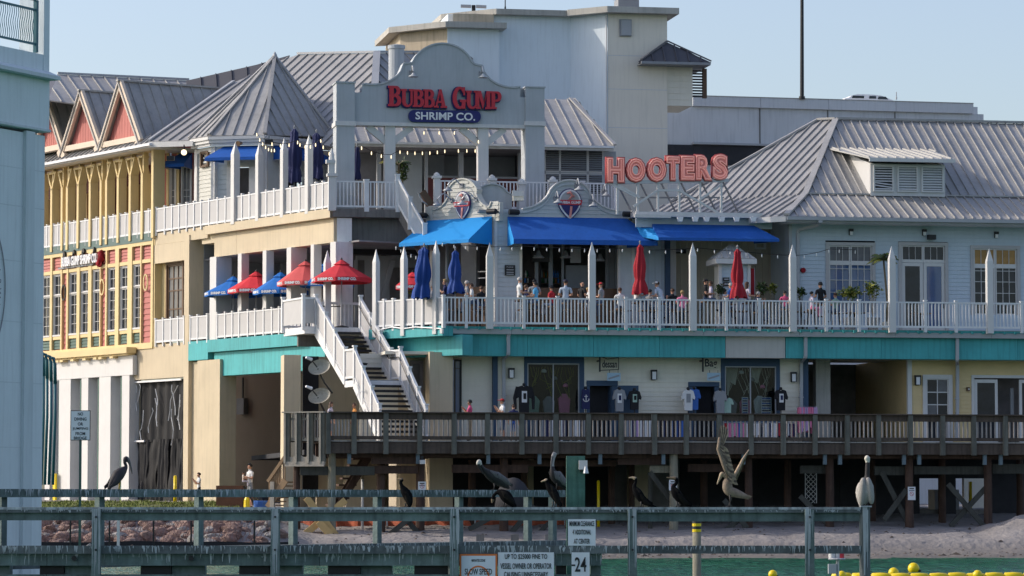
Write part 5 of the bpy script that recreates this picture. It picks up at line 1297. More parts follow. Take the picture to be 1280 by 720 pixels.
# bottles on the bar shelf
bm_=[mat('bottle_amber',(0.30,0.12,0.02),0.1,0.1,1,bump=0),mat('bottle_clear',(0.45,0.5,0.5),0.1,0.1,1,bump=0),mat('bottle_green',(0.02,0.12,0.05),0.1,0.1,1,bump=0),mat('bottle_blue',(0.05,0.2,0.55),0.1,0.1,1,bump=0)]
bmesh_=[]
for m in bm_:
    mb=MB(); mb.lathe([(.04,0),(.04,.18),(.015,.23),(.015,.30)],n=8); bmesh_.append(mb.mesh('bottle',m,smooth=True))
for i in range(34):
    px=657+43*(i%17)/17+rng.uniform(-.5,.5); y=(347,354)[i//17]; d=dI+.62
    o=bpy.data.objects.new('bottle',bmesh_[rng.randrange(4)]); link(o); o.location=R.w(R.S(px,d,y),d,R.Z(680,y,dI+.6)); o['label']='liquor bottle standing on a shelf of the bar'; o['category']='bottle'; o['group']='bottles on the bar shelves'
# hanging bell lamps
for px,py,d,lab in ((673,322,dB+.6,'grey pendant lamp hanging in the left of the big bar opening'),(707,322,dB+.9,'grey pendant lamp hanging in the middle of the big bar opening'),(750,326,dB+.9,'grey pendant lamp hanging right in the big bar opening')):
    s=R.S(px,d,py); z=R.Z(px,py,d); L1=Thing(R,'pendant_lamp',lab,'lamp',(s,d,z),group='pendant lamps of the bar'); mb=MB(); mb.lathe([(.05,.30),(.08,.24),(.12,.12),(.26,0),(.22,-.02)],(s,d,z),12); L1.part('lamp_shade',mb,M['grey'],smooth=True); mb=MB(); mb.tube([(s,d,z+.28),(s,d,zop+.25)],.015,5); L1.part('cord',mb,M['black'])
# ---- left part, turned to the left, with its own scalloped parapet
CB=Frame((R.w(SB(619),dB,0).x,R.w(SB(619),dB,0).y),-38)
sx=lambda px,py=300,d=0: CB.S(px,d,py)
zx=lambda py,px=580,d=0: CB.Z(px,py,d)
T=Thing(CB,'bar_corner','sunlit pale sided corner of the bar with a scalloped parapet and dark opening','bar building',(sx(580),0,Z_D2))
out=[(533,276),(533,257),(541,258.5)]+arc(540,231,24,32,270,335,6)+arc(579,248,20,24,155,25,12)+arc(615,230,21,30,205,262,6)+[(615,252.5),(625,252.5),(625,276)]
pts=[(sx(x,y),zx(y,x)) for x,y in out]
mb=MB(); mb.prism(pts,-.02,.22); T.part('parapet_wall',mb,M['paleside'])
lapband(out,0,0,CB,0,M['paleside'],T,sx,zx)
mb=MB(); cop=out[2:-2]
for a,b in zip(cop,cop[1:]):
    A=(sx(*a),.10,zx(a[1],a[0])+.02); B=(sx(*b),.10,zx(b[1],b[0])+.02)
    if (Vector(A)-Vector(B)).length>.02: mb.bar(A,B,.36,.06)
T.part('coping',mb,M['paleside'])
siding(T,sx(612),0.0,Z_D2,zx(276,615),0,M['paleside'])
T.bx('corner_board',sx(538),sx(541.5),-.05,.1,Z_D2,zx(258,540),M['paleside']); T.bx('corner_board',sx(551),sx(553.5),.3,.4,Z_D2,zx(300,560),dimw)
T.bx('flat_roof',sx(541),-.1,.25,3,zx(264),zx(261),M['grey'])
T.bx('inner_wall',sx(541),sx(560),1.9,2.0,Z_D2,zx(280),M['grey'])
T.bx('lintel',sx(541),sx(612),0,.2,zx(303,580),zx(276,580),M['paleside'])
T.bx('back_wall',sx(520),sx(620),3.0,3.1,Z_D2,zx(280),M['dark'])
T.bx('bar_counter',sx(562),sx(611),.4,.9,Z_D2,zx(358,590),M['brownwood'])
for i,y in enumerate((337,345)): T.bx('glass_rack',sx(575),sx(610),1.2,1.5,zx(y+1.2),zx(y),M['steel'])
# rounded parapet behind, between the two scallops (back of the roof curb)
T=Thing(R,'roof_curb','rounded grey blue parapet behind the pale scalloped one','parapet',(SB(616),dB+2,ZB(255)))
f2=lambda x,y:(R.S(x,dB+1.2,y),R.Z(x,y,dB+1.2))
o2=[(592,262),(592,238)]+arc(615,248,21,17.5,150,25,10)+[(640,244),(640,262)]
mb=MB(); mb.prism([f2(x,y) for x,y in o2],dB+1.2,dB+1.45); T.part('curb_wall',mb,M['signwall'])
mb=MB()
for a,b in zip(o2[1:-1],o2[2:-1]):
    A=f2(*a); B=f2(*b)
    if abs(A[0]-B[0])+abs(A[1]-B[1])>.02: mb.bar((A[0],dB+1.3,A[1]+.02),(B[0],dB+1.3,B[1]+.02),.36,.05)
T.part('coping',mb,M['signwall'])
T=Thing(R,'junction_box','pale electrical box on the roof between the two scalloped parapets','electrical box',(R.S(647,9.0,250),9,R.Z(647,256,9.0)))
T.bx('cabinet',R.S(641,9,247),R.S(654,9,247),8.9,9.2,R.Z(647,251,9),R.Z(647,239,9),M['cream2']); T.bx('lid',R.S(640.5,8.85,247),R.S(654.5,8.85,247),8.86,8.899,R.Z(647,245.5,9),R.Z(647,238.5,9),M['white']); T.bx('stand',R.S(646,9,255),R.S(649,9,255),8.98,9.1,R.Z(647,262,9),R.Z(647,251,9),M['grey'])
# emblems
def emblem(F,Sf,Zf,cx,cy,rx,ry,d,lab):
    T=Thing(F,'shield_emblem',lab,'emblem',(Sf(cx,cy,d),d,Zf(cy,cx,d)))
    def sh(k,y=0): 
        o=[]
        for i in range(28):
            a=2*pi*i/28; x=cos(a); z=sin(a); z2=z if z>0 else z*(1.0+.28*(1-abs(x))); x2=x*(1 if z>0 else (1-.22*(z*z)))
            o.append((Sf(cx,cy,d)+rx*k*x2,Zf(cy,cx,d)+ry*k*z2))
        return o
    for k,m,o_,nm in ((1.0,'sign_navy',0,'rim'),(.93,'sign_white',.02,'ring'),(.80,'gutter',.03,'field')):
        mb=MB(); mb.prism(sh(k),d-.06-o_,d-.0-o_*.5); T.part(nm,mb,M[m])
    mb=MB(); mb.prism(clip(sh(.80),1,Zf(cy,cx,d)-ry*.12,True),d-.105,d-.05); T.part('lower_field',mb,M['sign_navy'])
    x0=Sf(cx,cy,d); z0=Zf(cy,cx,d); mb=MB(); mb.prism([(x0-rx*1.02,z0+ry*.16),(x0+rx*1.02,z0+ry*.16),(x0+rx*.94,z0-ry*.20),(x0-rx*.94,z0-ry*.20)],d-.125,d-.06); T.part('banner',mb,M['letter_red'])
    text(T,'BUBBA GUMP',1,(x0,d-.13,z0-ry*.02),M['sign_white'],fit=rx*1.75,fity=ry*.2,extrude=.004,offset=.02)
    mb=MB(); mb.tube([(x0-rx*.1,d-.12,z0+ry*.2),(x0+rx*.25,d-.12,z0+ry*.45),(x0,d-.12,z0+ry*.72),(x0-rx*.3,d-.12,z0+ry*.62)],[rx*.05,rx*.17,rx*.14,rx*.03],8); T.part('curl_motif',mb,M['owl_face'],smooth=True)
    mb=MB(); mb.bar((x0+rx*.1,d-.12,z0-ry*.3),(x0,d-.12,z0-ry*1.1),rx*.18,.03,up=Vector((0,1,0))); T.part('ribbon',mb,M['owl_face'])
emblem(R,lambda x,y,d:R.S(x,d,y),lambda y,x,d:R.Z(x,y,d),712,253,.51,.58,dB-.05,'round shield emblem with a red banner on the bar parapet above the big awning')
emblem(CB,lambda x,y,d:CB.S(x,d,y),lambda y,x,d:CB.Z(x,y,d),579,255,.42,.54,-.06,'narrow shield emblem on the sunlit pale parapet')
for px,py,lab in ((720,232,'white gooseneck lamp at the top of the big parapet'),(694,248,'white gooseneck lamp left of the round shield emblem'),(757,238,'white gooseneck lamp behind the right end of the big parapet'),(738,252,'white gooseneck lamp right of the round shield emblem')):
    gooseneck(R,SB(px,py),dB-.05 if px!=757 else dB+.5,ZB(py,px),lab)
for px,py,lab in ((578,232,'grey gooseneck lamp at the top of the pale parapet'),(565,250,'grey gooseneck lamp left of the narrow emblem'),(596,249,'grey gooseneck lamp right of the narrow emblem')):
    gooseneck(CB,sx(px,py),-.05,zx(py,px),lab,side=-.25,m='steel')
for px,py,F_,Sf,Zf2,lab in ((534,270,CB,sx,zx,'black cylinder spotlight at the left end of the pale parapet'),(621,265,CB,sx,zx,'black cylinder spotlight at the right end of the pale parapet'),(641,266,R,SB,ZB,'black cylinder spotlight left of the big awning'),(783,268.5,R,SB,ZB,'black cylinder spotlight right of the big parapet')):
    s=Sf(px,py); z=Zf2(py,px); d=-.3 if F_ is CB else dB-.3; T=Thing(F_,'cylinder_spotlight',lab,'spotlight',(s,d,z),group='black cylinder spotlights'); mb=MB(); mb.tube([(s-.22,d-.05,z),(s+.18,d,z),(s+.24,d,z)],[.12,.12,.07],10); T.part('barrel',mb,M['black']); T.bx('bracket',s+.05,s+.11,d+.05,d+.28,z-.03,z+.03,M['black'])
# framed notices
for px,py,F_,Sf,Zf2,lab in ((636,338,CB,None,None,''),(637,338,R,SB,ZB,'small navy framed menu board with white lines left of the bar opening'),):
    if F_ is not R: continue
    s=SB(px,py); z0=ZB(344.5,px); z1=ZB(331.5,px); T=Thing(R,'menu_board',lab,'menu board',(s,dB-.1,z0)); T.bx('frame',s-.22,s+.22,dB-.1,dB-.06,z0,z1,M['black'])
    text(T,'PLEASE',1,(s,dB-.105,ZB(334,px)),M['gutter'],fit=.28,fity=.07,extrude=.003)
    for y in (337,340,342.5): T.bx('text_line',s-.15,s+.15,dB-.106,dB-.101,ZB(y+1,px),ZB(y,px),M['gutter'])
# ================================================================ awnings
def awning(F,s0,s1,d,z1,z0,proj,val,m,lab,side=None,top_in0=0.0,top_in1=0.0,inset=True):
    """sloping canvas with triangular ends and a valance; top_in: how far its upper edge is drawn in at each end"""
    T=Thing(F,'awning',lab,'awning',((s0+s1)/2,d,z0)); side=side or m
    mb=MB(); mb.poly([(s0,d-proj,z0),(s1,d-proj,z0),(s1-top_in1,d,z1),(s0+top_in0,d,z1)]); mb.poly([(s0,d-proj,z0-.015),(s0+top_in0,d,z1-.015),(s1-top_in1,d,z1-.015),(s1,d-proj,z0-.015)]); T.part('canopy',mb,M[m])
    for s,t,nm in ((s0,s0+top_in0,0),(s1,s1-top_in1,1)):
        mb=MB(); mb.poly([(s,d-proj,z0-val),(s,d-proj,z0),(t,d,z1),(t,d,z0-val)]); mb.poly([(s+.01,d-proj,z0-val),(t+.01,d,z0-val),(t+.01,d,z1),(s+.01,d-proj,z0)]); T.part('side_panel',mb,M[side if nm==0 else m])
    mb=MB(); mb.box(s0,s1,d-proj-.012,d-proj,z0-val,z0); T.part('valance',mb,M[m])
    mb=MB(); mb.tube([(s0,d-proj+.03,z0-val+.02),(s1,d-proj+.03,z0-val+.02)],.02,5); mb.tube([(s0+.03,d-proj+.03,z0-val+.02),(s0+.03,d,z0-val+.02)],.02,5); mb.tube([(s1-.03,d-proj+.03,z0-val+.02),(s1-.03,d,z0-val+.02)],.02,5)
    T.part('frame',mb,M['steel']); return T
k=.0
dA=dB-.06
pr_=1.5
z1=ZB(272,710); z0=R.Z(710,299.5,dB-pr_)
awning(R,R.S(642,dB-pr_,300),R.S(822,dB-pr_,303),dA,z1,z0,pr_-.06,.20,'awn','wide blue awning over the big bar opening, mostly in shade',side='awn_sunlit',top_in0=.0,top_in1=1.0)
pr2=1.6
awning(CB,CB.S(499,-pr2,305),CB.S(586,-pr2,300),-.06,zx(273,580),CB.Z(560,300.5,-pr2),pr2-.06,.14,'awn_sunlit','bright blue sunlit awning over the bar corner left',top_in0=.3,top_in1=-.0)
z1=R.Z(890,281,7.05); z0=R.Z(890,297.5,5.9)
awning(R,R.S(823,5.9,300),R.S(974,5.9,300),7.05,z1,z0,1.15,.12,'awn','long blue awning on the beige wing below the coral letters',top_in0=.0,top_in1=.8)
fa=Frame((R.w(R.S(823,5.9,300),5.9,0).x,R.w(R.S(823,5.9,300),5.9,0).y),-35)
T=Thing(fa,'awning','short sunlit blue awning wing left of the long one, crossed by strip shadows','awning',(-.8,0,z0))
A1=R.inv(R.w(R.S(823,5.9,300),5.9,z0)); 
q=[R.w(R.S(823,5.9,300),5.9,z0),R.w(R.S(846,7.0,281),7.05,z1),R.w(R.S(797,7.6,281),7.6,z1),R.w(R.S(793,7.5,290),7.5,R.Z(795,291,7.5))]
mb=MB(); mb.poly([fa.inv(v) for v in q]); mb.poly([fa.inv(v)-Vector((0,0,.015)) for v in q][::-1]); T.part('canopy',mb,M['awn_sunlit'])
mb=MB(); mb.poly([fa.inv(q[0]),fa.inv(q[3]),fa.inv(q[3])-Vector((0,0,.12)),fa.inv(q[0])-Vector((0,0,.12))]); T.part('valance',mb,M['awn_sunlit'])
for k in range(5):
    s=R.S(800+k*9,7.0,270); T.bx('support_strut',s,0,0,0,0,0,M['white']) if False else None
# ================================================================ top deck of the centre and left wing
def LS(px,d=0,py=300): return L.S(px,d,py)
def LZ(px,py,d=0): return L.Z(px,py,d)
zd3=LZ(415,260.5)
# level 3 railings along the left wing
tp3=[(294,177),(324,178),(355,172),(386,168)]; tl3=[LS(p,0,230) for p,_ in tp3]
base=[LS(p,0,250) for p in (196,206.6,215.7,224.5,234,243,252,262,272.6,282.5,303,312.5,333.5,343.5,364,375,395,404,413.5)]
railing_white(L,0,0,zd3,0,'long white railing with pale solid panels on the top deck of the left wing',posts=sorted(base+tl3),tall=tl3,panels=True,last=False,postw=.09,h=1.15)
for (p,y),nm in zip(tp3,('left of the blue awning of the turret','at the right end of the turret awning','left of the two navy closed umbrellas','between the two navy closed umbrellas')):
    s=LS(p,0,230); picket_post(L,s,0,zd3-.1,LZ(p,y),'white pointed post on the top deck '+nm,group='white pointed posts of the top deck',w=.30 if p<300 else .26)
a=[LS(p,0,270) for p in (52,60,68,74,81,88,94,100,108,115,122,129,136,143,151,158,166,173,180,187,194)]
railing_white(L,0,0,zd3,-.02,'far white panel railing between the yellow porch posts',posts=a,panels=True,postw=.08,h=1.12)
p_=[R3.S(p,0,240) for p in (415,458,497)]
railing_white(R3,p_[0],p_[-1],zd3,0,'short white baluster railing at the corner of the top deck',posts=p_,h=1.18,postw=.2)
T=Thing(R3,'newel_post','white newel post with a stepped finial at the corner of the top deck','post',(0,0,zd3))
s=0; T.bx('shaft',s-.16,s+.16,-.18,.14,zd3-.1,zd3+1.35,M['white']); T.bx('cap',s-.22,s+.22,-.24,.2,zd3+1.35,zd3+1.47,M['white']); T.bx('lantern_base',s-.16,s+.1,-.15,.12,zd3+1.47,zd3+2.0,M['white']); T.bx('lantern_cap',s-.26,s+.12,-.2,.16,zd3+1.9,zd3+2.05,M['white'])
mb=MB(); mb.lathe([(.13,0),(.09,.25),(.02,.5)],(s-.02,-.02,zd3+2.05),8); T.part('finial',mb,M['white'])
# railing of the roof terrace under the portal and the stair rail leading down
d9=11.2
p_=[R.S(p,d9,235) for p in (546,580,615,652,690,728,770)]
railing_white(R,p_[0],p_[-1],R.Z(650,260,d9)-.1,d9,'white balustrade of the roof terrace behind the scalloped parapets',posts=p_,h=R.Z(650,227,d9)-R.Z(650,260,d9)+.1,postw=.2)
for px,yt,lab in ((546,216,'white newel post at the head of the short flight down to the bar'),(615,219,'white newel post above the rounded parapet'),(652,224,'white newel post behind the electrical box'),(691,221,'white newel post below the left louvred window')):
    s=R.S(px,d9,235); T=Thing(R,'newel_post',lab,'post',(s,d9,zd3)); T.bx('shaft',s-.13,s+.13,d9-.14,d9+.14,R.Z(px,262,d9),R.Z(px,yt+7,d9),M['white']); T.bx('cap',s-.19,s+.19,d9-.2,d9+.2,R.Z(px,yt+7,d9),R.Z(px,yt+4,d9),M['white'])
    mb=MB(); mb.lathe([(.14,0),(.13,.08),(.03,.16)],(s,d9,R.Z(px,yt+4,d9)),8); T.part('finial',mb,M['white'])
T=Thing(R3,'stair_railing','white slanting baluster railing of the stair going down from the top deck','railing',(R3.S(497,0,230),-.1,zd3))
A=R3.hit(497,222,0); st0=Vector((A[0],0,A[1])); B=R3.hit(532,285,-1.5); st1=Vector((B[0],-1.5,B[1]))
dn=Vector((0,0,1))
mb=MB(); mb.bar(st0,st1,.09,.09); T.part('handrail',mb,M['vinyl']); mb=MB(); mb.bar(st0-dn*1.05,st1-dn*1.05,.08,.1); T.part('bottom_rail',mb,M['vinyl'])
for k in range(22):
    q=st0.lerp(st1,(k+.5)/22); T.bx('baluster',q.x-.024,q.x+.024,q.y-.02,q.y+.02,q.z-1.0,q.z-.04,M['vinyl'])
for t in (0,.45,.97):
    q=st0.lerp(st1,t); T.bx('post',q.x-.09,q.x+.09,q.y-.09,q.y+.09,q.z-1.25,q.z+.10,M['vinyl']); T.bx('post_cap',q.x-.11,q.x+.11,q.y-.11,q.y+.11,q.z+.10,q.z+.15,M['vinyl'])
mb=MB(); mb.bar(st0-dn*1.3+Vector((0,.15,0)),st1-dn*1.3+Vector((0,.15,0)),.08,.34); T.part('stringer',mb,M['darkconc'])
T=Thing(R,'fry_cover','brown folded canvas cover on the landing beside the short flight of stairs','cover',(R.S(533,10,245),10,zd3-.6))
mb=MB(); mb.bar((R.S(527,10,240),10,R.Z(530,240,10)),(R.S(538,10,256),10,R.Z(536,256,10)),.5,.28); T.part('canvas',mb,M['brownwood']); mb=MB(); mb.tube([(R.S(522,10,240),9.8,R.Z(522,241,10)),(R.S(527,10,250),9.8,R.Z(527,252,10)),(R.S(535,10,256),9.8,R.Z(535,257,10))],.04,6); T.part('frame',mb,M['steel'])

# ---------------------------------------------------------------- left wing body
T=Thing(L,'left_wing','cream left wing with two decks, yellow porch, red gables and grey metal roofs','building',(LS(250),3,2))
gz=1.4
# cream deck edge and beam, level 3
zl0=LZ(415,272); zl1=zd3-.0
zb0=LZ(415,302.5)
T.bx('deck_edge',LS(259),LS(415.2),-.12,.4,zl0,zl1,M['cream']); T.bx('deck_edge',LS(191),LS(259)-.02,.02,.4,LZ(240,300),zl1,M['cream'])
T.bx('beam',LS(293),LS(414),.12,.7,zb0,zl0-.01,M['cream']); T.bx('beam',LS(265),LS(293)-.015,.12,.7,zb0,zl0-.01,M['cream'])
T.bx('wall_band',LS(192),LS(232),.0,.35,LZ(215,327),LZ(240,300)-.01,M['cream']); T.bx('lintel_drop',LS(249),LS(265)-.01,.14,.6,LZ(258,304),zl0-.01,M['cream'])
T.bx('pier',LS(231.5),LS(237.5),-.04,.7,gz,LZ(234,294),M['cream'])
T.bx('deck_slab',LS(190),LS(415.2)-.05,.41,9,zl0+.1,zl1-.02,M['concrete'])
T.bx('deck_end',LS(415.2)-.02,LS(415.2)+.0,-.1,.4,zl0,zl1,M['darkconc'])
# columns of level 2
z2=LZ(376,415.5)   # level 2 floor of the left wing
for a,b,dp in ((263,271,.75),(298,302.5,.35),(329,333.5,.35),(359,364.5,.75),(389,393,.35),(413.5,420.3,.8)):
    T.bx('column',LS(a,0,340),LS(b,0,340),-.03,dp,z2,zb0-.005,M['white'])
T.bx('level_floor',LS(192),LS(431),.45,9,z2-.25,z2-.01,M['concrete'])
# back walls of level 2
T.bx('inner_wall',LS(237,2,340),LS(300,7,340),6.6,6.7,z2,zb0,M['mid']); T.bx('side_wall',LS(237),LS(237)+.12,.7,6.6,z2,zl0,M['grey'])
T.bx('inner_wall',LS(300,8,340),LS(440,8,340),8,8.1,z2,zb0,M['mid'])
for a in (283,302,322,341,352,372,384): 
    T.bx('inner_post',LS(a,4.5,345),LS(a,4.5,345)+.22,4.4,4.7,z2,zb0,mat('dim_white_post',(0.4,0.4,0.42),0.6,0.1,2))  # post white is darkened to imitate the shade under the deck
for a,b in ((286,297),(312,326),(344,352),(366,371)): T.bx('dark_window',LS(a,7.8,350),LS(b,7.8,350),7.7,7.8,z2+.9,z2+3.2,M['dark'])
T.bx('ceiling',LS(237),LS(431),.7,8,zb0-.02,zb0+.05,M['mid'])
# brown window, red strip, yellow trims at left
T.bx('wall_red',LS(193,.36),LS(203,.36),.42,.5,z2,LZ(215,327),M['red']); T.bx('trim',LS(201.5,.36),LS(208,.36),.36,.46,z2,LZ(215,327),M['yellow'])
window(T,LS(208,.36),LS(230,.36),z2+.1,LZ(218,327.5,.36),.38,M['brownwood'],M['glassg'],trim=.12,cols=3,rows=(0,.2,.4,.66,.83,1),frame=.08,mun=.05)
T.bx('recess_soffit',LS(193,.4),LS(232,.4),.35,1.0,LZ(215,327),LZ(215,326),M['cream'])
# wall below level 2 with the plastic curtain
T.bx('cream_wall',LS(166),LS(232)-.02,.0,.4,LZ(200,473),LZ(213,433),M['cream']); T.bx('base_pier',LS(161),LS(168),.02,.4,gz,LZ(165,447),M['cream'])
T.bx('slab_edge',LS(192),LS(232)-.02,.02,.3,LZ(213,433)+.004,z2-.012,M['cream'])
T.bx('curtain_back',LS(168,.6),LS(232,.6),1.6,1.7,gz,LZ(200,473),M['dark'])
# teal edge of level 2
T.bx('teal_edge',LS(237.6),LS(262),-.06,.44,LZ(250,450),z2-.012,M['teal']); T.bx('teal_edge',LS(262)+.01,LS(383),-.1,.44,LZ(320,436),z2-.012,M['teal'])
T.bx('teal_beam',LS(268,.1),LS(406,.1),.12,.7,LZ(320,467,.1),LZ(320,437,.1),M['teal'])
# big pillars and deep wall
T.bx('pillar',LS(237.6),LS(247),.16,.8,gz,LZ(243,452),M['cream']); T.bx('pillar',LS(247,-.05),LS(275,-.05),-.02,.8,gz,LZ(260,450),M['cream'])
T.bx('pillar',LS(357.5,.6,480),LS(365.5,.6,480),.6,1.4,gz,LZ(370,466,.5),M['cream'])
T.bx('deep_wall',LS(255,6),LS(470,6),6.5,6.7,gz,z2-.25,mat('beige_back_wall',(0.40,0.33,0.24),0.85,0.08,.6)); 
T.bx('ceiling_beam',LS(300,3,465),LS(420,3,465),3,3.4,z2-.7,z2-.26,M['dark'])
# corner: big lilac column, dark concrete under the terrace
ZC=P(430,372,140).z
T.bx('corner_column',LS(420.3,.0,340)-.0,LS(420.3,0,340)+.02,.0,.8,z2,zb0,M['vinyl'])
c0=R3.S(420.4,-.05,340)
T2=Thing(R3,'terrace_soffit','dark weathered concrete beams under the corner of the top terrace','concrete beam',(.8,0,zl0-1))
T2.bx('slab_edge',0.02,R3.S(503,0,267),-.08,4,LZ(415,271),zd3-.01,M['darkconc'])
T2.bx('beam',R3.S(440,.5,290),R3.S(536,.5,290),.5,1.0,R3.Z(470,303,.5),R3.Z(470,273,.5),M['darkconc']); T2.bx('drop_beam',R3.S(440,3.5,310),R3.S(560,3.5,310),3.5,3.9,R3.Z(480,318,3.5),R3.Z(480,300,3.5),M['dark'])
T2.bx('column',R3.S(421,.1,330),R3.S(439.5,.1,330),.05,.6,z2,LZ(415,272),M['vinyl'])
T2.bx('back_wall',R3.S(438,7,330),R3.S(560,7,330),7,7.2,z2-.5,R3.Z(480,295,7),M['mid'])
T2.bx('floor',R3.S(455,-1,400),R3.S(520,0,400),-.8,7,Z_D2-.3,Z_D2-.012,M['concrete'])
# pale frame and door, the shade mixed into their white
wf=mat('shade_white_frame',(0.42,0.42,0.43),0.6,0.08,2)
T2.bx('door_frame_head',R3.S(445,4.6,322),R3.S(496,4.6,322),4.6,4.8,R3.Z(470,325,4.6),R3.Z(470,320,4.6),wf)
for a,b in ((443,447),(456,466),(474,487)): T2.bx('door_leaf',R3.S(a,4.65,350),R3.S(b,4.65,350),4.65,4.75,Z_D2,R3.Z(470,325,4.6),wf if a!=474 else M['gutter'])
mb=MB(); f=lambda x,y:(R3.S(x,4.5,y),R3.Z(x,y,4.5)); mb.prism([f(488,325),f(494,327),f(484,362),f(480,372),f(476,372)],4.45,4.6); T2.part('tied_curtain',mb,M['gutter'])
# ---------------------------------------------------------------- yellow and red timber front
T=Thing(L,'timber_facade_house','yellow framed front with red boards, tall white windows and green panels','building front',(LS(120),0,LZ(171,430)))
zz=lambda y: LZ(171,y)
xl,xr=LS(40),LS(192.5)
T.bx('green_band',LS(30),LS(191),-.06,.1,LZ(190,301),LZ(190,291),M['sage'])
T.bx('wall_base',xl,xr-.02,.14,.2,zz(436),zz(300),M['red'])
T.bx('top_trim',xl,xr,-.04,.14,zz(308),zz(301.3),M['yellow']); T.bx('bottom_trim',xl,xr,-.06,.14,zz(437),zz(429.5),M['yellow'])
T.bx('lintel_trim',xl,xr-.3,-.02,.14,zz(330),zz(325.5),M['yellow'])
# red boards: each board its own part between the studs
def redfield(a,b,y0,y1,n,m='red'):
    s0,s1=LS(a),LS(b); za,zb3=zz(y1),zz(y0)
    for k in range(n):
        mb=MB(); z0=za+(zb3-za)*k/n; z1=za+(zb3-za)*(k+1)/n; j=len(mb.v)
        mb.v += [(s0,.05,z0),(s1,.05,z0),(s1,.09,z1),(s0,.09,z1),(s0,.14,z0),(s1,.14,z0),(s1,.14,z1),(s0,.14,z1)]
        for q in ((0,1,2,3),(0,4,5,1),(3,2,6,7),(1,5,6,2),(0,3,7,4)): mb.f.append(tuple(j+i for i in q)); mb.mi.append(0)
        T.part('board',mb,M[m])
wc=[(54,62),(68,76.5),(88,96),(102.5,110.5),(117.5,125),(136.5,144),(151.5,159.5),(168,175.5)]
for a,b in wc:
    sa,sb_=LS(a-1.2),LS(b+.7)
    window(T,sa,sb_,zz(357.8),zz(331),.07,M['white'],M['glassd'],trim=.02,cols=2,rows=2,frame=.055,mun=.016,inset=.06)
    window(T,sa,sb_,zz(411),zz(357.8),.07,M['white'],M['glassd'],trim=.02,cols=2,rows=4,frame=.055,mun=.016,inset=.06)
    T.bx('window_sill',sa-.03,sb_+.03,-.02,.07,zz(411.5),zz(409.3),M['white'])
    redfield(a-1.2 if a>60 else a-2,b+.7,416,428,3,'dgreen'); redfield(a-1.2,b+.7,309,325,4)
    T.bx('rail_trim',LS(a-2),LS(b+1.5),.0,.13,zz(415.8),zz(411.6),M['yellow'])
studs=[(64.2,66.6),(77.3,79),(84.6,86.6),(97.5,101),(111.7,115.7),(126,127.2),(133.2,135),(145.3,149.8),(160.8,166.3),(176.6,178),(189.8,192.5)]
for a,b in studs: T.bx('stud',LS(a),LS(b),-.05,.14,zz(429.5),zz(308)if b-a>1.9 else zz(308),M['yellow'])
for a,b in ((79.1,84.5),(127.3,133.1),(178.1,189.7)): redfield(a,b,330.2,429,14); redfield(a,b,309,325,4)
T.bx('side_return',xr-.02,xr+.1,0,.9,zz(437),zz(301),M['yellow'])
for px,py,m,lab in ((183.5,353,'yellow','yellow oval ring'),(129,359,'yellow','yellow oval ring'),(81,366,'black','dark oval ring')):
    s=LS(px,0,py); z=LZ(px,py); mb=MB(); pr=None
    for i in range(19):
        a=2*pi*i/18; q=(s+.20*cos(a),-.06,z+.33*sin(a)*1.1)
        if pr: mb.bar(pr,q,.07,.05,up=Vector((0,1,0)))
        pr=q
    T.part('oval_ornament',mb,M[m],label=lab)
# raised white lettering
T2=Thing(L,'wall_lettering','white raised letters reading BUBBA GUMP SHRIMP CO on the yellow and red front','sign',(LS(97),-.1,LZ(97,325)))
zc_=LZ(97,325.5)
x=LS(74.5,-.3,325); tot=LS(118.5,-.3,325)-x; words=[('Bubba',1.0),('Gump',.98),('Shrimp',1.2),('Co.',.6)]
W_=sum(w for _,w in words)+.3
for i,(wd,w) in enumerate(words):
    ww=w/W_*tot
    me=text_mesh(wd.upper(),1,.02,.03); X=[v.co.x for v in me.vertices]; Zz=[v.co.z for v in me.vertices]
    me.transform(Matrix.Translation((-min(X),0,-min(Zz)))); me.transform(Matrix.Diagonal((ww/(max(X)-min(X)),2.2,.46/(max(Zz)-min(Zz)),1))); me.materials.append(M['sign_white'])
    T2.put('word',me,(x,-.16,zc_-.25)); 
    me=text_mesh(wd[0],1,.02,.04); X=[v.co.x for v in me.vertices]; Zz=[v.co.z for v in me.vertices]
    me.transform(Matrix.Translation((-min(X),0,-min(Zz)))); me.transform(Matrix.Diagonal((ww*.26/(max(X)-min(X)),2.5,.72/(max(Zz)-min(Zz)),1))); me.materials.append(M['black']); T2.put('initial_shadow',me,(x+.02,-.10,zc_-.2))
    x+=ww+.1/W_*tot
T2.bx('raceway',LS(75),LS(118),-.09,-.05,zc_-.33,zc_-.25,M['grey'])
s=LS(122.5,-.2,322); mb=MB(); z=LZ(122.5,323)
mb.tube([(s-.28,-.12,z-.2),(s,-.14,z-.3),(s+.28,-.14,z-.05),(s+.18,-.14,z+.25),(s-.12,-.13,z+.2)],[.05,.16,.18,.14,.04],8); T3=Thing(L,'curl_sign','small dark red curled sign at the right end of the white wall letters','sign',(s,-.1,z)); T3.part('body',mb,M['darkredc'],smooth=True)
mb=MB()
for k in range(5): mb.tube([(s-.1+.08*k,-.16,z-.3+.04*k),(s-.02+.1*k,-.2,z-.48+.03*k)],.015,4)
T3.part('leg',mb,M['darkredc'])
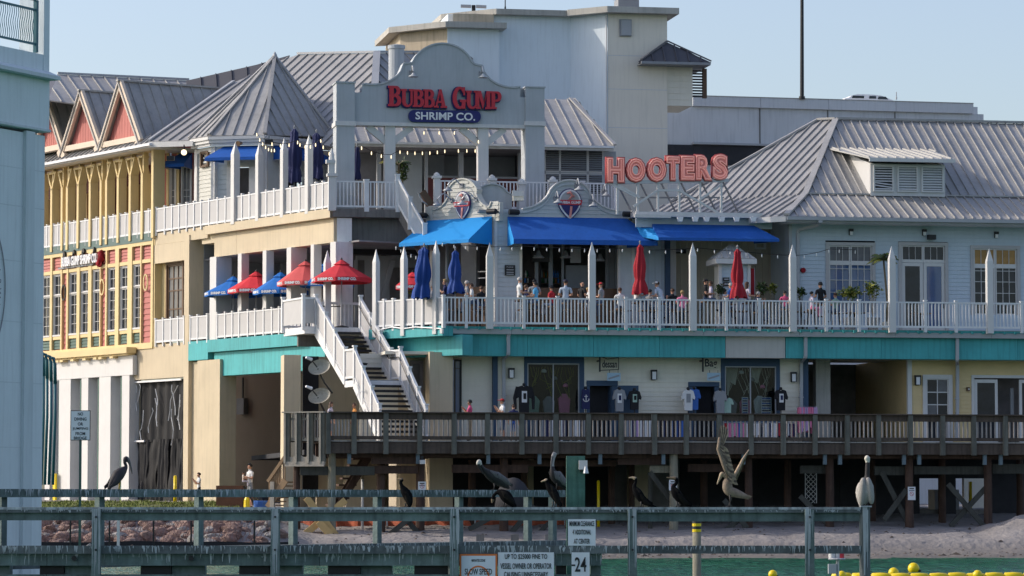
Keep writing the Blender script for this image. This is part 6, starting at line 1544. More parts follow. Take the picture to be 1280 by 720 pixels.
# ledge, white block with fins
T=Thing(L,'white_entrance_block','white plastered block with tall fins under a yellow bracketed ledge','building',(LS(117),-1,gz))
dW=-.25
f=lambda px,py=500: L.S(px,dW,py)
g=lambda py: L.Z(165,py,dW)
T.bx('ledge',f(66),f(166),dW-.35,-.1,g(441.5),g(434),M['yellow']); T.bx('ledge_step',f(66),f(164.5),dW-.2,-.1,g(444),g(441.5)-.002,M['yellow'])
for px in (75,80.5,94,109,122.5,129,143): 
    T.bx('bracket',f(px),f(px+4),dW-.28,dW+.0,g(446.5),g(444)-.003,M['yellow'])
T.bx('lintel_wall',f(68),f(165.5),dW,-.02,g(468.5),g(444)-.003,M['white'])
for a,b in ((56,62),(73,87.3),(101,109.3),(123,137.3),(151.5,160.8)):
    T.bx('fin',L.S(a,dW,540),L.S(b,dW,540),dW+.02,.28,gz-.2,g(468.6),M['white'])
T.bx('back_wall',f(50),LS(160.5),.3,.34,gz-.2,g(444),M['gutter'])
for px in (70.5,97,119,147.5): T.bx('downpipe',f(px),f(px)+.14,dW+.12,dW+.24,gz-.2,g(468.6),M['dgreen'])
for px in (68,): T.bx('yellow_guard',L.S(66,dW-.2,600),L.S(69,dW-.2,600),dW-.2,dW-.1,gz,L.Z(66,592,dW),M['yplastic'])
# plastic sheeting in the opening: hung folds
T=Thing(L,'plastic_curtain','torn black plastic sheeting hanging in the opening of the left wing','curtain',(LS(200),.3,gz))
mb=MB(); a,b=LS(171,.3,540),LS(231.5,.3,540); N=64; zt4=LZ(200,475,.3); zm=LZ(200,552,.3)
def fold(i): t=i/N; return .3+.07*sin(t*38)+.05*noise.noise(Vector((t*9,0,0)))
for i in range(N):
    x0=a+(b-a)*i/N; x1=a+(b-a)*(i+1)/N; d0,d1=fold(i),fold(i+1)
    mb.poly([(x0,d0,zm),(x1,d1,zm),(x1,d1+.02,zt4),(x0,d0+.02,zt4)])
T.part('upper_sheet',mb,M['blackp'],smooth=True)
r=random.Random(11)
for k,(u0,u1,v0,v1) in enumerate(((0,.5,.06,.40),(.48,.72,.40,.66),(.62,1,.55,.98),(.05,.3,.1,.22),(.86,1.0,.8,1))):
    mb=MB(); NN=18; MM=12
    for j in range(MM+1):
        t=j/MM
        for i in range(NN+1):
            w=i/NN; xa=a+(b-a)*(u0+(u1-u0)*w); xb=a+(b-a)*(v0+(v1-v0)*w)
            x=xa+(xb-xa)*t; d=.24+.13*noise.noise(Vector((w*5+k*7,t*3,k)))+.05*sin(w*22+k)
            z=zm+.1+(gz+.15-zm)*t; mb.v.append((x,d,z))
    for j in range(MM):
        for i in range(NN): q=j*(NN+1)+i; mb.f.append((q,q+1,q+NN+2,q+NN+1)); mb.mi.append(0)
    T.part('lower_sheet',mb,M['blackp'],smooth=True)
for k in range(11):
    x=a+(b-a)*r.random(); z=zt4-r.random()*1.5; mb=MB(); pts=[(x,.12,z)]
    for j in range(5): x+=r.uniform(-.22,.18); z-=r.uniform(.1,.5); pts.append((x,.12+r.uniform(-.03,.03),z))
    mb.tube(pts,.022,4); T.part('loose_cord',mb,M['vinyl'])
T.bx('top_batten',a,b,.05,.12,LZ(200,477,.1),LZ(200,474.8,.1),M['vinyl']); T.bx('mid_batten',a,a+(b-a)*.25,.05,.12,zm,zm+.08,M['vinyl'])
T.bx('side_batten',a-.02,a+.1,.05,.12,gz,zt4,M['gutter'])
T=Thing(L,'bollard','short yellow bollard in front of the black plastic sheeting','bollard',(L.S(219,-1.5,605),-1.5,2.0)); mb=MB(); s=L.S(219,-1.5,605); mb.tube([(s,-1.5,1.8),(s,-1.5,L.Z(219,596,-1.5))],.075,10); T.part('tube',mb,M['yplastic'],smooth=True); mb=MB(); mb.lathe([(.075,0),(.06,.04),(.02,.06)],(s,-1.5,L.Z(219,596,-1.5)),10); T.part('dome',mb,M['yplastic'],smooth=True)
# level 2 railings of the left wing
a=[LS(p,0,400) for p in (195.5,205,214.5,223.5,231)]
railing_white(L,0,0,z2,-.02,'small white panel railing in front of the brown window',posts=a,panels=True,postw=.09,h=1.12)
a=[LS(p,0,400) for p in (239,248,260)]
railing_white(L,0,0,z2,-.02,'two bay white panel railing between the cream pier and the first white column',posts=a,panels=True,postw=.09,h=1.12)
a=[LS(p,0,400) for p in (273,283,292,300.5,311.5,320.5,331,341.5,350.5,361.5,371,380)]
railing_white(L,0,0,z2,-.04,'long white panel railing below the open red and blue umbrellas',posts=a,panels=True,postw=.09,h=1.12)
# electrical box with conduit and dishes
T=Thing(L,'meter_box','grey electrical box with a conduit on the shaded back wall','electrical box',(LS(303,6.3,508),6.4,LZ(303,518,6.4)))
s0,s1=L.S(299,6.4,508),L.S(308,6.4,508); T.bx('case',s0,s1,6.25,6.5,L.Z(303,518,6.4),L.Z(303,498,6.4),M['grey']); mb=MB(); m_=(s0+s1)/2; mb.tube([(m_,6.4,L.Z(303,498,6.4)),(m_,6.4,L.Z(303,472,6.4))],.05,6); T.part('conduit',mb,M['black'])
def dish(px,py,d,tilt,lab):
    s,z=R.hit(px,py,d); T=Thing(R,'satellite_dish',lab,'satellite dish',(s,d,z),group='two satellite dishes beside the stair')
    prof=[(.02,-.14),(.18,-.12),(.34,-.06),(.44,.02),(.45,.03),(.33,-.05),(.17,-.10)]
    mb=MB(); mb.lathe([(max(r_,.01),z_) for r_,z_ in prof],n=20); me=mb.mesh('dish',mat('stained_dish',(0.40,0.37,0.30),0.6,0.3,4)); me.transform(Matrix.Diagonal((1.0,.72,1,1)))
    T.put('reflector',me,(s,d,z),rot=(1.15,tilt,0))
    mb=MB(); mb.tube([(s-.05,d+.1,z-.05),(s+.25,d+.3,z-.6),(s+.6,d+.6,z-1.0)],.04,6); T.part('mount_arm',mb,M['black'])
    mb=MB(); mb.tube([(s-.1,d-.1,z+.0),(s-.42,d-.55,z+.32)],.025,5); T.part('feed_arm',mb,M['black'])
    mb=MB(); mb.tube([(s-.36,d-.5,z+.28),(s-.60,d-.6,z+.36)],[.07,.05],8); T.part('feed_horn',mb,M['vinyl'])
dish(399,459,3.2,-.35,'upper stained satellite dish half hidden behind the white stair'); dish(399,495,3.0,-.35,'lower stained satellite dish beside the white stair')

# ---------------------------------------------------------------- yellow porch, eave and red gables
T=Thing(L,'porch','yellow porch with branching posts under the white eave of the left wing','porch',(LS(120),0,zd3))
for px in (53,67,80,86.5,100,115,128.6,135.5,150,165,180):
    s=LS(px,0,220); zt5=LZ(165,193,0); zj=LZ(165,219.5,0); h=.10
    T.bx('post',s-h,s+h,-.12,.30,zd3-.2,zj,M['yellow'])
    mb=MB(); side=(-1,1) if px not in (80,86.5,128.6,135.5,180) else ((-1,) if px in (80,128.6,180) else (1,))
    for e in side: mb.bar((s,.09,zj-.05),(s+e*.42,.09,zt5-.2),.42,.10,up=Vector((1,0,0)))
    mb.box(s-h*.6,s+h*.6,-.05,.2,zj,zt5)
    mb.box(s-.46 if -1 in side else s,s+.46 if 1 in side else s,-.1,.28,zt5-.26,zt5-.16)
    T.part('branching_bracket',mb,M['yellow'])
s=LS(194,0,230); T.bx('corner_post',s-.12,s+.10,-.15,.45,zd3-.2,LZ(194,186),M['yellow'])
T.bx('header_beam',LS(40),LS(188),-.1,.3,LZ(165,193.5),LZ(165,190.5),M['yellow'])
T.bx('eave_fascia',LS(30),LS(187,-.8),-.8,-.65,LZ(187,184,-.8),LZ(187,180.3,-.8),M['white']); T.bx('gutter',LS(30),LS(187,-.9),-.95,-.81,LZ(187,182.5,-.8),LZ(187,179.3,-.8),M['vinyl'])
T.bx('porch_ceiling',LS(30),LS(215,.5),-.64,3.2,LZ(187,184,-.8)+.01,LZ(187,183,-.8)+.06,M['cream2'])
T.bx('back_wall',LS(20,3),LS(192,3),3.0,3.1,zd3-.2,LZ(187,184,-.8),M['maroon'])
for px in (60,74,92,108,122,141,157,172,186):
    s=L.S(px,2.9,240); window(T,s-.5,s+.1,zd3+.3,zd3+3.0,2.93,M['yellow'],M['glassg'] if int(px)%3 else M['glassd'],trim=.08,cols=1,rows=(0,.65,1),frame=.06,inset=.03)
# front part of porch, facing the camera between corner post and turret
F3=Frame((L.w(LS(193),2.2,0).x,L.w(LS(193),2.2,0).y),-12)
T.bx('corner_wall',LS(193,2.0),LS(193,2.0)+.01,2,2.2,zd3,zd3+3,M['maroon'])
T=Thing(F3,'boarded_wall','red boarded wall with white windows behind the corner of the yellow porch','wall',(1,0,zd3))
fs=lambda px:F3.S(px,0,240); fz=lambda py:F3.Z(215,py,0)
T.bx('red_wall',fs(198),fs(244),.1,.2,zd3-.2,fz(182),M['red'])
for a,b in ((212,220.5),(226.5,240)): window(T,fs(a),fs(b),zd3+.1,fz(207),.0,M['white'],M['glassg'],trim=.06,cols=2 if b-a>10 else 1,rows=(0,.55,.65,1),frame=.05,inset=.04)
for a in (208.5,221.5): T.bx('post',fs(a),fs(a+3),-.1,.1,zd3-.2,fz(190),M['yellow'])
mb=MB(); A=F3.inv(P(187,181,L.w(LS(187,-.8),-.8,0).y)); B=F3.inv(P(242,179.5,L.w(LS(187,-.8),-.8,0).y-1.2)); mb.bar(A,B,.14,.24); T.part('eave_fascia',mb,M['white'])
awning(F3,fs(210.5),fs(240),-.02,fz(192),F3.Z(222,204.5,-1.2),1.2,.15,'awn','small dark blue awning on the porch wall left of the turret',top_in0=.6,top_in1=-.0)
# roofs
T=Thing(L,'left_roof','grey standing seam roofs with three red gables over the left wing','roof',(LS(120),3,LZ(150,140)))
dE=-.8; zE2=LZ(187,178.5,dE); dRg=3.0; zRg=L.Z(150,140,dRg)
sA,sB2=LS(20,dE),LS(186,dE)
Lw=lambda s,d,z: L.w(s,d,z)
hipL=L.S(40,dRg,140)
seam_roof(T,[Lw(sA-8,dE,zE2),Lw(sB2,dE,zE2),Lw(L.S(196,dRg,140),dRg,zRg),Lw(hipL,dRg,zRg)],L.u,.52,M['roof'])
mb=MB(); 
capbar(Lw(hipL,dRg,zRg),Lw(L.S(196,dRg,140),dRg,zRg),.2,.1,'ridge_cap','gutter',T)
m1,m2,m3=P(72,93,163),P(236,101,165.5),P(60,125,159)
seam_roof(T,[m3,pp(m1,m2,m3,245,150),m2,m1],m2-m1,.62,M['roof']); capbar(m1,m2,.16,.1,'ridge_cap','gutter',T)
mb=MB(); mb.poly([L.inv(m1),L.inv(m3),L.inv(m3+Vector((-3,4,0)))]); T.part('hip_slope',mb,M['roofd'])
dG=-.55
for gi,(pa_,ya,pl_,pr2_) in enumerate(((150.5,103,128,175.5),(101.5,115,82,126),(59,126,40,77))):
    sa=L.S(pa_,dG,ya); za=L.Z(pa_,ya,dG); s0=L.S(pl_,dG,178); s1=L.S(pr2_,dG,178); zf=L.Z((pl_+pr2_)/2,178 if gi==0 else (183 if gi==1 else 188),dG)
    hw=(s1-s0)/2; s0,s1=sa-hw,sa+hw
    # red vertical boards of the gable, one by one
    n=12
    for k in range(n):
        x0=s0+.2+(2*hw-.4)*k/n; x1=s0+.2+(2*hw-.4)*(k+1)/n; tz=lambda x: zf+(za-zf)*(1-abs(x-sa)/hw)-.25
        mb=MB(); o_=[(x0+.012,zf+.2),(x1-.012,zf+.2),(x1-.012,max(zf+.22,tz(x1)))]
        if (x0-sa)*(x1-sa)<0: o_.append((sa,tz(sa)))
        o_.append((x0+.012,max(zf+.22,tz(x0)))); mb.prism(o_,dG+.25,dG+.3); T.part('gable_board',mb,M['red'])
    mb=MB(); mb.prism([(s0,zf),(s1,zf),(sa,za-.05)],dG+.3,dG+.4); T.part('gable_wall',mb,M['maroon'])
    for e,x in ((-1,s0),(1,s1)):
        mb=MB(); mb.bar((x+e*.12,dG,zf-.12),(sa,dG,za-.02),.38,.16,up=Vector((0,1,0))); T.part('barge_board',mb,M['peach'])
    T.bx('gable_sill',s0+.1,s1-.1,dG-.04,dG+.3,zf-.08,zf+.18,M['peach'])
    mb=MB(); mb.bar((s0-.1,dG,zf-.1),(s0+.25,dG,zf-.35),.3,.2,up=Vector((0,1,0))); mb.bar((s1+.1,dG,zf-.1),(s1-.25,dG,zf-.35),.3,.2,up=Vector((0,1,0))); T.part('foot_bracket',mb,M['peach'])
    ln=7.2 if gi==0 else 5.4
    for e,x in ((1,s1),(-1,s0)):
        seam_roof(T,[Lw(x+e*.2,dG-.15,zf-.25),Lw(x+e*.2,dG+ln*.15,zf-.25),Lw(sa,dG+ln,za+.04),Lw(sa,dG-.15,za+.04)],L.n,.55,M['roof'])
    capbar(Lw(sa,dG-.18,za+.02),Lw(sa,dG+ln,za+.02),.2,.08,'ridge_cap','roof',T)
# roof to the right of the last gable running up behind the turret
Yb=L.w(LS(186,-.8),-.8,0).y
ra,rb_,rc=P(186,177,Yb),P(243,175,Yb-1.2),P(345,82,Yb+7)
rd=pp(ra,rb_,rc,292,103); seam_roof(T,[ra,rb_,rc,rd],rb_-ra,.55,M['roof'])
da,db_,dc_=P(232,101,Yb+12),P(362,69,Yb+11),P(330,130,Yb+10)
seam_roof(T,[da,pp(da,db_,dc_,320,81),db_,dc_,pp(da,db_,dc_,240,130)],db_-da,.8,M['roofd'])
capbar(ra,rd,.16,.08,'valley_trim','gutter',T)
# ---------------------------------------------------------------- turret
Yt=149.3
A0,A1,A2,A3=P(236,174,Yt+2.0),P(261,169.5,Yt+.6),P(331,168.5,Yt),P(420,171,Yt+2.8)
AP=P(343.5,71,Yt+4.2); bk1=P(415,165,Yt+8.5); bk0=P(262,165,Yt+8)
FTt=Frame((A2.x,A2.y),-12)
T=Thing(FTt,'turret','white boarded turret with a pointed grey metal roof on the top deck','turret',(0,3,zd3))
ztop=A2.z
for a,b in ((A0,A1),(A1,A2),(A2,A3),(A3,bk1),(bk1,bk0),(bk0,A0)):
    w_=.50 if (a is A2 or a is A1 or a is A0) else 1.2
    seam_roof(T,[a,b,AP],(b-a),w_,M['roof'],phase=.13)
for a in (A0,A1,A2,A3): capbar(a,AP,.16,.08,'hip_cap','roof',T)
mb=MB(); mb.lathe([(.16,-.1),(.1,.1),(.02,.24)],FTt.inv(AP),8); T.part('apex_cap',mb,M['gutter'])
def inset(p,q,k): c=Vector(((A0.x+A3.x+bk1.x+bk0.x)/4,(A0.y+A3.y+bk1.y+bk0.y)/4,0)); v=Vector((c.x-p.x,c.y-p.y,0)); return Vector((p.x,p.y,q))+v.normalized()*k
z_=ztop
for a,b in ((A0,A1),(A1,A2),(A2,A3)):
    for k,(i_,zt6,zb6,th,m) in enumerate(((.02,-.02,-.16,.12,'white'),(.10,-.16,-.30,.12,'white'),(.2,-.30,-.42,.12,'white'))):
        pa2,pb2=inset(a,z_+(zt6+zb6)/2,i_),inset(b,z_+(zt6+zb6)/2,i_); mb=MB(); mb.bar(FTt.inv(pa2),FTt.inv(pb2),th,abs(zb6-zt6)-.002); T.part('cornice',mb,M[m])
# walls: three faces set back below the cornice
for wi,(a,b) in enumerate(((A0,A1),(A1,A2),(A2,A3))):
    pa2,pb2=inset(a,0,.45),inset(b,0,.45); an=math.degrees(atan2(pb2.y-pa2.y,pb2.x-pa2.x)); Fw=Frame((pa2.x,pa2.y),an); ln=(Vector((pb2.x,pb2.y,0))-Vector((pa2.x,pa2.y,0))).length
    T4=Thing(Fw,'turret_wall',('narrow sunlit left face of the turret with a small dark window','front face of the turret behind the left blue awning','shaded right face of the turret behind the navy umbrellas')[wi],'wall',(ln/2,0,zd3))
    zc2=ztop-.42
    if wi==0:
        siding(T4,.12,ln-.12,zd3,zc2,.06,M['paleside']); window(T4,ln*.25,ln*.7,Fw.Z(250,210,0),Fw.Z(250,190,0),.0,M['brownwood'],M['glassd'],trim=.1,cols=1,rows=1)
    elif wi==1:
        siding(T4,.12,.62,zd3,zc2,.06,M['greyside'],step=.22); siding(T4,.62,ln-.1,zd3+2.75,zc2,.06,M['paleside'])
        T4.bx('opening_back',.62,ln-.1,.9,1.0,zd3,zd3+2.8,M['mid']); T4.bx('opening_jamb',.62,1.1,.0,.3,zd3,zd3+2.75,M['white']); T4.bx('opening_post',ln-.75,ln-.45,.0,.3,zd3,zd3+2.75,M['white'])
    else:
        siding(T4,.1,ln,zd3,zc2,.06,M['greyside'],step=.22,holes=[(.9,2.3,zd3,zd3+2.4)])
        T4.bx('opening_back',.8,2.4,.6,.7,zd3,zd3+2.5,M['dark'])
        for x in (.85,2.3,3.0): T4.bx('post',x,x+.16,-.02,.1,zd3,zc2,M['white'])
    T4.bx('corner_board',-.12,.12,-.04,.16,zd3,zc2,M['white']); T4.bx('corner_board',ln-.12,ln+.10,-.02,.18,zd3,zc2,M['white'])
    T4.bx('frieze_board',.12,ln-.12,-.02,.05,zc2-.22,zc2,M['white'])
    if wi==1: awning(Fw,-.05,ln*.96,-.06,Fw.Z(290,183,0),Fw.Z(290,196.5,-1.1),1.1,.14,'awn','blue awning on the front of the turret, in the sun',top_in0=.55,top_in1=.2)
    if wi==2: awning(Fw,.35,3.4,-.06,Fw.Z(370,183.5,0),Fw.Z(370,196.5,-.9),.9,.14,'awn','blue awning on the turret behind the navy closed umbrellas',top_in0=.1,top_in1=.7)
# ---------------------------------------------------------------- centre building behind the portal
dC=17.0; eC=15.6
T=Thing(R,'upper_hall','grey upper hall behind the portal with a low metal roof, dark openings and louvred windows','building',(R.S(600,dC,200),dC,zd3))
cs=lambda px,d=dC,py=210:R.S(px,d,py); cz=lambda py,d=dC,px=600:R.Z(px,py,d)
ze3=cz(180,eC)
T.bx('back_wall',cs(425),cs(755),dC+2.2,dC+2.4,zd3-2,ze3,M['grey'])
T.bx('eave_fascia',cs(430,eC),cs(767,eC),eC-.02,eC+.12,cz(185.5,eC),cz(179.5,eC),M['white']); T.bx('eave_gutter',cs(430,eC),cs(767,eC),eC-.16,eC-.03,cz(182.5,eC),cz(179.8,eC),M['vinyl'])
T.bx('porch_ceiling',cs(425),cs(680),eC+.12,dC+2.2,cz(185.5,eC),cz(185,eC)+.05,M['mid'])
for a,b in ((471,476),(483.5,489),(531,534.5),(573,579),(647.5,650)): T.bx('post',cs(a),cs(b),dC-.1,dC+.15,zd3-2,cz(186,eC),M['gutter'])
T.bx('window_wall',cs(489),cs(531),dC+.8,dC+.9,zd3-2,cz(186,eC),M['greyside'])
T.bx('opening',cs(534),cs(562),dC+1.5,dC+1.6,zd3-2,cz(186,eC),M['grey']); T.bx('window_sill',cs(534.5),cs(680),dC+.7,dC+.8,cz(221),cz(218.5),M['gutter']); T.bx('sill_wall',cs(534.5),cs(680),dC+.72,dC+.78,zd3-2,cz(221),M['maroon'])
T.bx('opening',cs(651),cs(680),dC+1.3,dC+1.5,zd3-2,cz(186,eC),M['dark']); T.bx('opening',cs(452),cs(483),dC+1.3,dC+1.5,zd3-2,cz(186,eC),M['mid'])
# louvred windows
xw0,xw1=682,755
T.bx('white_wall',cs(679),cs(767),dC-.5,dC-.2,zd3-2.5,cz(183.5,eC),M['gutter'])
for a,b in ((682,698.5),(701,733),(736,752.5)):
    for y0,y1 in ((184.5,214),(218,242)):
        x0,x1,z0,z1=cs(a,dC-.5),cs(b,dC-.5),cz(y1,dC-.5,720),cz(y0,dC-.5,720)
        mb=MB(); t=.05; e=dC-.56; mb.box(x0-t,x0,e,e+.06,z0,z1); mb.box(x1,x1+t,e,e+.06,z0,z1); mb.box(x0,x1,e,e+.06,z1,z1+t); mb.box(x0,x1,e,e+.06,z0-t,z0)
        w=T.part('louver_window',mb,M['white']); T.bx('dark_back',x0,x1,dC-.515,dC-.502,z0,z1,M['dark'],parent=w)
        n=11 if y0<200 else 9; me=boxmesh(x1-x0-.02,.09,.018,M['grey'])
        for k in range(n): T.put('slat',me,((x0+x1)/2,dC-.56,z0+(z1-z0)*(k+.5)/n),parent=w,rot=(.75,0,0))
# low roof
dr=21.0; zr3=cz(124,dr,690)
seam_roof(T,[R.w(cs(430,eC),eC-.1,ze3),R.w(cs(768,eC),eC-.1,ze3),R.w(cs(713,dr,124),dr,zr3),R.w(cs(430,dr,124),dr,zr3)],R.u,.55,M['roof'])
capbar(R.w(cs(768,eC),eC-.1,ze3),R.w(cs(713,dr,124),dr,zr3),.16,.08,'hip_cap','roof',T)
seam_roof(T,[R.w(cs(768,eC),eC-.1,ze3),R.w(cs(713,dr,124),dr,zr3),R.w(cs(713,dr,124)+1,dr+8,zr3),R.w(cs(768,eC)+1,dr+8,ze3)],R.n,1.0,M['roof'])
# big hip roof behind the turret
D1=156.5
h1,h2,h3=P(471,66.5,D1+1),P(464,190,D1-8),P(372,68.5,D1+4.2)
h4=pp(h1,h2,h3,300,165); seam_roof(T,[h4,h2,h1,h3,pp(h1,h2,h3,343,78)],h1-h3,.55,M['roof'])
g1,g2=P(590,66.5,D1+1.2+3.6),h2; seam_roof(T,[h1,h2,pp(h1,h2,g1,600,190),g1],g1-h1,.55,M['roof'])
capbar(h1,h2,.34,.1,'hip_cap','gutter',T); capbar(h3,h1,.14,.1,'ridge_cap','gutter',T); capbar(h1,g1,.14,.1,'ridge_cap','gutter',T)
mb=MB(); c=R.inv(P(495.5,80,150)); z0=R.inv(P(495.5,108,150)).z; z1=R.inv(P(495.5,62,150)).z; mb.lathe([(.36,z0),(.36,z1),(.40,z1+.02),(.40,z1+.18),(.1,z1+.24)],(c.x,c.y,0),16)
T=Thing(R,'vent_pipe','thick pale grey roof vent pipe with a cap left of the curved gable','vent',(c.x,c.y,z0)); T.part('pipe',mb,M['signwall'],smooth=False)
# ================================================================ big blank tower and garage in the background
FQ=Frame((P(760,60,161).x,161),10.3); FQc=Frame((P(760,60,161).x,161),-35)
T=Thing(FQ,'stair_tower','tall beige and pale blue windowless tower with flat projecting caps','tower',(2,3,0))
qs=lambda px,d=0,py=60: FQ.S(px,d,py); qz=lambda py,d=0,px=800: FQ.Z(px,py,d)
zt7=qz(18,0,790)
T.bx('front_shaft',0.0,qs(834),0,8,0,zt7,M['tower_beige'])
cw=FQc.S(713,0,60)   # negative length of the chamfer
# chamfered pale blue wall as prism in FQ axes
def toQ(F,s,d): v=F.w(s,d,0); q=FQ.inv(v); return (q.x,q.y)
c1=toQ(FQc,cw,0); 
def vprism(pts,z0,z1,name,m):
    mb=MB(); k=len(mb.v); n=len(pts)
    for z in (z0,z1):
        for x,y in pts: mb.v.append((x,y,z))
    mb.f.append(tuple(range(n))[::-1]); mb.f.append(tuple(range(n,2*n))); mb.mi += [0,0]
    for i in range(n): j=(i+1)%n; mb.f.append((i,j,j+n,i+n)); mb.mi.append(0)
    return T.part(name,mb,M[m])
vprism([(-.002,0),c1,(c1[0],9),(-.002,9)],0,zt7,'chamfer_wall','tower_blue')
dq=c1[1]; x2=FQ.S(621,dq,60)
T.bx('pale_blue_wall',FQ.S(560,dq,60),c1[0]-.002,dq+.003,dq+9,0,FQ.Z(650,20,dq),M['tower_blue'])
# caps
ov=.55; th=.30
zcap=zt7
vprism([(-.15,-ov),(qs(849,-ov,14),-ov),(qs(849,-ov,14),9),(c1[0]-.3,9),(c1[0]-.25,c1[1]-ov)],zcap,zcap+th,'roof_cap','concrete')
zc2=FQ.Z(650,20,dq)
k2=Frame((FQ.w(x2,dq,0).x,FQ.w(x2,dq,0).y),-35); xa=k2.S(552,-.4,20); c2=toQ(k2,xa,-.45)
vprism([(x2-.1,dq-.45),(c1[0]-.26,dq-.45),(c1[0]-.3,dq+9),(c2[0],dq+9),c2],zc2,zc2+.27,'roof_cap','concrete')
# lower block in front at the left
zc3=FQ.Z(600,35,dq-1); x3=FQ.S(556,dq-1,40); x3r=FQ.S(628,dq-1,40)
T.bx('pale_blue_block',FQ.S(560,dq-.8,60),FQ.S(625,dq-.8,60),dq-.6,dq,0,zc3,M['tower_blue'])
k3=Frame((FQ.w(FQ.S(560,dq-.6,60),dq-.6,0).x,FQ.w(FQ.S(560,dq-.6,60),dq-.6,0).y),-35); xa=k3.S(500,0,60); c3=toQ(k3,xa,0)
o3=(FQ.S(560,dq-.6,60),dq-.6)
vprism([(o3[0]-.002,o3[1]),c3,(c3[0],c3[1]+5),(o3[0]-.002,o3[1]+5)],0,zc3,'board_formed_wall','board')
xb=k3.S(486,-.4,35); c4=toQ(k3,xb,-.4); 
vprism([(o3[0]-.2,o3[1]-.5),(x3r+.2,o3[1]-.5),(x3r+.2,o3[1]+4),(c4[0],c4[1]+5),c4],zc3,zc3+.28,'roof_cap','concrete')
vprism([(o3[0]+.3,dq-.3),(x2-.2,dq-.3),(x2-.2,dq+5),(c2[0]+.6,dq+5),(c2[0]+.8,c2[1]+.8)],zc3+.28,zc2,'clerestory','board')
T.bx('wall_hatch',qs(774),qs(789),-.10,0,qz(46),qz(25),M['grey']); T.bx('hatch_cover',qs(776),qs(789)-.02,-.14,-.101,qz(45),qz(26),M['gutter'])
mb=MB(); a=FQc.S(757.5,-.1,60); pth=[FQ.inv(FQc.w(a,-.06,z)) for z in (zt7-.1,2)]; mb.tube(pth,.035,6); T.part('conduit',mb,M['white'])
for y_ in (70,112,160,208): T.bx('control_joint',0,qs(834),-.006,-.001,qz(y_)-.014,qz(y_)+.014,M['garage'])
# chimney
T.bx('roof_vent_base',qs(773,2),qs(799,2),2,3.0,zcap+th,FQ.Z(786,6,2)+.3,M['grey']); T.bx('roof_vent_band',qs(771,2),qs(801,2),1.9,3.1,FQ.Z(786,4,2)+.3,FQ.Z(786,1,2)+.4,M['gutter']); T.bx('roof_vent_top',qs(773,2),qs(799,2),2,3,FQ.Z(786,1,2)+.4,FQ.Z(786,-8,2)+.3,M['grey'])
# small pyramid roofed stair head
T=Thing(FQ,'roof_stairhouse','small yellow sided stair head with a dark hipped roof beside the tower','stair head',(qs(850),.5,qz(130)))
siding(T,qs(834.3),qs(866),qz(131),qz(80),.1,M['cream2'],step=.3); T.bx('core',qs(834.3),qs(866)-.02,.16,3,qz(131),qz(80),M['cream2'])
ap=FQ.w(qs(834.5,-.06),-.06,FQ.Z(834,53,-.06)); e0,e1=FQ.w(qs(801.5,-.9),-.9,qz(76,-.9)),FQ.w(qs(889,-.9),-.9,qz(76,-.9)); b0,b1=FQ.w(qs(801.5,-.9)+.3,4.5,qz(76,-.9)),FQ.w(qs(889,-.9),4.5,qz(76,-.9))
for a,b in ((e0,e1),(e1,b1),(b1,b0),(b0,e0)): seam_roof(T,[a,b,ap],b-a,.6,M['roof'] if (a,b)==0 else M['roofd'],rib=.06)
for e in (e0,e1): capbar(e,ap,.12,.07,'hip_cap','roofd',T)
T.bx('fascia',qs(801.5,-.9),qs(888,-.9),-.95,-.85,qz(79.5,-.9),qz(76,-.9)-.01,M['grey'])
T.bx('soffit',qs(801.5,-.9),qs(888,-.9),-.85,4,qz(79.5,-.9),qz(79,-.9),M['grey'])
x0,x1=qs(866.5),qs(885)
for k in range(10):
    z=qz(118)+(qz(86)-qz(118))*k/9; T.bx('louver_bar',x0,x1-.2,.3,.36,z-.04,z+.04,M['black'])
T.bx('louver_post',x1-.2,x1,.25,.45,qz(120),qz(83),M['brownwood'])
# garage
FG=Frame((P(900,130,176).x,176),13)
T=Thing(FG,'parking_garage','long grey concrete parking garage wall with a parapet band behind the roofs','parking garage',(8,2,0))
gs=lambda px,d=0,py=130:FG.S(px,d,py); gzz=lambda px,py,d=0: FG.Z(px,py,d)
T.bx('wall',gs(834),gs(1231),.2,14,0,gzz(1000,136),M['garage'])
j=[866,951,1036,1120,1217]
for a,b in zip(j,j[1:]): T.bx('parapet_panel',gs(a)+.01,gs(b)-.01,0,.5,gzz(1000,136)+.004,gzz(1000,123.5),M['garage'])
T.bx('coping',gs(866),gs(1217),-.03,.53,gzz(1000,123.5)+.003,gzz(1000,122.6),M['concrete'])
T.bx('parapet_end',gs(1217)+.01,gs(1227),.6,1,gzz(1000,136),gzz(1000,125.8),M['garage']); T.bx('drop_slab',gs(834),gs(905),.12,.25,gzz(870,200),gzz(870,181),M['dark']) 
T.bx('dark_opening',gs(868),gs(960),.1,.19,gzz(900,206),gzz(900,181.5),M['dark']); T.bx('ledge',gs(866),gs(985),-.1,.19,gzz(900,181),gzz(900,178.5),M['gutter'])
for px in (951,1036,1120): T.bx('joint',gs(px)-.03,gs(px)+.03,.17,.199,4,gzz(1000,136),M['darkconc'])
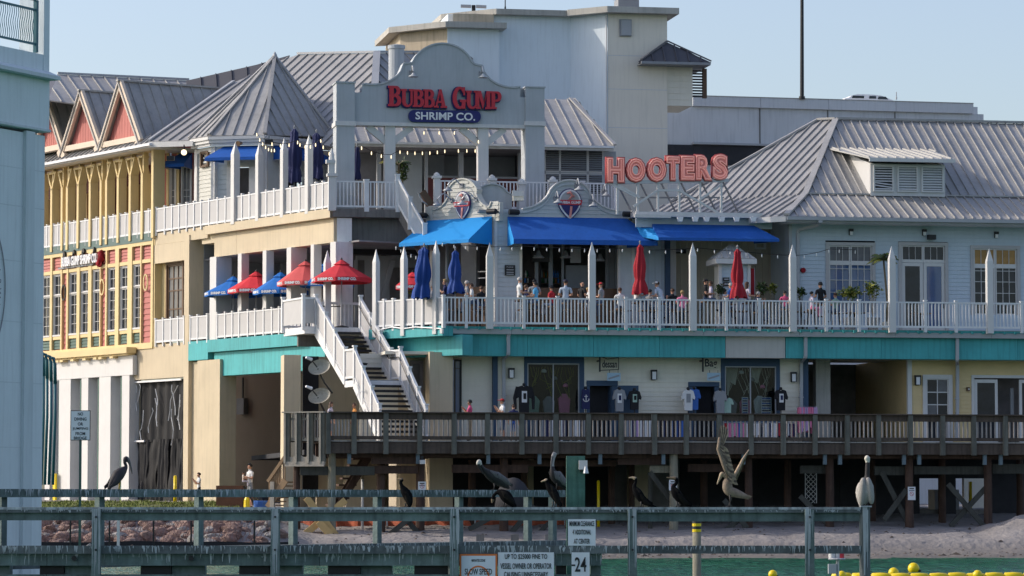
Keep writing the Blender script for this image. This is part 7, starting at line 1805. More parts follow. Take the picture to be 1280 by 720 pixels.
# white car on the garage deck
T=Thing(FG,'parked_car','roof and windows of a white car showing above the garage parapet','car',(gs(1080,3,123),3,gzz(1080,127,3)))
x=lambda px:FG.S(px,3,123); z=lambda py:FG.Z(1080,py,3)
mb=MB(); mb.prism([(x(1050),z(129)),(x(1112),z(129)),(x(1110),z(126.5)),(x(1102),z(123.5)),(x(1096),z(121.2)),(x(1085),z(120.2)),(x(1066),z(120.1)),(x(1059),z(122)),(x(1055),z(125)),(x(1050),z(126))],2.2,3.8); T.part('body',mb,M['sign_white'])
for a,b,y0,y1 in ((1080,1089,122,125.3),(1091,1104,122.4,125.8),(1059,1074,122.2,125.2)): 
    mb=MB(); mb.prism([(x(a),z(y1)),(x(b),z(y1)),(x(b-3 if a>1090 else b),z(y0)),(x(a+1),z(y0))],2.18,2.2); T.part('window',mb,M['glassd'])
T.bx('deck',gs(866),gs(1217),.6,14,gzz(1000,131),gzz(1000,130.3),M['concrete']) if False else None
# masts and lamp head
def mast(px,y0,y1,D,w,lab,m='black'):
    a=P(px,y1,D); b=P(px,y0,D); T=Thing(FW,'mast',lab,'mast',tuple(a)); mb=MB(); mb.tube([a,(a+b)/2,b],[w,w*.9,w*.8],10); T.part('pole',mb,M[m]); mb=MB(); mb.lathe([(w*1.5,0),(w*1.5,.15)],a,10); T.part('base_plate',mb,M[m])
mast(1002.5,-30,124,177,.11,'tall dark mast rising beyond the garage'); mast(631.5,-20,12,168,.03,'thin antenna rod on the tower roof'); mast(1120.5,115,124.5,177,.03,'thin short antenna rod on the garage parapet','steel')
T=Thing(FW,'roof_light','twin headed floodlight on the roof of the pale blue tower','lamp',tuple(P(592,14,168))); p=P(592,9,168)
mb=MB(); mb.tube([P(592,15,168),P(592,6.5,168)],.10,8); T.part('pole',mb,M['black'])
for e in (-1,1): mb=MB(); mb.bar(P(592+e*3,8,168),P(592+e*16,8.6 if e>0 else 7.6,168),.4,.11); T.part('lamp_head',mb,M['gutter'])
# ================================================================ basement behind the piles
T=Thing(R,'basement_wall','dark foundation wall and cream columns in the shade behind the boardwalk piles','wall',(R.S(850,8),8,1))
bz1=Z_BW-.4
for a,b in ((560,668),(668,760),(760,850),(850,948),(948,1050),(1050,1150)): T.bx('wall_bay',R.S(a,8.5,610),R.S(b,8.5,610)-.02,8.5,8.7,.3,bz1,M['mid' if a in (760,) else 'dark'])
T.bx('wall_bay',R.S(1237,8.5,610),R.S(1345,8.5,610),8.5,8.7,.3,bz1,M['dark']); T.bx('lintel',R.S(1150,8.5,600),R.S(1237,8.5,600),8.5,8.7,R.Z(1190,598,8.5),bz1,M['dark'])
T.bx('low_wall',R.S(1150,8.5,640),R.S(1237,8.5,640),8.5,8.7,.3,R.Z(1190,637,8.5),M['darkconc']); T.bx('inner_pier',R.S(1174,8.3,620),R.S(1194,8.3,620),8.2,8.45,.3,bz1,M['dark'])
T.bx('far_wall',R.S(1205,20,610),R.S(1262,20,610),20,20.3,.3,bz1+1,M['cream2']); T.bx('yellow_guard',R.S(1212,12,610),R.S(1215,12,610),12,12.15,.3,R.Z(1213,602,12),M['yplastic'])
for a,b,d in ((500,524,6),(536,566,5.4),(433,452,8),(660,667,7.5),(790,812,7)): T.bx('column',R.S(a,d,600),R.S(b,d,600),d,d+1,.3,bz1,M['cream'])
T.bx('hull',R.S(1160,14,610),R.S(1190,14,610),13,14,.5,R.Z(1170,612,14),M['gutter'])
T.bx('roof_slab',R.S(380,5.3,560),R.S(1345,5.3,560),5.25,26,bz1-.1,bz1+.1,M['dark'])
T=Thing(FW,'planter','low brown timber planter beside the man on the lawn','planter',tuple(P(288,628,138)))
a=P(270,630,138); b=P(303,630,138); z0=1.7; z1=P(288,607,138).z; T.bx('near_side',a.x,b.x,138,138.15,z0,z1,mat('planter_brown',(0.16,0.075,0.045),.8,.2,2)); T.bx('far_side',a.x,b.x,139.3,139.45,z0,z1,MATS['planter_brown']); T.bx('end_board',a.x,a.x+.12,138.152,139.298,z0,z1,MATS['planter_brown']); T.bx('end_board',b.x-.12,b.x,138.152,139.298,z0,z1,MATS['planter_brown']); T.bx('soil',a.x+.13,b.x-.13,138.16,139.28,z0,z1-.12,M['pile'])
T=Thing(FW,'tarp_heap','dark rounded heap under a tarp below the boardwalk behind the pelicans','tarp',tuple(P(645,612,127)))
mb=MB(); c=P(645,614,127); mb.lathe([(.75,-.8),(.62,0),(.42,.3),(.2,.48),(.03,.52)],c+Vector((-.1,0,0)),14); 
T.part('cover',mb,M['dark'],smooth=True)
for k in range(3): T.bx('ballast_block',c.x-1.5+k*1.3,c.x-1.2+k*1.3,126,126.2,.6,.85,M['darkconc'])
# ================================================================ white entrance stair
ST=Frame((-8.0,136.5),23)
T=Thing(ST,'entrance_stair','white two flight entrance stair with solid pale side panels and open dark steps','stair',(.9,-4,Z_BW))
zT=Z_D2+.12; zM=6.92; w=1.85
fl=[(0.0,-3.5,zT,zM,12),(-4.6,-7.5,zM,Z_BW,12)]
T.bx('top_landing',-.55,w+.2,.0,2.6,zT-.28,zT,M['vinyl']); T.bx('mid_landing',-.08,w+.08,-4.6,-3.5,zM-.28,zM-.03,M['vinyl']); T.bx('landing_tread',.02,w-.02,-4.58,-3.52,zM-.03,zM,M['grey'])
for d0,d1,za,zb,n in fl:
    for k in range(n-1 if True else n):
        t0=k/n; d=d0+(d1-d0)*(k+.5)/(n); z=za+(zb-za)*(k+1)/n
        T.bx('tread',.03,w-.03,d-.17,d+.13,z-.05,z,M['grey']); T.bx('nosing',.03,w-.03,d-.19,d-.172,z-.10,z-.0,M['black'])
    for s in (-.05,w+.05):
        mb=MB(); mb.bar((s,d0,za-.18),(s,d1,zb-.02),.07,.38); T.part('stringer',mb,M['vinyl'])
def slope_rail(s,d0,z0,d1,z1,n,h=1.2,grab=False):
    mb=MB(); mb.bar((s,d0,z0+h),(s,d1,z1+h),.10,.08); T.part('handrail',mb,M['vinyl']); mb=MB(); mb.bar((s,d0,z0+.10),(s,d1,z1+.10),.07,.08); T.part('bottom_rail',mb,M['vinyl'])
    for k in range(n):
        da,db_=d0+(d1-d0)*k/n,d0+(d1-d0)*(k+1)/n; za,zb=z0+(z1-z0)*k/n,z0+(z1-z0)*(k+1)/n
        mb=MB(); e=.05*(1 if db_>da else -1); j=len(mb.v)
        for x in (s-.012,s+.012): mb.v += [(x,da+e,za+.14),(x,db_-e,zb+.14),(x,db_-e,zb+h-.04),(x,da+e,za+h-.04)]
        for q in ((0,1,2,3),(7,6,5,4),(0,4,5,1),(3,2,6,7),(0,3,7,4),(1,5,6,2)): mb.f.append(q); mb.mi.append(0)
        T.part('side_panel',mb,M['panel'])
    if grab:
        mb=MB(); mb.tube([(s-.1,d0,z0+.92),(s-.1,d1,z1+.92)],.025,6); T.part('grab_rail',mb,M['black'])
def spost(s,d,z,h=1.3): T.bx('post',s-.065,s+.065,d-.065,d+.065,z-.15,z+h,M['vinyl']); T.bx('post_cap',s-.09,s+.09,d-.09,d+.09,z+h,z+h+.06,M['vinyl'])
for s,g_ in ((-.05,False),(w+.05,True)):
    slope_rail(s,0,zT,-3.5,zM,3,grab=g_); slope_rail(s,-3.5,zM,-4.6,zM,1,grab=g_); slope_rail(s,-4.6,zM,-7.5,Z_BW,3,grab=g_)
    for d,z in ((0,zT),(-3.5*.34,zT+(zM-zT)*.34),(-3.5*.67,zT+(zM-zT)*.67),(-3.5,zM),(-4.6,zM),(-4.6-2.9*.34,zM+(Z_BW-zM)*.34),(-4.6-2.9*.67,zM+(Z_BW-zM)*.67),(-7.4,Z_BW+.1)): spost(s,d,z)
# landing side rail and rear balusters
spost(-.6,0,zT); T.bx('side_panel',-.53,-.13,-.012,.012,zT+.14,zT+1.14,M['panel']); T.bx('handrail',-.53,-.12,-.05,.05,zT+1.14,zT+1.22,M['vinyl'])
T.bx('side_panel',-.612,-.588,.07,2.5,zT+.14,zT+1.14,M['panel']); T.bx('handrail',-.65,-.55,.07,2.5,zT+1.14,zT+1.22,M['vinyl'])
T.bx('handrail',-.6,w+.9,2.5,2.6,zT+1.1,zT+1.2,M['vinyl']); T.bx('bottom_rail',-.6,w+.9,2.52,2.58,zT+.08,zT+.16,M['vinyl'])
for k in range(19): x=-.5+k*.165; T.bx('baluster',x-.024,x+.024,2.53,2.57,zT+.16,zT+1.1,M['vinyl'])
spost(.95,2.55,zT); spost(-.6,2.55,zT)
mb=MB(); mb.tube([(.0,2.3,zT+1.0),(w,2.3,zT+1.0)],.025,6); T.part('grab_rail',mb,M['black'])
picket_post(ST,w+.05-.62,.15+2.2,zT-.1,P(436,311,138.5).z,'tall white post with pointed top behind the landing of the white stair')
T.bx('cross_strut',-.4,w+.2,1.2,1.35,zT-.75,zT-.29,M['darkconc'])
# ================================================================ umbrellas
def open_umbrella(F,s,d,zfloor,ztop,rad,drop,m,lab,word='SHRIMP CO.',rot=0.3):
    T=Thing(F,'market_umbrella',lab,'umbrella',(s,d,zfloor),group='open market umbrellas on the deck'); n=8; r2=.30
    zr=ztop-drop
    ring=lambda rr,z,k:(s+rr*cos(rot+2*pi*k/n),d+rr*sin(rot+2*pi*k/n),z)
    for k in range(n):
        mb=MB(); a,b=ring(rad,zr,k),ring(rad,zr,k+1); c,e=ring(r2,ztop-.10,k+1),ring(r2,ztop-.10,k)
        md=((a[0]+b[0])/2,(a[1]+b[1])/2,zr+.03); mb.poly([a,md,b,c,e]); 
        T.part('canopy_panel',mb,m)
        mb=MB(); A=Vector(a);B=Vector(b);mid=(A+B)/2; md_=Vector((0,0,.17)); 
        mb.poly([A,mid+Vector((0,0,.03)),B,B-md_,mid-md_*1.08+Vector((0,0,.0)),A-md_]); v=T.part('valance',mb,m)
        nrm=(mid-Vector((s,d,mid.z))).normalized()
        if word and nrm.y<0.2:
            me=text_mesh(word,.15,.002,.008); me.materials.append(M['sign_white']); xs=[q.co.x for q in me.vertices]; me.transform(Matrix.Diagonal((((B-A).length*.8)/(max(xs)-min(xs)),1,1,1)))
            T.put('valance_lettering',me,mid+nrm*.015-Vector((0,0,.075)),rot=(0,0,atan2(nrm.y,nrm.x)+pi/2))
        mb=MB(); mb.bar(ring(.05,ztop-.12,k),ring(rad*.97,zr-.015,k),.025,.03); T.part('rib',mb,M['black'])
    for k in range(n):
        mb=MB(); mb.poly([ring(.36,ztop-.08,k),ring(.36,ztop-.08,k+1),ring(.06,ztop+.12,k+1),ring(.06,ztop+.12,k)]); T.part('vent_cap',mb,m)
    mb=MB(); mb.tube([(s,d,zfloor),(s,d,ztop+.1)],.028,8); T.part('pole',mb,M['grey']); mb=MB(); mb.lathe([(.04,0),(.05,.05),(.01,.12)],(s,d,ztop+.1),8); T.part('finial',mb,M['black'])
    mb=MB(); mb.lathe([(.3,0),(.3,.05),(.06,.1)],(s,d,zfloor),12); T.part('base',mb,M['black'])
def closed_umbrella(F,s,d,zfloor,ztop,zbot,m,lab,wid=.23,seed=1,flare=0.0,lean=0.0):
    T=Thing(F,'closed_umbrella',lab,'umbrella',(s,d,zfloor),group='closed umbrellas'); r=random.Random(seed); n=28; rows=14; mb=MB()
    for j in range(rows+1):
        t=j/rows; z=ztop+(zbot-ztop)*t
        base=wid*(.18+.95*min(1,t*2.2)**.8)*(1-.22*math.exp(-((t-.72)/.07)**2))+flare*max(0,t-.75)*4*wid*.5
        if t<.16: base*=.8+.9*abs(sin(t/.16*pi))
        for i in range(n):
            a=2*pi*i/n; f_=1+.24*cos(a*7+3*t+seed)+.10*cos(a*3+7*t)
            mb.v.append((s+lean*t+base*f_*cos(a),d+base*f_*sin(a)*.9,z+.05*sin(a*5+seed)*(t>.95)))
    for j in range(rows):
        for i in range(n): a=j*n+i; b=j*n+(i+1)%n; mb.f.append((a,b,b+n,a+n)); mb.mi.append(0)
    T.part('furled_canopy',mb,m,smooth=True)
    zz_=ztop+(zbot-ztop)*.72; mb=MB(); mb.tube([(s+lean*.72,d,zz_-.03),(s+lean*.72,d,zz_+.03)],wid*.86,12); T.part('tie_strap',mb,m)
    mb=MB(); mb.tube([(s,d,zfloor),(s,d,ztop+.08)],.028,8); T.part('pole',mb,M['grey']); mb=MB(); mb.lathe([(.03,0),(.045,.05),(.01,.12)],(s,d,ztop+.05),8); T.part('finial',mb,M['grey'])
for px,y,ry,hw,m,d,lab,rot in ((292,349,366,37,'bluec2',.35,'leftmost open blue umbrella with white lettering, above the panel railing',.1),(320.5,343,362.5,36,'redc',.3,'left open red umbrella between two blue ones',.35),(351,344,364,35,'bluec2',.4,'open blue umbrella between the left red and the faded red one',.2),
        (382,330,353,36,'pinkc',.3,'faded pinkish red open umbrella in the middle of the row',.15),(409,331,354,34,'bluec2',.9,'open blue umbrella half hidden by the big red one',.3),(427,328.5,348.5,38.5,'redc',-.5,'biggest open red umbrella at the right end of the row',.05),(277,327,334,26,'bluec2',5.2,'distant open blue umbrella deep behind the white columns',.2)):
    m_=mat('umbrella_blue',(0.012,0.15,0.52),0.75,0.06,2,bump=.1) if m=='bluec2' else M[m]
    s=L.S(px,d,y); zt_=L.Z(px,y,d); Dd=L.w(s,d,0).y; zr=L.Z(px,ry,d); rad=hw*Dd/F_PX; drop=zt_-zr
    open_umbrella(L,s,d,z2,zt_,rad,drop,m_,lab,rot=rot)
s=R.S(516,9,350); open_umbrella(R,s,9,Z_D2,R.Z(516,344,9),.75,.45,M['redc'],'small distant open red umbrella behind the tall posts right of the stair',rot=.2)
for px,y0,y1,m,d,F_,zf,wd,lab in ((368,161,229,'navyc',1.0,L,zd3,.26,'navy closed umbrella left of a tall post on the top deck'),(395.5,166,224,'navyc',1.0,L,zd3,.25,'navy closed umbrella right of a tall post on the top deck'),(446.5,183,224,'navyc',2.5,R3,zd3,.12,'slim navy closed umbrella in front of the portal opening'),
        (530,309,373,'bluec',-.35,C,Z_D2,.28,'royal blue closed umbrella hanging over the panel railing'),(569,313,366,'bluec',5.0,R,Z_D2,.20,'royal blue closed umbrella behind the start of the balusters'),(800,305.5,367,'darkredc',4.4,R,Z_D2,.19,'dark red closed umbrella at the right end of the big awning'),(922,311,372,'darkredc',3.0,R,Z_D2,.19,'dark red closed umbrella in front of the little white kiosk')):
    s=F_.S(px,d,(y0+y1)/2); closed_umbrella(F_,s,d,zf,F_.Z(px,y0,d),F_.Z(px,y1,d),M[m] if m!='darkredc' else mat('crimson_canvas',(0.36,.012,.025),.8,.12,3,bump=.3),lab,wid=wd,seed=px,flare=1.0 if px in (800,922,569) else .2,lean=-.15 if px==530 else 0)
# ================================================================ kiosk
dk=6.0; ks=lambda px,d=dk,py=340:R.S(px,d,py); kz=lambda py,d=dk:R.Z(918,py,d)
T=Thing(R,'kiosk','little white kiosk with a pointed grey roof on the middle deck','kiosk',(ks(918),dk,Z_D2))
a,b=ks(898.5),ks(938); T.bx('body',a+.08,b-.08,dk+.05,dk+1.1,Z_D2,kz(329),M['paleside'])
siding(T,a+.1,b-.1,Z_D2,kz(329),dk+.03,M['blueside'],step=.16)
for s in (a,(a+b)/2-.06,b-.12): T.bx('corner_board',s,s+.12,dk-.04,dk+.08,Z_D2,kz(329),M['white'])
e0,e1=ks(892.5),ks(943.5); T.bx('fascia',e0,e1,dk-.35,dk+1.4,kz(329.5,dk-.35),kz(323.5,dk-.35),M['white'])
ap=R.w((e0+e1)/2,dk+.5,kz(304)); zq=kz(323.3,dk-.35)+.02
c_=[R.w(e0+.02,dk-.33,zq),R.w(e1-.02,dk-.33,zq),R.w(e1-.02,dk+1.38,zq),R.w(e0+.02,dk+1.38,zq)]
for i in range(4): seam_roof(T,[c_[i],c_[(i+1)%4],ap],c_[(i+1)%4]-c_[i],.28,M['roofp'],rib=.03,ribh=.04)
T2=Thing(R,'menu_board','small dark menu board on the white kiosk','menu board',(ks(907.5),dk-.1,kz(358))); s=ks(907.5)
for y in (347,353): T2.bx('plate',s-.13,s+.13,dk-.06,dk-.0,kz(y+4.6),kz(y),M['black']); T2.bx('text_line',s-.09,s+.09,dk-.066,dk-.061,kz(y+3),kz(y+1.6),M['gutter'])
T2=Thing(R,'red_banner','narrow vertical red banner right of the kiosk','banner',(ks(941),dk,kz(372))); s=ks(941); T2.bx('cloth',s-.09,s+.09,dk+.1,dk+.13,kz(369),kz(335),M['darkredc']); T2.bx('pole',s+.09,s+.12,dk+.1,dk+.13,Z_D2,kz(334),M['grey'])
# ================================================================ plants
def leafcloud(T,name,c,rx,ry,rz,n,m,size=.12,seed=1,stuff=False):
    r=random.Random(seed); mb=MB()
    for i in range(n):
        while True:
            v=Vector((r.uniform(-1,1),r.uniform(-1,1),r.uniform(-1,1)))
            if v.length<1: break
        v=v*(.6+.4*r.random()); p=Vector((c[0]+v.x*rx,c[1]+v.y*ry,c[2]+v.z*rz)); a=Vector((r.uniform(-1,1),r.uniform(-1,1),r.uniform(-.6,.8))).normalized(); b=a.cross(Vector((r.uniform(-1,1),r.uniform(-1,1),1))).normalized(); k=size*r.uniform(.6,1.3)
        mb.poly([p,p+a*k*.5+b*k*.25,p+a*k,p+a*k*.5-b*k*.25],m=r.randrange(2))
    return T.part(name,mb,m)
def frond(T,base,dirv,ln,m,droop=.7,w=.28,n=12):
    """one arching palm leaf with its leaflets"""
    mb=MB(); pts=[]; d=Vector(dirv).normalized()
    for i in range(n+1):
        t=i/n; pts.append(Vector(base)+d*ln*t+Vector((0,0,1))*(ln*(.35*t-droop*t*t)))
    mb.tube(pts,[.018*(1-.7*i/n)+.003 for i in range(n+1)],4,m=1)
    side=d.cross(Vector((0,0,1))).normalized()
    for i in range(1,n):
        t=i/n; k=w*sin(pi*(.15+.8*t)); tn=(pts[i+1]-pts[i]).normalized()
        for e in (-1,1):
            q=pts[i]+side*e*k+tn*k*.6-Vector((0,0,k*.45)); o_=tn*.035
            mb.poly([pts[i]-o_,pts[i]+o_,q+o_*.3,q-o_*.3])
    T.part('frond',mb,[m,M['trunk']])
gm2=[M['plant'],M['ploty']]
dpp=5.0; s=R.S(1107,dpp,340); zc_=R.Z(1103,326,dpp)
T=Thing(R,'potted_palm','small palm with drooping fronds beside a tall post in front of the blue house','palm',(s,dpp,Z_D2))
mb=MB(); mb.tube([(s,dpp,Z_D2+.4),(s+.08,dpp,Z_D2+1.1),(s-.08,dpp,zc_)],[.07,.05,.04],8); T.part('trunk',mb,M['trunk'],smooth=True)
for k in range(15): a=k*2.4; frond(T,(s-.08,dpp,zc_),(cos(a),sin(a)*.8,.25+.3*(k%3)),.62+.12*(k%4),M['plant'] if k%3 else M['ploty'],droop=.8,w=.2)
mb=MB(); mb.lathe([(.16,0),(.22,.38),(.2,.4)],(s,dpp,Z_D2),12); T.part('pot',mb,M['cream2'])
for px,y,w_,h_,d,lab,m2 in ((1062,366,.62,.27,4.2,'low yellow green bush in a planter below the big window',[M['ploty'],M['plant']]),(1091,362,.42,.42,4.0,'taller yellow green bush beside the small palm',[M['plant'],M['ploty']]),(952,361,.26,.34,5.5,'dark green pot plant left of the bright one by the beige wall',[M['plant2'],M['plant']]),(966,361,.20,.27,5.3,'bright green pot plant by the beige wall',gm2),(900,362,.24,.28,4.6,'dark pot plant beside the kiosk',[M['plant2'],M['plant2']]),(517,364,.2,.4,9,'yellow green plant under the distant red umbrella',gm2),(1001,366,.2,.24,6.0,'dark spiky pot plant at the corner of the blue house',[M['plant2'],M['plant']])):
    s=R.S(px,d,y); z=R.Z(px,y,d); T=Thing(R,'pot_plant',lab,'plant',(s,d,Z_D2)); leafcloud(T,'foliage',(s,d,z),w_,w_*.8,h_,int(500*w_),m2,size=.17,seed=px)
    mb=MB(); mb.lathe([(min(w_,.3)*.7,0),(min(w_,.3),.5),(min(w_,.3)*.9,.52)],(s,d,Z_D2),12); T.part('pot',mb,M['grey'])
    for k in range(4): mb=MB(); mb.tube([(s,d,Z_D2+.5),(s+.3*w_*(k-1.5),d,z)],.012,4); T.part('stem',mb,M['trunk'])
s=R3.S(478,2.6,207); z=R3.Z(470,203,2.6); T=Thing(R3,'drooping_palm','palm with a big drooping frond on the top deck before the portal','palm',(s,2.6,zd3))
mb=MB(); mb.tube([(s+.7,2.6,zd3),(s+.72,2.6,z-.1)],.05,8); T.part('trunk',mb,M['trunk'])
for k,(a,l) in enumerate(((3.2,1.0),(3.5,.9),(2.8,.9),(5.5,.7),(.4,.7),(1.7,.5))): frond(T,(s+.7,2.6,z-.1),(cos(a),sin(a)*.6,.5),l,M['ploty'] if k<3 else M['plant2'],droop=.75,w=.16)
s=R3.S(503,2.8,212); z=R3.Z(503,214,2.8); T=Thing(R3,'dark_shrub','dark leafy plant hanging beside the newel post on the top deck','plant',(s,2.8,zd3)); leafcloud(T,'foliage',(s,2.8,z),.24,.24,.55,190,[M['plant2'],M['plant']],size=.2,seed=5); mb=MB(); mb.tube([(s,2.8,zd3),(s,2.8,z)],.04,6); T.part('stem',mb,M['trunk'])
# ================================================================ string lights
def lights(pts,lab,m,drop=.12,rb=.023,group=None,F=R,every=1):
    """pts: (px,py,d) hanging points of each bulb; the cord sags between the first point of each span"""
    q=[]
    for px,py,d in pts: s,z=F.hit(px,py,d); q.append(Vector((s,d,z)))
    T=Thing(F,'string_lights',lab,'string lights',tuple(q[0]))
    mb=MB(); mb.tube([v+Vector((0,0,drop)) for v in q],.012,4); T.part('cord',mb,M['black'])
    bm_=MB(); bm_.lathe([(.012,.10),(.018,.06),(rb,.0),(rb*.7,-.035),(.005,-.045)],(0,0,0),8); me=bm_.mesh('bulb',m,smooth=True)
    for v in q: T.put('bulb',me,v)
def span(x0,y0,x1,y1,n,sag,d0,d1): return [(x0+(x1-x0)*i/n,y0+(y1-y0)*i/n+sag*4*(i/n)*(1-i/n),d0+(d1-d0)*i/n) for i in range(n+1)]
lights(span(553,307,640,312,6,2,6,6.4)+span(652,311,778,314,8,1.5,6.4,6.4)[0:],'string of clear bulbs hanging under the two left awnings',M['bulbw'])
lights(span(812,316,872,313.5,3,1,5.5,5.5)+span(893,315.5,972,322,4,0,5.5,5.5)+span(990,323,1036,315,3,2,5.6,5.6)+span(1049,315,1069,316,1,0,6,6.2),'string of clear bulbs along the beige wing to the blue house',M['bulbw'])
lights(span(340,181,372,179,3,3,-3,-2)+span(375,182,401,177,4,5,-2,0)+span(404,185,419,201,2,0,0,1),'string of warm bulbs among the navy umbrellas',M['bulb'],F=L)
lights(span(321,169,343,189,6,6,.2,.2),'cluster of warm bulbs at the corner of the turret',M['bulb'],F=L)
lights(span(452,186,489,197,3,3,11,11)+span(500,191,556,190,6,2,11.3,11.3)+span(573,189.5,594,189.5,2,0,11.3,11.3),'string of warm bulbs under the portal sign',M['bulb'])
lights(span(530,167,568,167,2,0,14,14)+span(585,162,598,178,1,0,13,12),'string of warm bulbs in front of the low metal roof',M['bulb'])
lights(span(495,311,520,323,4,1,8,8),'short string of bulbs left of the corner awning',M['bulbw'])
T=Thing(F3,'porch_light','round white lit globe lamp under the porch eave','lamp',tuple(F3.inv(P(230,190.5,149)))); q=F3.inv(P(230,190.5,149)); mb=MB(); mb.lathe([(.13*sin(pi*i/8)+.001,-.13*cos(pi*i/8)) for i in range(9)],q,12); T.part('globe',mb,M['bulb'],smooth=True); mb=MB(); mb.tube([q+Vector((0,0,.1)),q+Vector((0,0,.35))],.03,6); T.part('stem',mb,M['black'])
for px,y,D,lab in ((336,177,144.5,'black loudspeaker box at the right corner of the turret eave'),(213,197.5,150.5,'black loudspeaker box at the porch corner')):
    p=P(px,y,D); T=Thing(FW,'loudspeaker_box',lab,'loudspeaker',tuple(p)); T.bx('cabinet',p.x-.17,p.x+.17,p.y,p.y+.3,p.z-.1,p.z+.1,M['black']); T.bx('bracket',p.x-.03,p.x+.03,p.y+.1,p.y+.2,p.z+.1,p.z+.25,M['grey'])
p=P(297.5,179.5,144.3); T=Thing(FW,'flood_light','brown floodlight between turret eave and left awning','spotlight',tuple(p)); mb=MB(); mb.tube([p,p+Vector((.14,.2,.05))],[.12,.06],10); T.part('head',mb,M['brownwood']); T.bx('arm',p.x+.05,p.x+.1,p.y+.15,p.y+.5,p.z+.05,p.z+.1,M['grey'])
# ================================================================ shop displays
def tshirt(F,s,d,z1,h,m,lab,kind='shirt',pm=None,prt=None,wid=.46,sleeves=True,group='shirts on display outside the shops',stand=True):
    T=Thing(F,kind,lab,kind.replace('_',' '),(s,d,z1-h),group=group); w=wid/2
    o_=[(s-w*.75,z1-h),(s+w*.75,z1-h),(s+w*.8,z1-h*.42)]
    if sleeves: o_+=[(s+w*1.25,z1-h*.48),(s+w*1.32,z1-h*.36),(s+w*.95,z1-.05)]
    else: o_+=[(s+w*.7,z1-.04)]
    o_+=[(s+w*.35,z1),(s+w*.2,z1-.04),(s-w*.2,z1-.04),(s-w*.35,z1)]
    if sleeves: o_+=[(s-w*.95,z1-.05),(s-w*1.32,z1-h*.36),(s-w*1.25,z1-h*.48)]
    else: o_+=[(s-w*.7,z1-.04)]
    o_+=[(s-w*.8,z1-h*.42)]
    mb=MB(); mb.prism(o_,d-.09,d+.09); T.part('fabric',mb,m)
    if pm:
        r=random.Random(int(s*100)); pw=w*.85; T.bx('print',s-pw*.5,s+pw*.5,d-.096,d-.092,z1-h*.62,z1-h*.2,pm)
        if prt: T.bx('print_motif',s-pw*.2,s+pw*.35,d-.102,d-.098,z1-h*.5,z1-h*.28,prt)
    mb=MB(); mb.lathe([(.05,-.02),(.07,.04),(.05,.1)],(s,d,z1),8); T.part('mannequin_neck',mb,M['black'])
    if stand: mb=MB(); mb.tube([(s,d,Z_BW),(s,d,z1-h)],.02,6); T.part('stand',mb,M['black'])
    return T
cb=cloth('black',(.015,.015,.018)); cn=cloth('navy',(.02,.025,.09)); cg=cloth('grey',(.28,.29,.31)); cw_=cloth('white',(.7,.7,.7)); cbl=cloth('blue',(.05,.14,.45)); cpk=cloth('pink',(.75,.22,.38)); clv=cloth('lilac',(.48,.33,.55)); crd=cloth('red',(.5,.03,.04)); cgn=cloth('mint',(.35,.5,.42))
dz_=D_S-.55
q=lambda px,y:(S(px,dz_),Z(y,px,dz_))
s,z=q(655,482); T=tshirt(R,s,dz_,z,1.1,cb,'black long sleeved shirt on a mannequin beside the left shop window','display_shirt',cw_,cb,wid=.5); 
for e in (-1,1): mb=MB(); mb.tube([(s+e*.25,dz_,z-.06),(s+e*.38,dz_,z-.5),(s+e*.36,dz_-.1,z-.95)],[.09,.075,.05],8); T.part('sleeve',mb,cb)
s,z=q(732,486); T=tshirt(R,s,dz_,z,.82,cn,'navy tank top with a white anchor beside the left shop door','display_shirt',wid=.4,sleeves=False)
mb=MB(); c=z-.38; mb.bar((s,dz_-.1,c+.14),(s,dz_-.1,c-.14),.03,.01,up=Vector((0,1,0))); mb.bar((s-.07,dz_-.1,c+.07),(s+.07,dz_-.1,c+.07),.025,.01,up=Vector((0,1,0)))
pr=None
for k in range(9):
    a=pi+pi*k/8; v=(s+.12*cos(a),dz_-.1,c-.02+.12*sin(a))
    if pr: mb.bar(pr,v,.03,.01,up=Vector((0,1,0)))
    pr=v
T.part('anchor_print',mb,cw_)
for px,y,h,m,pm,prt,lab in ((774,486.5,.9,cg,cw_,cn,'grey T-shirt with a printed square, left one on the navy panel'),(793,488,.78,cb,cgn,cb,'black T-shirt with a pale green print, right one on the navy panel'),(860,487,.85,cw_,cg,None,'white T-shirt left of the right shop door'),(868,486,.85,cbl,None,None,'blue patterned T-shirt right against the white one'),(900,488,.92,cg,None,crd,'grey T-shirt right of the right shop door'),(976,487,.85,cb,cw_,cn,'black T-shirt with a white print right of the right shop window'),(909,497,.62,cgn,None,None,'pale mint top hanging beside the right shop window')):
    s,z=q(px,y); tshirt(R,s,dz_+(.1 if px in (868,909) else 0),z,h,m,lab,'display_shirt',pm,prt,wid=.42)
cols=[cb,cn,cg,cw_,cbl,cpk,clv,crd,cgn,cn,cbl]
def rack(px0,px1,y,d,lab,pal,seed,h=.95):
    s0,s1=R.S(px0,d,y),R.S(px1,d,y); z=Z(y,(px0+px1)/2,d); T=Thing(R,'clothes_rack',lab,'clothes rack',((s0+s1)/2,d,Z_BW)); r=random.Random(seed)
    mb=MB(); mb.tube([(s0,d,Z_BW),(s0,d,z),(s1,d,z),(s1,d,Z_BW)],.02,6); T.part('frame',mb,M['steel'])
    x=s0+.06
    while x<s1-.06:
        w=r.uniform(.045,.08); hh=h*r.uniform(.75,1); c=r.choice(pal); mb=MB(); mb.prism([(x,z-.04),(x+w,z-.05),(x+w+.01,z-hh),(x-.01,z-hh+r.uniform(-.03,.03))],d-.23,d+.23); T.part('garment',mb,c); x+=w+r.uniform(.01,.03)
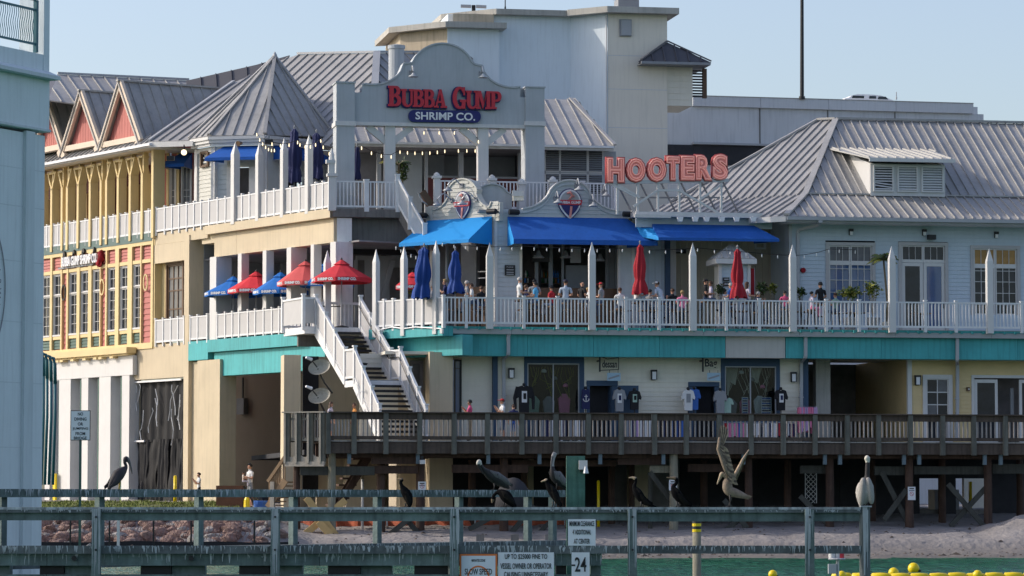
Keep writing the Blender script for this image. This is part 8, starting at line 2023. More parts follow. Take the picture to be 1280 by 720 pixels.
rack(667,728,523,dz_-.3,'clothes rack with grey and dark garments below the left shop window',[cg,cb,cw_,cn],1); rack(780,812,522,dz_-.2,'clothes rack of grey and lilac garments under the navy panel',[cg,clv,cn,cw_],2); rack(816,858,522,dz_-.2,'clothes rack of dark blue garments between the shop doors',[cn,cn,cbl,cb],3); rack(905,948,528,dz_-.2,'clothes rack of white, red and blue garments below the right shop window',[cw_,cbl,cpk,crd,cg],4,.7); rack(950,992,528,dz_-.2,'clothes rack of red and white garments at the right end of the window',[crd,cw_,cpk,cn,cg],5,.7)
rack(996,1020,508,dz_-.3,'clothes rack packed with pink and lilac garments before the dark passage',[clv,cpk,clv,cpk,clv],6,1.15)
# goods behind the shop windows
for (a,b,sd,lab) in ((661,722,3,'window display of shirts, caps and nets behind the left shop window'),(908,968,8,'window display of cloths and printed posters behind the right shop window')):
    T=Thing(R,'window_display',lab,'window display',(S((a+b)/2),D_S+.5,Z_BW)); r=random.Random(sd); dd=D_S+.45
    T.bx('display_shelf',S(a,dd),S(b,dd),dd,dd+.5,Z_BW,Z(519),M['mid'])
    for k in range(3):
        x=S(a+(b-a)*(.12+.3*k)+r.uniform(-2,2),dd); z=Z(498+r.uniform(-3,3)); o_=[(x-.2,Z(516)),(x+.2,Z(516)),(x+.25,z-.1),(x+.08,z+.1),(x-.08,z+.1),(x-.25,z-.1)]; mb=MB(); mb.prism(o_,dd,dd+.12); T.part('shirt',mb,[cg,cpk,cw_,cgn][(k+sd)%4])
    mb=MB()
    for k in range(16):
        p0=(S(a+2+k*(b-a-4)/16,dd),dd-.05,Z(459)); pts=[(p0[0]+.3*t*sin(k+t*3),p0[1]+.05*sin(t*5+k),p0[2]-t*r.uniform(.6,1.3)) for t in (0,.3,.6,1)]; mb.tube(pts,.012,3,cap=False)
    T.part('fishing_net',mb,M['ploty'] if sd==3 else M['cream2'])
    for k in range(3):
        x=S(a+(b-a)*(.3+.22*k),dd); z=Z(466+k*9); mb=MB(); mb.lathe([(.11,0),(.12,.05),(.08,.12),(.02,.15)],(x,dd-.1,z),10); T.part('cap',mb,[cw_,cg,cpk][k],smooth=True)
    if sd==8:
        for x0,x1 in ((927,935),(951,964)):
            T.bx('poster',S(x0,dd-.2),S(x1,dd-.2),dd-.22,dd-.2,Z(518),Z(495.5),cw_); 
            for k in range(7): T.bx('print_row',S(x0+1,dd-.2),S(x1-1,dd-.2),dd-.226,dd-.221,Z(516-3*k),Z(514.4-3*k),cn if k%2 else cbl)
        mb=MB(); mb.prism([(S(908,dd),Z(458)),(S(924,dd),Z(458)),(S(920,dd),Z(480)),(S(914,dd),Z(476)),(S(910,dd),Z(500))],dd+.1,dd+.16); mb.prism([(S(940,dd),Z(458)),(S(953,dd),Z(458)),(S(948,dd),Z(478)),(S(942,dd),Z(474))],dd+.1,dd+.16); T.part('hung_cloth',mb,M['cream2'])
# wrought iron hanging signs
for px,wd,lab,px2 in ((762,'dessan','black wrought iron bracket sign with letters over the left shop door',762),(887,'Bag','black wrought iron bracket sign over the right shop door',888)):
    s=S(px,dz_); z=Z(455,px,dz_); T=Thing(R,'hanging_sign',lab,'sign',(s,dz_,z)); k=130/F_PX
    x0=s-(12 if px<800 else 8)*k; x1=s+(12 if px<800 else 12)*k
    T.bx('bracket_post',x0-.06,x0,dz_-.03,dz_+.03,z-.32,z+.30,M['black']); T.bx('wall_arm',x0-.05,x0-.01,dz_,D_S-.03,z+.1,z+.16,M['black'])
    if px<800:
        mb=MB()
        for A,B in (((x0,z-.26),(x1,z-.22)),((x1,z-.22),(x1,z+.26)),((x1,z+.26),(x0+.3,z+.2)),((x0+.3,z+.2),(x0,z+.3))): mb.bar((A[0],dz_,A[1]),(B[0],dz_,B[1]),.03,.03,up=Vector((0,1,0)))
        T.part('scroll_frame',mb,M['black'])
    text(T,wd,1,((x0+x1)/2,dz_-.01,z),M['black'],fit=(x1-x0)*.82,fity=.3 if px<800 else .42,extrude=.012,offset=.02)
    T.bx('picture_plate',s-.1-(.0),s+.45,dz_-.02,dz_+.0,z-.68,z-.36,cloth('pale_blue_print',(.35,.5,.6)))
    mb=MB(); mb.bar((s-.05,dz_-.025,z-.6),(s+.4,dz_-.025,z-.46),.07,.006,up=Vector((0,1,0))); T.part('fish_motif',mb,M['grey'])
    for x in (s,s+.35): T.bx('chain',x-.008,x+.008,dz_-.01,dz_+.006,z-.36,z-.25,M['black'])
# ================================================================ skinned bodies
def skin_mesh(name, nodes, edges, root, mats, labels, sub=1, smooth=True):
    """nodes: (x,y,z,r); edges: (i,j,label) label picks the material. One continuous surface."""
    me=bpy.data.meshes.new(name); me.from_pydata([n[:3] for n in nodes],[(a,b) for a,b,_ in edges],[])
    o=bpy.data.objects.new('tmp',me); link(o)
    md=o.modifiers.new('s','SKIN'); md.use_smooth_shade=smooth; md.branch_smoothing=.3
    for i,n in enumerate(nodes):
        rr=n[3] if isinstance(n[3],tuple) else (n[3],n[3]); me.skin_vertices[0].data[i].radius=rr
    me.skin_vertices[0].data[root].use_root=True
    if sub: m2=o.modifiers.new('u','SUBSURF'); m2.levels=sub; m2.render_levels=sub
    bpy.context.view_layer.update(); dg=bpy.context.evaluated_depsgraph_get()
    out=bpy.data.meshes.new_from_object(o.evaluated_get(dg)); bpy.data.objects.remove(o); bpy.data.meshes.remove(me); out.name=name
    out.materials.clear()
    for m in mats: out.materials.append(m)
    V=[Vector(n[:3]) for n in nodes]
    for p in out.polygons:
        c=p.center; best=1e9; bi=0
        for a,b,l in edges:
            A,B=V[a],V[b]; ab=B-A; t=max(0,min(1,(c-A).dot(ab)/max(1e-9,ab.length_squared))); ra_=nodes[b if l==2 and labels else a][3]; dd=(A+ab*t-c).length-(ra_ if not isinstance(ra_,tuple) else max(ra_))*.5
            if dd<best: best=dd; bi=l
        p.material_index=bi; p.use_smooth=True
    return out
def hand(nodes,edges,wi,dirv,up,lab,sc=1.0,curl=.5):
    """palm, four fingers of unequal length and a thumb leaving the side of the palm"""
    w=Vector(nodes[wi][:3]); d=Vector(dirv).normalized(); s=d.cross(Vector(up)).normalized(); u=s.cross(d)
    nodes.append((*(w+d*.05*sc),.026*sc)); p=len(nodes)-1; edges.append((wi,p,lab))
    for k,(off,ln) in enumerate(((-.027,.062),(-.009,.075),(.009,.070),(.027,.055))):
        a=w+d*.095*sc+s*off*sc; nodes.append((*a,.0095*sc)); i=len(nodes)-1; edges.append((p,i,lab)); b=a+(d*(1-curl*.5)-u*curl*.6)*ln*sc; nodes.append((*b,.0075*sc)); edges.append((i,i+1,lab))
    a=w+d*.045*sc-s*.042*sc; nodes.append((*a,.011*sc)); i=len(nodes)-1; edges.append((p,i,lab)); b=a+(d*.7-s*.45-u*.3).normalized()*.042*sc; nodes.append((*b,.009*sc)); edges.append((i,i+1,lab))
def person(loc, face, pose, lab, shirt, pants, hair='brown', skin='skin', cap=None, longhair=False, H=1.7, arms='rest', seat=None, lean=0.0, headturn=0, sleeve='short', bare_legs=False, name='person', hairlen=0):
    """local axes: +y is forward; face = compass angle of forward in world"""
    k=H/1.7; N=[]; E=[]
    def n(x,y,z,r): N.append((x*k,y*k,z*k,r*k if not isinstance(r,tuple) else (r[0]*k,r[1]*k))); return len(N)-1
    SK,SH,PA,SO=0,1,2,3
    zp=.93 if pose=='stand' else .50
    f=lean
    pel=n(0,0,zp,(.15,.11)); wa=n(0,.02+f*.25,zp+.17,(.135,.10)); ch=n(0,.02+f*.8,zp+.38,(.155,.11)); nb=n(0,.01+f*1.0,zp+.515,(.075,.07)); nk=n(0,.02+f*1.05,zp+.575,.052)
    hb=n(0,.035+f*1.1,zp+.635,(.068,.080)); hc=n(0,.04+f*1.1,zp+.70,(.078,.095)); ht=n(0,.025+f*1.1,zp+.765,(.062,.075))
    E += [(pel,wa,SH),(wa,ch,SH),(ch,nb,SH),(nb,nk,SK),(nk,hb,SK),(hb,hc,SK),(hc,ht,SK)]
    ns=n(0,.135+f*1.1,zp+.668,.014); E.append((hb,ns,SK))
    for e in (-1,1):
        ear=n(e*.082,.03+f*1.1,zp+.675,(.014,.02)); E.append((hc,ear,SK))
        sh=n(e*.185,.01+f*.9,zp+.47,.065); E.append((ch,sh,SH))
        if arms=='rest' or (arms=='one' and e<0):
            el=n(e*.235,-.03+f*.5,zp+.20,.045) ; wr=n(e*.24,.10+f*.2,zp-.02,.030); dv=(0,.35,-1)
            if pose=='sit': wr=None; el2=N[el]; N[el]=(e*.25*k,.02*k+f*.6*k,(zp+.20)*k,.045*k); wr=n(e*.17,.26+f*.6,zp+.22,.030); dv=(-e*.3,1,0)
        elif arms=='hold':
            el=n(e*.25,.05,zp+.22,.047); wr=n(e*.12,.26,zp+.30,.031); dv=(-e*1,.3,.1)
        else:   # raised forearm
            el=n(e*.25,.10+f*.7,zp+.22,.045); wr=n(e*.12,.28+f*.9,zp+.42,.030); dv=(-e*.3,.5,.8)
        mid=tuple((N[sh][i]*.45+N[el][i]*.55) for i in range(3)); mi=len(N); N.append((*mid,.052*k)); E += [(sh,mi,SH),(mi,el,SH if sleeve=='long' else SK),(el,wr,SH if sleeve=='long' else SK)]
        hand(N,E,wr,dv,(e*1,0,.2) if dv[2]<-.5 else (0,0,1),SK,k)
        hp=n(e*.09,.0,zp-.04,.092); E.append((pel,hp,PA))
        if pose=='stand':
            kn=n(e*.10,.03,.50,.062); an=n(e*.10,-.01,.09,.040); to=n(e*.12,.14,.035,.032); ca=n(e*.10,-.005,.34,.058)
        else:
            kn=n(e*.12,.42,.50,.064); ca=n(e*.12,.43,.34,.056); an=n(e*.12,.42,.09,.040); to=n(e*.13,.56,.035,.032)
        E += [(hp,kn,PA),(kn,ca,SK if bare_legs else PA),(ca,an,SK if bare_legs else PA),(an,to,SO)]
    me=skin_mesh('body',N,E,pel,[M[skin],shirt,pants,cb],None)
    T=Thing(FW,name,lab,'person',loc); T.o.rotation_euler=(0,0,face-pi/2)
    o=bpy.data.objects.new('body',me); link(o); o.parent=T.o
    hc_=Vector(N[hc][:3])
    # eyes, mouth
    mb=MB()
    for e in (-1,1): mb.box(hc_.x+e*.032*k-.011*k,hc_.x+e*.032*k+.011*k,hc_.y+.086*k,hc_.y+.092*k,hc_.z-.012*k,hc_.z-.002*k)
    mb.box(hc_.x-.022*k,hc_.x+.022*k,hc_.y+.085*k,hc_.y+.090*k,hc_.z-.072*k,hc_.z-.065*k)
    o=bpy.data.objects.new('face_features',mb.mesh('face_features',HAIR['black'])); link(o); o.parent=T.o
    if hair:
        mb=MB(); nr,nn=7,14
        for j in range(nr+1):
            th=pi*.62*j/nr
            for i in range(nn):
                a=2*pi*i/nn; fr=max(0,sin(a)); lim=1-.52*fr if j>nr*.45 else 1
                t2=min(th,pi*.62*lim*1.0) if fr>.25 else th*(1+.25*hairlen)
                mb.v.append((hc_.x+.092*k*sin(t2)*cos(a),hc_.y-.012*k+.110*k*sin(t2)*sin(a),hc_.z+.022*k+.098*k*cos(t2)+.006*k*sin(a*5+j)))
        for j in range(nr):
            for i in range(nn): a=j*nn+i; b=j*nn+(i+1)%nn; mb.f.append((a,b,b+nn,a+nn)); mb.mi.append(0)
        if longhair:
            b0=len(mb.v)
            for j in range(7):
                t=j/6
                for i in range(9):
                    a=pi+pi*i/8; mb.v.append((hc_.x+(.088+.03*t)*k*cos(a),hc_.y-(.0+.03*t)*k+.115*k*sin(a)*(1-.15*t),hc_.z+.02*k-.36*k*t+.01*sin(i*2)))
            for j in range(6):
                for i in range(8): a=b0+j*9+i; mb.f.append((a,a+1,a+10,a+9)); mb.mi.append(0)
        o=bpy.data.objects.new('hair',mb.mesh('hair',HAIR[hair],smooth=True)); link(o); o.parent=T.o
    if cap:
        mb=MB(); mb.lathe([(.098*k*cos(pi/2*i/6)+.001,.085*k*sin(pi/2*i/6)) for i in range(7)],(hc_.x,hc_.y-.01*k,hc_.z+.035*k),14)
        mb.prism([(hc_.x-.07*k,hc_.z+.034*k),(hc_.x+.07*k,hc_.z+.034*k),(hc_.x+.06*k,hc_.z+.048*k),(hc_.x-.06*k,hc_.z+.048*k)],hc_.y+.07*k,hc_.y+.17*k)
        o=bpy.data.objects.new('cap',mb.mesh('cap',cap,smooth=True)); link(o); o.parent=T.o
    return T
def chair(loc,face,lab,m):
    T=Thing(FW,'deck_chair',lab,'chair',loc,group='dark chairs of the deck restaurant'); T.o.rotation_euler=(0,0,face-pi/2); T.at=Vector(loc)
    def b(nm,x0,x1,y0,y1,z0,z1):
        o=bpy.data.objects.new(nm,boxmesh(x1-x0,y1-y0,z1-z0,m)); link(o); o.parent=T.o; o.location=((x0+x1)/2,(y0+y1)/2,(z0+z1)/2)
    b('seat',-.22,.22,-.22,.24,.41,.45); b('backrest',-.22,.22,-.25,-.21,.55,.88)
    for x in (-.2,.17):
        b('leg',x,x+.03,-.24,-.21,0,.88); b('leg',x,x+.03,.19,.22,0,.41)
def table(F,s,d,lab):
    T=Thing(F,'deck_table',lab,'table',(s,d,Z_D2),group='small tables behind the balustrade'); T.bx('table_top',s-.4,s+.4,d-.4,d+.4,Z_D2+.72,Z_D2+.76,M['brownwood']); mb=MB(); mb.tube([(s,d,Z_D2),(s,d,Z_D2+.72)],.04,8); T.part('leg',mb,M['black']); T.bx('foot',s-.25,s+.25,d-.25,d+.25,Z_D2,Z_D2+.03,M['black'])
W_=lambda px,d,z,py=360:(R.w(R.S(px,d,py),d,z))
def head_seat(px,ytop,d,**kw):
    """seat height so that the head top reaches the photo's row"""
    return W_(px,d,Z_D2,ytop)
cj=cloth('pale_blue_shirt',(.45,.52,.62)); ckh=cloth('khaki',(.34,.27,.18)); cor=cloth('orange_shirt',(.6,.25,.06)); cdn=cloth('denim',(.06,.09,.16)); chp=cloth('hot_pink',(.7,.10,.22)); clb=cloth('bright_light_blue',(.12,.45,.75)); cfl=cloth('floral_white_lilac',(.6,.55,.65)); cbr=cloth('brown_shirt',(.18,.08,.05))
F0=pi/2   # facing away from the camera
seated=[ # px, top row, d, facing, H, kwargs
 (557,348.5,5.4,pi,1.70,dict(lab='seated person with short brown hair and navy shirt behind the last solid panel',shirt=cn,pants=cdn,hair='blond',arms='raise')),
 (583,350.5,6.0,0.2,1.66,dict(lab='seated person with grey curly hair left of a tall post at the corner bar',shirt=cg,pants=cdn,hair='grey')),
 (590,354,4.6,pi,1.60,dict(lab='seated person in a white top right of the blue closed umbrella',shirt=cw_,pants=cdn,hair='brown',skin='skin')),
 (649,346,4.5,0.3,1.78,dict(lab='seated grey haired man in a white T-shirt below the menu board',shirt=cw_,pants=ckh,hair='grey')),
 (670,352,4.3,2.8,1.66,dict(lab='seated dark haired person in a light blue top left of the bar counter',shirt=clb,pants=cdn,hair='black')),
 (668,348.5,6.6,F0,1.72,dict(lab='dark haired person at the bar behind the one in light blue',shirt=cg,pants=cb,hair='black')),
 (707,349,4.6,F0,1.78,dict(lab='broad man in a pale blue shirt and dark cap seen from behind',shirt=cj,pants=cdn,hair='black',cap=cn)),
 (727,350.5,4.8,0.6,1.72,dict(lab='seated man with reddish bald head and black shirt',shirt=cb,pants=cdn,hair=None)),
 (752,352.5,4.5,pi-.4,1.68,dict(lab='seated person with a dark red cap right of a tall post',shirt=cg,pants=cdn,hair='brown',cap=crd)),
 (795,351,5.0,0.4,1.66,dict(lab='seated person in white beside the left dark red umbrella',shirt=cw_,pants=cdn,hair='grey')),
 (828,351,4.2,pi/2+.9,1.70,dict(lab='person in a white and blue cap leaning over the table',shirt=cj,pants=cdn,hair='brown',cap=cw_,lean=.22)),
 (881,348,4.6,0.0,1.76,dict(lab='bearded man in a black cap and black T-shirt looking right',shirt=cb,pants=cdn,hair='black',cap=cb)),
 (889,351,5.4,pi,1.62,dict(lab='person in a floral top facing the man in black',shirt=cfl,pants=cdn,hair='brown',skin='skin2')),
 (914,353.5,4.4,pi-.6,1.60,dict(lab='grey haired woman in a blue top left of the right dark red umbrella',shirt=cbl,pants=cdn,hair='grey')),
 (933,352,4.4,.5,1.62,dict(lab='brown haired woman in a white patterned top right of the dark red umbrella',shirt=cfl,pants=cdn,hair='brown',longhair=True)),
 (981,363,4.2,F0,1.40,dict(lab='low seated dark haired child in a pink top left of the tall post',shirt=chp,pants=cdn,hair='black')),
 (1014,364,4.2,.3,1.40,dict(lab='low seated dark haired person in a pale pink top before the window',shirt=cfl,pants=cpk,hair='black')),
 (1026,352,4.6,pi/2+.5,1.74,dict(lab='man with short black hair and black shirt before the big window',shirt=cb,pants=cdn,hair='black')),
]
more=[(541,353,6.5,'grey','brown','far left at the corner bar'),(602,353,6.8,'black','brown','at the corner bar counter'),(657,353,5.6,'navy','brown','just right of the man in white'),(690,354,6.3,'red','black','at the bar left of the broad man'),(735,356,5.6,'white','blond','left of the tall post before the bar'),(775,356,4.8,'white','brown','left of the left dark red umbrella'),(812,357,5.2,'grey','black','left of the leaning person'),(841,357,5.4,'black','brown','right of the leaning person'),(853,359,4.6,'pink','blond','left of the tall post by the beige wall'),(905,357,5.6,'white','black','in front of the kiosk'),(947,360,4.6,'navy','grey','between the umbrella and the pot plants'),(1045,362,5.2,'mint','brown','behind the yellow green bush')]
for a in more[::1]: seated.append((a[0],a[1]+2.5+(a[0]%3)*.8,a[2],rng.uniform(0,3.1),1.6,dict(lab='diner in %s with %s hair %s'%(a[3],a[4],a[5]),shirt=cloth(a[3],None),pants=cdn,hair=a[4],arms=('rest','raise')[a[0]%2])))
SL=[s_[5]['lab'] for s_ in seated]
for i,(px,yt,d,fc,H,kw) in enumerate(seated):
    ztop=R.Z(px,yt,d); hsit=1.325*H/1.7; base=ztop-hsit; hs=base+ (.41*H/1.7)   # pelvis underside
    pose='sit'
    person(tuple(W_(px,d,base,yt)),fc,pose,kw.pop('lab'),kw.pop('shirt'),kw.pop('pants'),H=H,**kw)
    # stool or chair under the person
    w_=W_(px,d,Z_D2,yt); lift=base-Z_D2
    T=Thing(FW,'bar_stool','stool of the '+' '.join(SL[i].replace('seated ','').split()[:13]),'stool',tuple(w_),group='dark stools of the deck restaurant')
    zs=max(.3,lift+.41*H/1.7); mb=MB(); mb.lathe([(.18,0),(.19,.03),(.17,.06)],(w_.x,w_.y,w_.z+zs-.06),12); T.part('seat',mb,M['brownwood'])
    for e in ((-1,-1),(1,-1),(1,1),(-1,1)): mb=MB(); mb.tube([(w_.x+e[0]*.11,w_.y+e[1]*.11,w_.z+zs-.06),(w_.x+e[0]*.19,w_.y+e[1]*.19,w_.z)],.016,5); T.part('leg',mb,M['black'])
for i,(px,d,lab) in enumerate(((572,5.2,'small table behind the first balusters by the blue umbrella'),(600,5.4,'small table at the corner bar right of the blue umbrella'),(660,5.0,'small table between the man in white and the bar'),(717,4.6,'small table between the broad man and the bald man'),(775,5.0,'small table left of the left dark red umbrella'),(812,4.6,'small table before the leaning person'),(922,4.5,'small table under the right dark red umbrella'),(1003,4.4,'small table before the corner of the blue house'),(1068,4.9,'small table behind the yellow green bush'),(1150,4.8,'small table before the glazed double door'),(850,5.0,'small table left of the tall post beside the beige wall'))):
    table(R,R.S(px,d,380),d,lab)
# people on the boardwalk and on the lawn
def stand(px,ytop,d,face,H,lab,**kw):
    s=R.S(px,d,530); w_=R.w(s,d,Z_BW); zt_=R.Z(px,ytop,d); Hh=(zt_-Z_BW)/1.03; return person(tuple(w_),face,'stand',lab,kw.pop('shirt'),kw.pop('pants'),H=Hh,**kw)
stand(413,502,2.5,-.3,1.6,'woman with long dark hair on the boardwalk below the satellite dishes',shirt=cfl,pants=cg,hair='brown',longhair=True,bare_legs=True)
stand(443.5,503.5,2.2,pi+.3,1.5,'boy with short hair and orange top on the boardwalk below the stair',shirt=cor,pants=cdn,hair='brown',skin='skin2',bare_legs=True)
stand(588,499.5,1.4,pi-.2,1.65,'woman in a hot pink top with dark tied hair on the boardwalk',shirt=chp,pants=ckh,hair='black',skin='skin2',arms='raise')
stand(628.5,498,1.3,pi+.3,1.7,'person with a red cap and white shirt on the boardwalk left of the shop window',shirt=cw_,pants=cdn,hair='brown',cap=crd,arms='raise',bare_legs=True)
stand(642,505,1.8,pi/2,1.4,'child with a dark cap and navy top beside the person with the red cap',shirt=cn,pants=cbl,hair='brown',cap=cb,bare_legs=True)
def ground_person(px,ytop,ybot,D,face,lab,**kw):
    p=P(px,ybot,D); zg=ground_h(p.x,p.y); zt_=P(px,ytop,D).z; H=(zt_-zg)/1.03*1.0; return person((p.x,p.y,zg),face,'stand',lab,kw.pop('shirt'),kw.pop('pants'),H=H,**kw),(p.x,p.y,zg),H
T,l,H=ground_person(313,579,632,137.5,pi+.5,'man in a white T-shirt standing on the lawn with a small child on his arm',shirt=cw_,pants=cg,hair='black',arms='hold',bare_legs=True)
T2=person((l[0]-.30,l[1]-.14,l[2]+H*.50),.2,'sit','small child in pale clothes carried on the arm of the man in white',cloth('beige',(.6,.5,.42)),cfl,H=.78,hair='brown')
ground_person(249,590.5,632,138.5,pi+.3,'boy in a sleeveless white shirt standing on the lawn before the cream pillar',shirt=cw_,pants=cb,hair='brown',arms='raise',bare_legs=True)
p=P(320,628,137); T=Thing(FW,'beach_bags','blue and yellow beach toys on the ground behind the man in white','beach toys',tuple(p)); zg=ground_h(p.x,p.y)
mb=MB(); mb.lathe([(.28,0),(.32,.3),(.3,.32)],(p.x+.2,p.y,zg),10); T.part('blue_bucket',mb,cbl); mb=MB(); mb.lathe([(.14,0),(.12,.35),(.05,.5)],(p.x-.35,p.y-.3,zg),10); T.part('yellow_bottle',mb,M['yplastic']); mb=MB(); mb.tube([(p.x-.5,p.y,zg+.9),(p.x-.2,p.y,zg+.4),(p.x,p.y,zg)],.04,6); T.part('stroller_bar',mb,M['black']); 
mb=MB(); mb.lathe([(.3,.35),(.36,.5),(.25,.75)],(p.x+.35,p.y+.4,zg),10); T.part('dark_bag',mb,cb)
# ================================================================ birds, each laid out from its joints
blk=mat('cormorant_black',(.006,.006,.007),.85,.2,20,bump=.3,bscale=40,spec=.05); blk2=mat('cormorant_wing',(.014,.013,.012),.85,.3,25,bump=.5,bscale=50,spec=.06)
pg=mat('pelican_grey',(.16,.15,.15),.75,.4,14,bump=.6,bscale=40,stretch=(1,1,.4)); pb=mat('pelican_brown',(.25,.19,.14),.8,.35,14,bump=.6,bscale=40); pw=mat('pelican_white',(.62,.58,.50),.7,.1,9); pd=mat('pelican_dark',(.035,.03,.032),.7,.2,12,bump=.3); bl=mat('bill_horn',(.14,.10,.06),.5,.15,8); blt=mat('bill_pale',(.38,.29,.19),.5,.15,8); lg=mat('bird_leg',(.035,.03,.028),.6); lgy=mat('leg_yellow',(.5,.35,.05),.6)
pl_=mat('pelican_pale_grey',(.42,.39,.36),.75,.3,14,bump=.6,bscale=40)
def bird(F,d,chain,legs,lab,kind,mats,wing=None,tail=None,perch=None,wing2=True,eye=None,crown=None,rf=1.0):
    """chain: (px,py,r_px[,label]) from tail to bill; mats: list; legs: ((px,py),(foot px,py)); wing: list of px outline points of the folded wing"""
    k=None; N=[];E=[]
    px0,py0=legs[0][1]; s0,z0=F.hit(px0,py0,d); Dd=F.w(s0,d,0).y; k=Dd/F_PX
    def pt(px,py,o=0): s,z=F.hit(px,py,d); return (s-s0,o,z-z0)
    if perch is not None: z0=z0
    # the trunk, neck, head and bill are one lofted surface along the chain
    C_=[(*pt(c[0],c[1]),c[2]*k*(1.16 if c[2]>3 else 1.05)*rf) for c in chain]; lb=[chain[min(i+1,len(chain)-1)][3] for i in range(len(chain))]
    def cr(p0,p1,p2,p3,t): return tuple(.5*((2*p1[q])+(p2[q]-p0[q])*t+(2*p0[q]-5*p1[q]+4*p2[q]-p3[q])*t*t+(3*p1[q]-p0[q]-3*p2[q]+p3[q])*t**3) for q in range(4))
    rg=[]
    for i in range(len(C_)-1):
        g=[C_[max(i-1,0)],C_[i],C_[i+1],C_[min(i+2,len(C_)-1)]]
        for j in range(5): q=cr(*g,j/5); rg.append((q[0],q[2],max(q[3],.3*min(C_[i][3],C_[i+1][3])),lb[i]))
    rg.append((C_[-1][0],C_[-1][2],C_[-1][3],lb[-1])); e0,e1=rg[0],rg[-1]; d0=Vector((rg[0][0]-rg[1][0],rg[0][1]-rg[1][1])).normalized(); d1=Vector((rg[-1][0]-rg[-2][0],rg[-1][1]-rg[-2][1])).normalized()
    rg=[(e0[0]+d0.x*e0[2]*.9,e0[1]+d0.y*e0[2]*.9,e0[2]*.3,e0[3])]+rg+[(e1[0]+d1.x*e1[2]*.6,e1[1]+d1.y*e1[2]*.6,e1[2]*.7,e1[3]),(e1[0]+d1.x*e1[2]*.95,e1[1]+d1.y*e1[2]*.95,e1[2]*.25,e1[3])]
    mb=MB(); nn=14
    for i,(x,z,r_,l_) in enumerate(rg):
        A=rg[max(i-1,0)]; B=rg[min(i+1,len(rg)-1)]; dd=Vector((B[0]-A[0],B[1]-A[1])); dd=dd.normalized() if dd.length>1e-6 else Vector((0,1))
        for j in range(nn): a=2*pi*j/nn; wv=1+.05*noise.noise(Vector((x*30,z*30,a))); mb.v.append((x-dd.y*r_*cos(a)*wv,r_*.86*sin(a)*wv,z+dd.x*r_*cos(a)*wv))
    for i in range(len(rg)-1):
        for j in range(nn): a=i*nn+j; b=i*nn+(j+1)%nn; mb.f.append((a,b,b+nn,a+nn)); mb.mi.append(rg[i][3])
    mb.f.append(tuple(range(nn))); mb.mi.append(rg[0][3]); q=(len(rg)-1)*nn; mb.f.append(tuple(range(q,q+nn))); mb.mi.append(rg[-1][3])
    LB=len(mats)-1; sg=-1 if chain[-1][0]<chain[0][0] else 1
    for j,((hx,hy),(fx,fy)) in enumerate(legs):
        o_=.045*(1 if j else -1); h=pt(hx,hy,o_); f_=pt(fx,fy,o_)
        mb.tube([h,((h[0]+f_[0])/2+.01,o_,(h[2]+f_[2])/2),(f_[0],o_,f_[2]+.012)],[.02,.012,.010],6,m=LB)
        for t in (-.5,0,.5): mb.tube([(f_[0],o_,f_[2]+.012),(f_[0]+sg*.06*cos(t),o_+.06*sin(t),f_[2]+.006)],[.009,.005],5,m=LB)
        mb.poly([(f_[0],o_,f_[2]+.01),(f_[0]+sg*.05,o_-.03,f_[2]+.006),(f_[0]+sg*.055,o_+.03,f_[2]+.006)],m=LB)
    me=mb.mesh('body',mats,smooth=True)
    T=Thing(F,kind,lab,kind,(s0,d,z0))
    o=bpy.data.objects.new('body',me); link(o); o.parent=T.o
    if wing:
        for e in ((-1,1) if wing2 else (-1,)):
            pts=[pt(x,y) for x,y in wing]; cx=sum(p[0] for p in pts)/len(pts); cz=sum(p[2] for p in pts)/len(pts); rr=max(c[2] for c in chain)*k
            mb=MB(); n=len(pts); rings=[]
            for t,dep in ((1.0,.62),(.86,.86),(.6,1.02),(.3,1.10)):
                rings.append([(cx+(p[0]-cx)*t,e*rr*dep,cz+(p[2]-cz)*t) for p in pts])
            for rg in rings: mb.v += rg
            for j in range(len(rings)-1):
                for i in range(n): a=j*n+i; b=j*n+(i+1)%n; mb.f.append((a,b,b+n,a+n)); mb.mi.append(0)
            mb.f.append(tuple(range(3*n,4*n))); mb.mi.append(0)
            w_=bpy.data.objects.new('folded_wing',mb.mesh('folded_wing',mats[1],smooth=True)); link(w_); w_.parent=T.o
            # flight feathers laid along the lower edge
            tipx=pts[max(range(n),key=lambda i:abs(pts[i][0]-pts[0][0])+abs(pts[i][2]-pts[0][2]))]
            for q in range(5):
                t=q/5; A=Vector(pts[0]).lerp(Vector(pts[n//2]),.25+.1*q); B=Vector(tipx)+Vector((0,0,.01*q)); mb=MB(); A.y=e*rr*(1.02-.05*q); B.y=e*rr*(.66+.02*q)
                mb.bar(A,B,.012,.035,up=Vector((0,0,1))); w2=bpy.data.objects.new('flight_feather',mb.mesh('flight_feather',mats[0])); link(w2); w2.parent=T.o
    if crown:
        p=pt(crown[0],crown[1]); q_=crown[2]*k; mb=MB(); mb.lathe([(q_*sin(pi*i/8)+.001,-q_*cos(pi*i/8)*1.15) for i in range(9)],p,12); w2=bpy.data.objects.new('crown',mb.mesh('crown',pw,smooth=True)); link(w2); w2.parent=T.o
    if eye:
        p=pt(*eye); mb=MB()
        for e in (-1,1): mb.lathe([(.007,-.007),(.009,0),(.007,.007)],(p[0],e*.026,p[2]),6)
        w2=bpy.data.objects.new('eye',mb.mesh('eye',M['black'])); link(w2); w2.parent=T.o
    return T,pt,k
dF=-.0
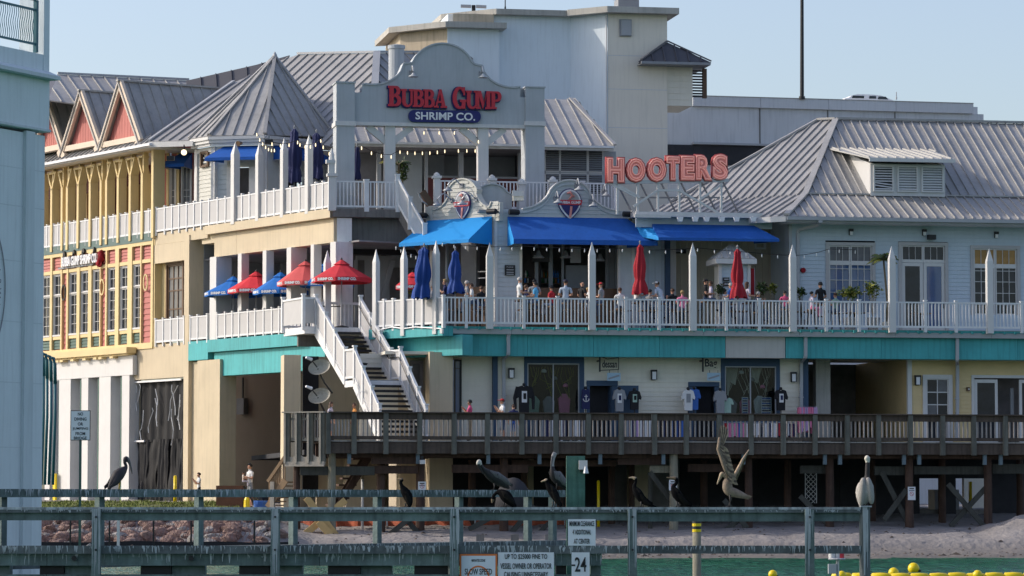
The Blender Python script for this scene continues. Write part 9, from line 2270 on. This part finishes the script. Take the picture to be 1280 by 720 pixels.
# cormorants on the front fender
bird(FF,dF,[(511.5,634.5,1.2,0),(512,629,3.2,0),(510,621,5.0,0),(506,614,4.6,0),(502.5,608,2.6,0),(501,603,1.8,0),(502,599.8,2.3,0),(499,599.3,1.2,2),(496.5,599.8,.6,2)],(((507,629),(506,634.5)),((510,629),(509,634.5))),'black cormorant hunched upright at the left of the front fender rail','cormorant',[blk,blk2,bl,lg],wing=[(505,612),(509,612),(514,622),(514,632),(511,634),(506,622)],eye=(502,599.5))
bird(FF,dF,[(644,634,1.5,0),(640,629,4,0),(633,621,6.2,0),(626,616,4.2,0),(621,616,2.2,0),(617,620,1.8,0),(616,624,2.1,0),(615,628,1.0,2)],(((630,628),(628.5,634.5)),((633,628),(632,634.5))),'black cormorant bending its head down below the grey pelican','cormorant',[blk,blk2,bl,lg],wing=[(626,613),(634,615),(643,626),(645,634),(637,628),(628,621)])
bird(FF,dF,[(700.5,633,1.2,0),(698,628,3,0),(693,618,4.9,0),(687,609.5,3.8,0),(683.5,604,2.2,0),(683,600.5,2.3,0),(680,601,1.2,2),(677,602,.8,2)],(((691,627),(690,634.5)),((694,627),(693.5,634.5))),'black cormorant with pale throat standing below the far pelican','cormorant',[blk,blk2,blt,lg],wing=[(688,606),(693,610),(700,624),(702,633),(694,628),(688,615)],eye=(682.5,600))
bird(FF,dF,[(820,634,1.0,0),(811,630.5,2.4,0),(803.5,625,4.1,0),(797.5,616.5,4.8,0),(793,609,2.8,0),(794.5,603,1.7,0),(794,598.5,2.2,0),(790,597,1.1,2),(786.5,597.3,.6,2)],(((801,627),(801,634.5)),((804,628),(804,634.5))),'slender black cormorant facing left with a pale bill, long tail on the rail','cormorant',[blk,blk2,blt,lg],wing=[(795,610),(800,613),(808,624),(815,632),(806,631),(799,622)],eye=(793.5,598))
bird(FF,dF,[(864,632,1.2,0),(857,628.5,2.8,0),(850,623,4.8,0),(844.5,615.5,4.9,0),(842,608.5,2.9,0),(846,603,1.9,0),(844.5,598.5,2.5,0),(839,597.5,1.3,2),(834,597,.7,2)],(((846,627),(845.5,634.5)),((849,627),(850,634.5))),'stocky black cormorant facing left in front of a pale notice','cormorant',[blk,blk2,bl,lg],wing=[(842,609),(848,612),(856,622),(864,632),(854,630),(846,623)],eye=(844,598))
# pelicans
dB_=0.0
def fbd(px): return 0.0
bird(FB,0,[(135.5,611,1.4,0),(141,603,4.4,0),(147.5,594.5,6.6,0),(153.5,588.5,4.8,0),(157.5,583.5,2.3,0),(156,578,2.1,0),(157.5,574,3.3,0),(161,577,2.0,2),(163.5,585,1.3,2),(165,592,.7,2)],(((148,602),(147,612.5)),((151,601),(150.5,612.5))),'dark brown pelican at the left with its bill resting on its breast','pelican',[pd,pd,pg,lgy],wing=[(153,586),(146,588),(138,602),(134,611),(144,606),(152,596)],eye=(158,573))
bird(FB,0,[(636,610,1.4,0),(631,605.5,4.4,0),(621,598.5,6.6,0),(611,592.5,5.0,0),(604.5,586.5,2.7,0),(600.5,580.5,2.3,0),(599,577.3,2.9,2),(597.6,580,2.2,2),(600.5,586,1.3,0),(604,592,.8,0)],(((616,604),(615.5,612.3)),((620,604),(619,612.3))),'grey pelican with a white head and dark neck leaning forward to the left','pelican',[pd,pg,pw,lg],wing=[(609,588),(620,590),(631,598),(637,608),(628,605),(613,596)],eye=(598,576.5))
bird(FB,0,[(707.5,610.5,1.4,0),(703,605,3.8,0),(696.5,598,6.3,0),(691.5,591,4.4,0),(690.5,583,2.3,0),(691.5,574,2.1,2),(693,567.5,2.9,2),(690.5,571,1.6,2),(689.3,580,1.2,1),(689,588,.7,1)],(((694,604),(693.5,612)),((698,604),(697,612))),'upright grey pelican with a long pale neck on the end of the rear handrail','pelican',[pd,pg,pl_,lg],wing=[(689,589),(697,589),(706,601),(708,611),(700,606),(691,598)],eye=(692.5,566.5))
bird(FF,0,[(1075.5,633,1.6,1),(1077.5,628,5.2,1),(1080,618,9.2,1),(1082,608,9.0,1),(1083.3,601,5.5,1),(1084,595.5,3.0,0),(1084.3,586,2.6,0),(1084.5,578,2.5,0),(1084,572.8,3.2,2)],(((1080,628),(1078,634.5)),((1084,628),(1083,634.5))),'pale grey pelican seen from behind with a dark neck on the end post','pelican',[pd,pl_,pw,lg],rf=1.0)
# the same bird's wings are folded over its back
T_=[o for o in bpy.data.objects if o.get('label','').startswith('pale grey pelican')][0]
s0,z0=FF.hit(1078,634.5,0); kk=64/F_PX
for e,cx,cy,rx,rz,tl in ((-1,1077.3,614.5,5.2,17.5,.08),(1,1086.6,613.5,5.2,17,-.14)):
    mb=MB(); mb.lathe([(sin(pi*i/12)**.8+.001,-cos(pi*i/12)) for i in range(13)],(0,0,0),14); me=mb.mesh('folded_wing',pl_,smooth=True)
    c=FF.hit(cx,cy,0); w_=bpy.data.objects.new('folded_wing',me); link(w_); w_.parent=T_; w_.location=(c[0]-s0,-.075,c[1]-z0); w_.scale=(rx*kk,.09,rz*kk); w_.rotation_euler=(0,tl,0)
# landing pelican with both wings raised
T,pt,k=bird(FF,0,[(938,622,1.0,0),(929,619.5,3.2,0),(920,616.5,4.6,0),(911,613,5.4,0),(909,604.5,5.2,0),(911,598,3.8,0),(905.5,594.5,2.3,0),(902.5,592.5,2.6,2),(900.5,596.5,1.9,2),(898.3,601,1.2,2),(896.5,605,.6,2)],(((912,618),(912,634)),((915,617),(911,634))),'brown pelican landing on the front fender with both wings raised high','pelican',[pb,pb,blt,lg],eye=(903,592))
wl=mat('wing_underside',(.42,.31,.21),.8,.4,16,bump=.5,bscale=40); wd_=mat('wing_dark_feathers',(.12,.09,.07),.8,.3,16,bump=.5)
def feather(a,b,w,m,y0,y1,nm='wing_feather'):
    A=Vector(pt(*a)); B=Vector(pt(*b)); A.y=y0; B.y=y1; d=(B-A); sd=Vector((-d.z,0,d.x)).normalized()*w*k; mb=MB()
    o_=[A-sd*.5,A+sd*.5,A.lerp(B,.7)+sd*.62,B+sd*.12,B-sd*.12,A.lerp(B,.7)-sd*.62]; up=Vector((0,.006,0)); n=6
    mb.v=[tuple(p-up) for p in o_]+[tuple(p+up) for p in o_]; mb.f=[tuple(range(6)),tuple(range(11,5,-1))]+[(i,(i+1)%6,(i+1)%6+6,i+6) for i in range(6)]; mb.mi=[0]*8
    o=bpy.data.objects.new(nm,mb.mesh(nm,m)); link(o); o.parent=T.o
# near wing: arm bone line shoulder -> wrist -> hand
arm=[(912,599),(905,582),(897.5,561),(899,547)]
mb=MB(); mb.tube([Vector(pt(*p))+Vector((0,-.06-.03*i,0)) for i,p in enumerate(arm)],[.04,.045,.04,.025],8); o=bpy.data.objects.new('wing_arm',mb.mesh('wing_arm',pb,smooth=True)); link(o); o.parent=T.o
for i in range(8):   # primaries fan at the top
    t=i/7; feather((898.5+4*t,553+4*t),(899.5+11*t,533.5-3*sin(pi*t)+5*t*t),2.6,wl if i%2 else wd_,-.13+.004*i,-.12+.008*i)
for i in range(15):  # secondaries hang to the right of the arm
    t=i/14; x0=898+(911-898)*t; y0=555+(598-555)*t; feather((x0,y0),(x0+12.5-1.5*t,y0+10-2*t),3.6,(wl,wd_,wl,pb)[i%4],-.12+.0045*i,-.10+.005*i)
for i in range(22):  # coverts
    t=i/21; x0=896.5+(909-896.5)*t+rng.uniform(0,3); y0=553+(600-553)*t; feather((x0,y0),(x0+5,y0+5),2.4,(wd_,pb,wd_,wl)[i%4],-.14+.002*i,-.135+.002*i,'covert_feather')
# far wing, seen nearly edge on
mb=MB(); mb.tube([Vector(pt(*p))+Vector((0,.08+.12*i,0)) for i,p in enumerate([(915,600),(922,589),(930,574),(938,562)])],[.035,.035,.025,.012],8); o=bpy.data.objects.new('wing_arm',mb.mesh('wing_arm',wl,smooth=True)); link(o); o.parent=T.o
for i in range(14):
    t=i/13; x0=917+(938-917)*t; y0=598+(562-598)*t; feather((x0,y0),(x0+3.5-2*t,y0+8-4*t),2.2,wd_ if i%2 else pb,.12+.03*i,.35+.05*i)
for i in range(5): feather((926,619+i*.4),(940-i,620.5+i*.9),1.8,pb,-.03+.015*i,-.04+.02*i,'tail_feather')
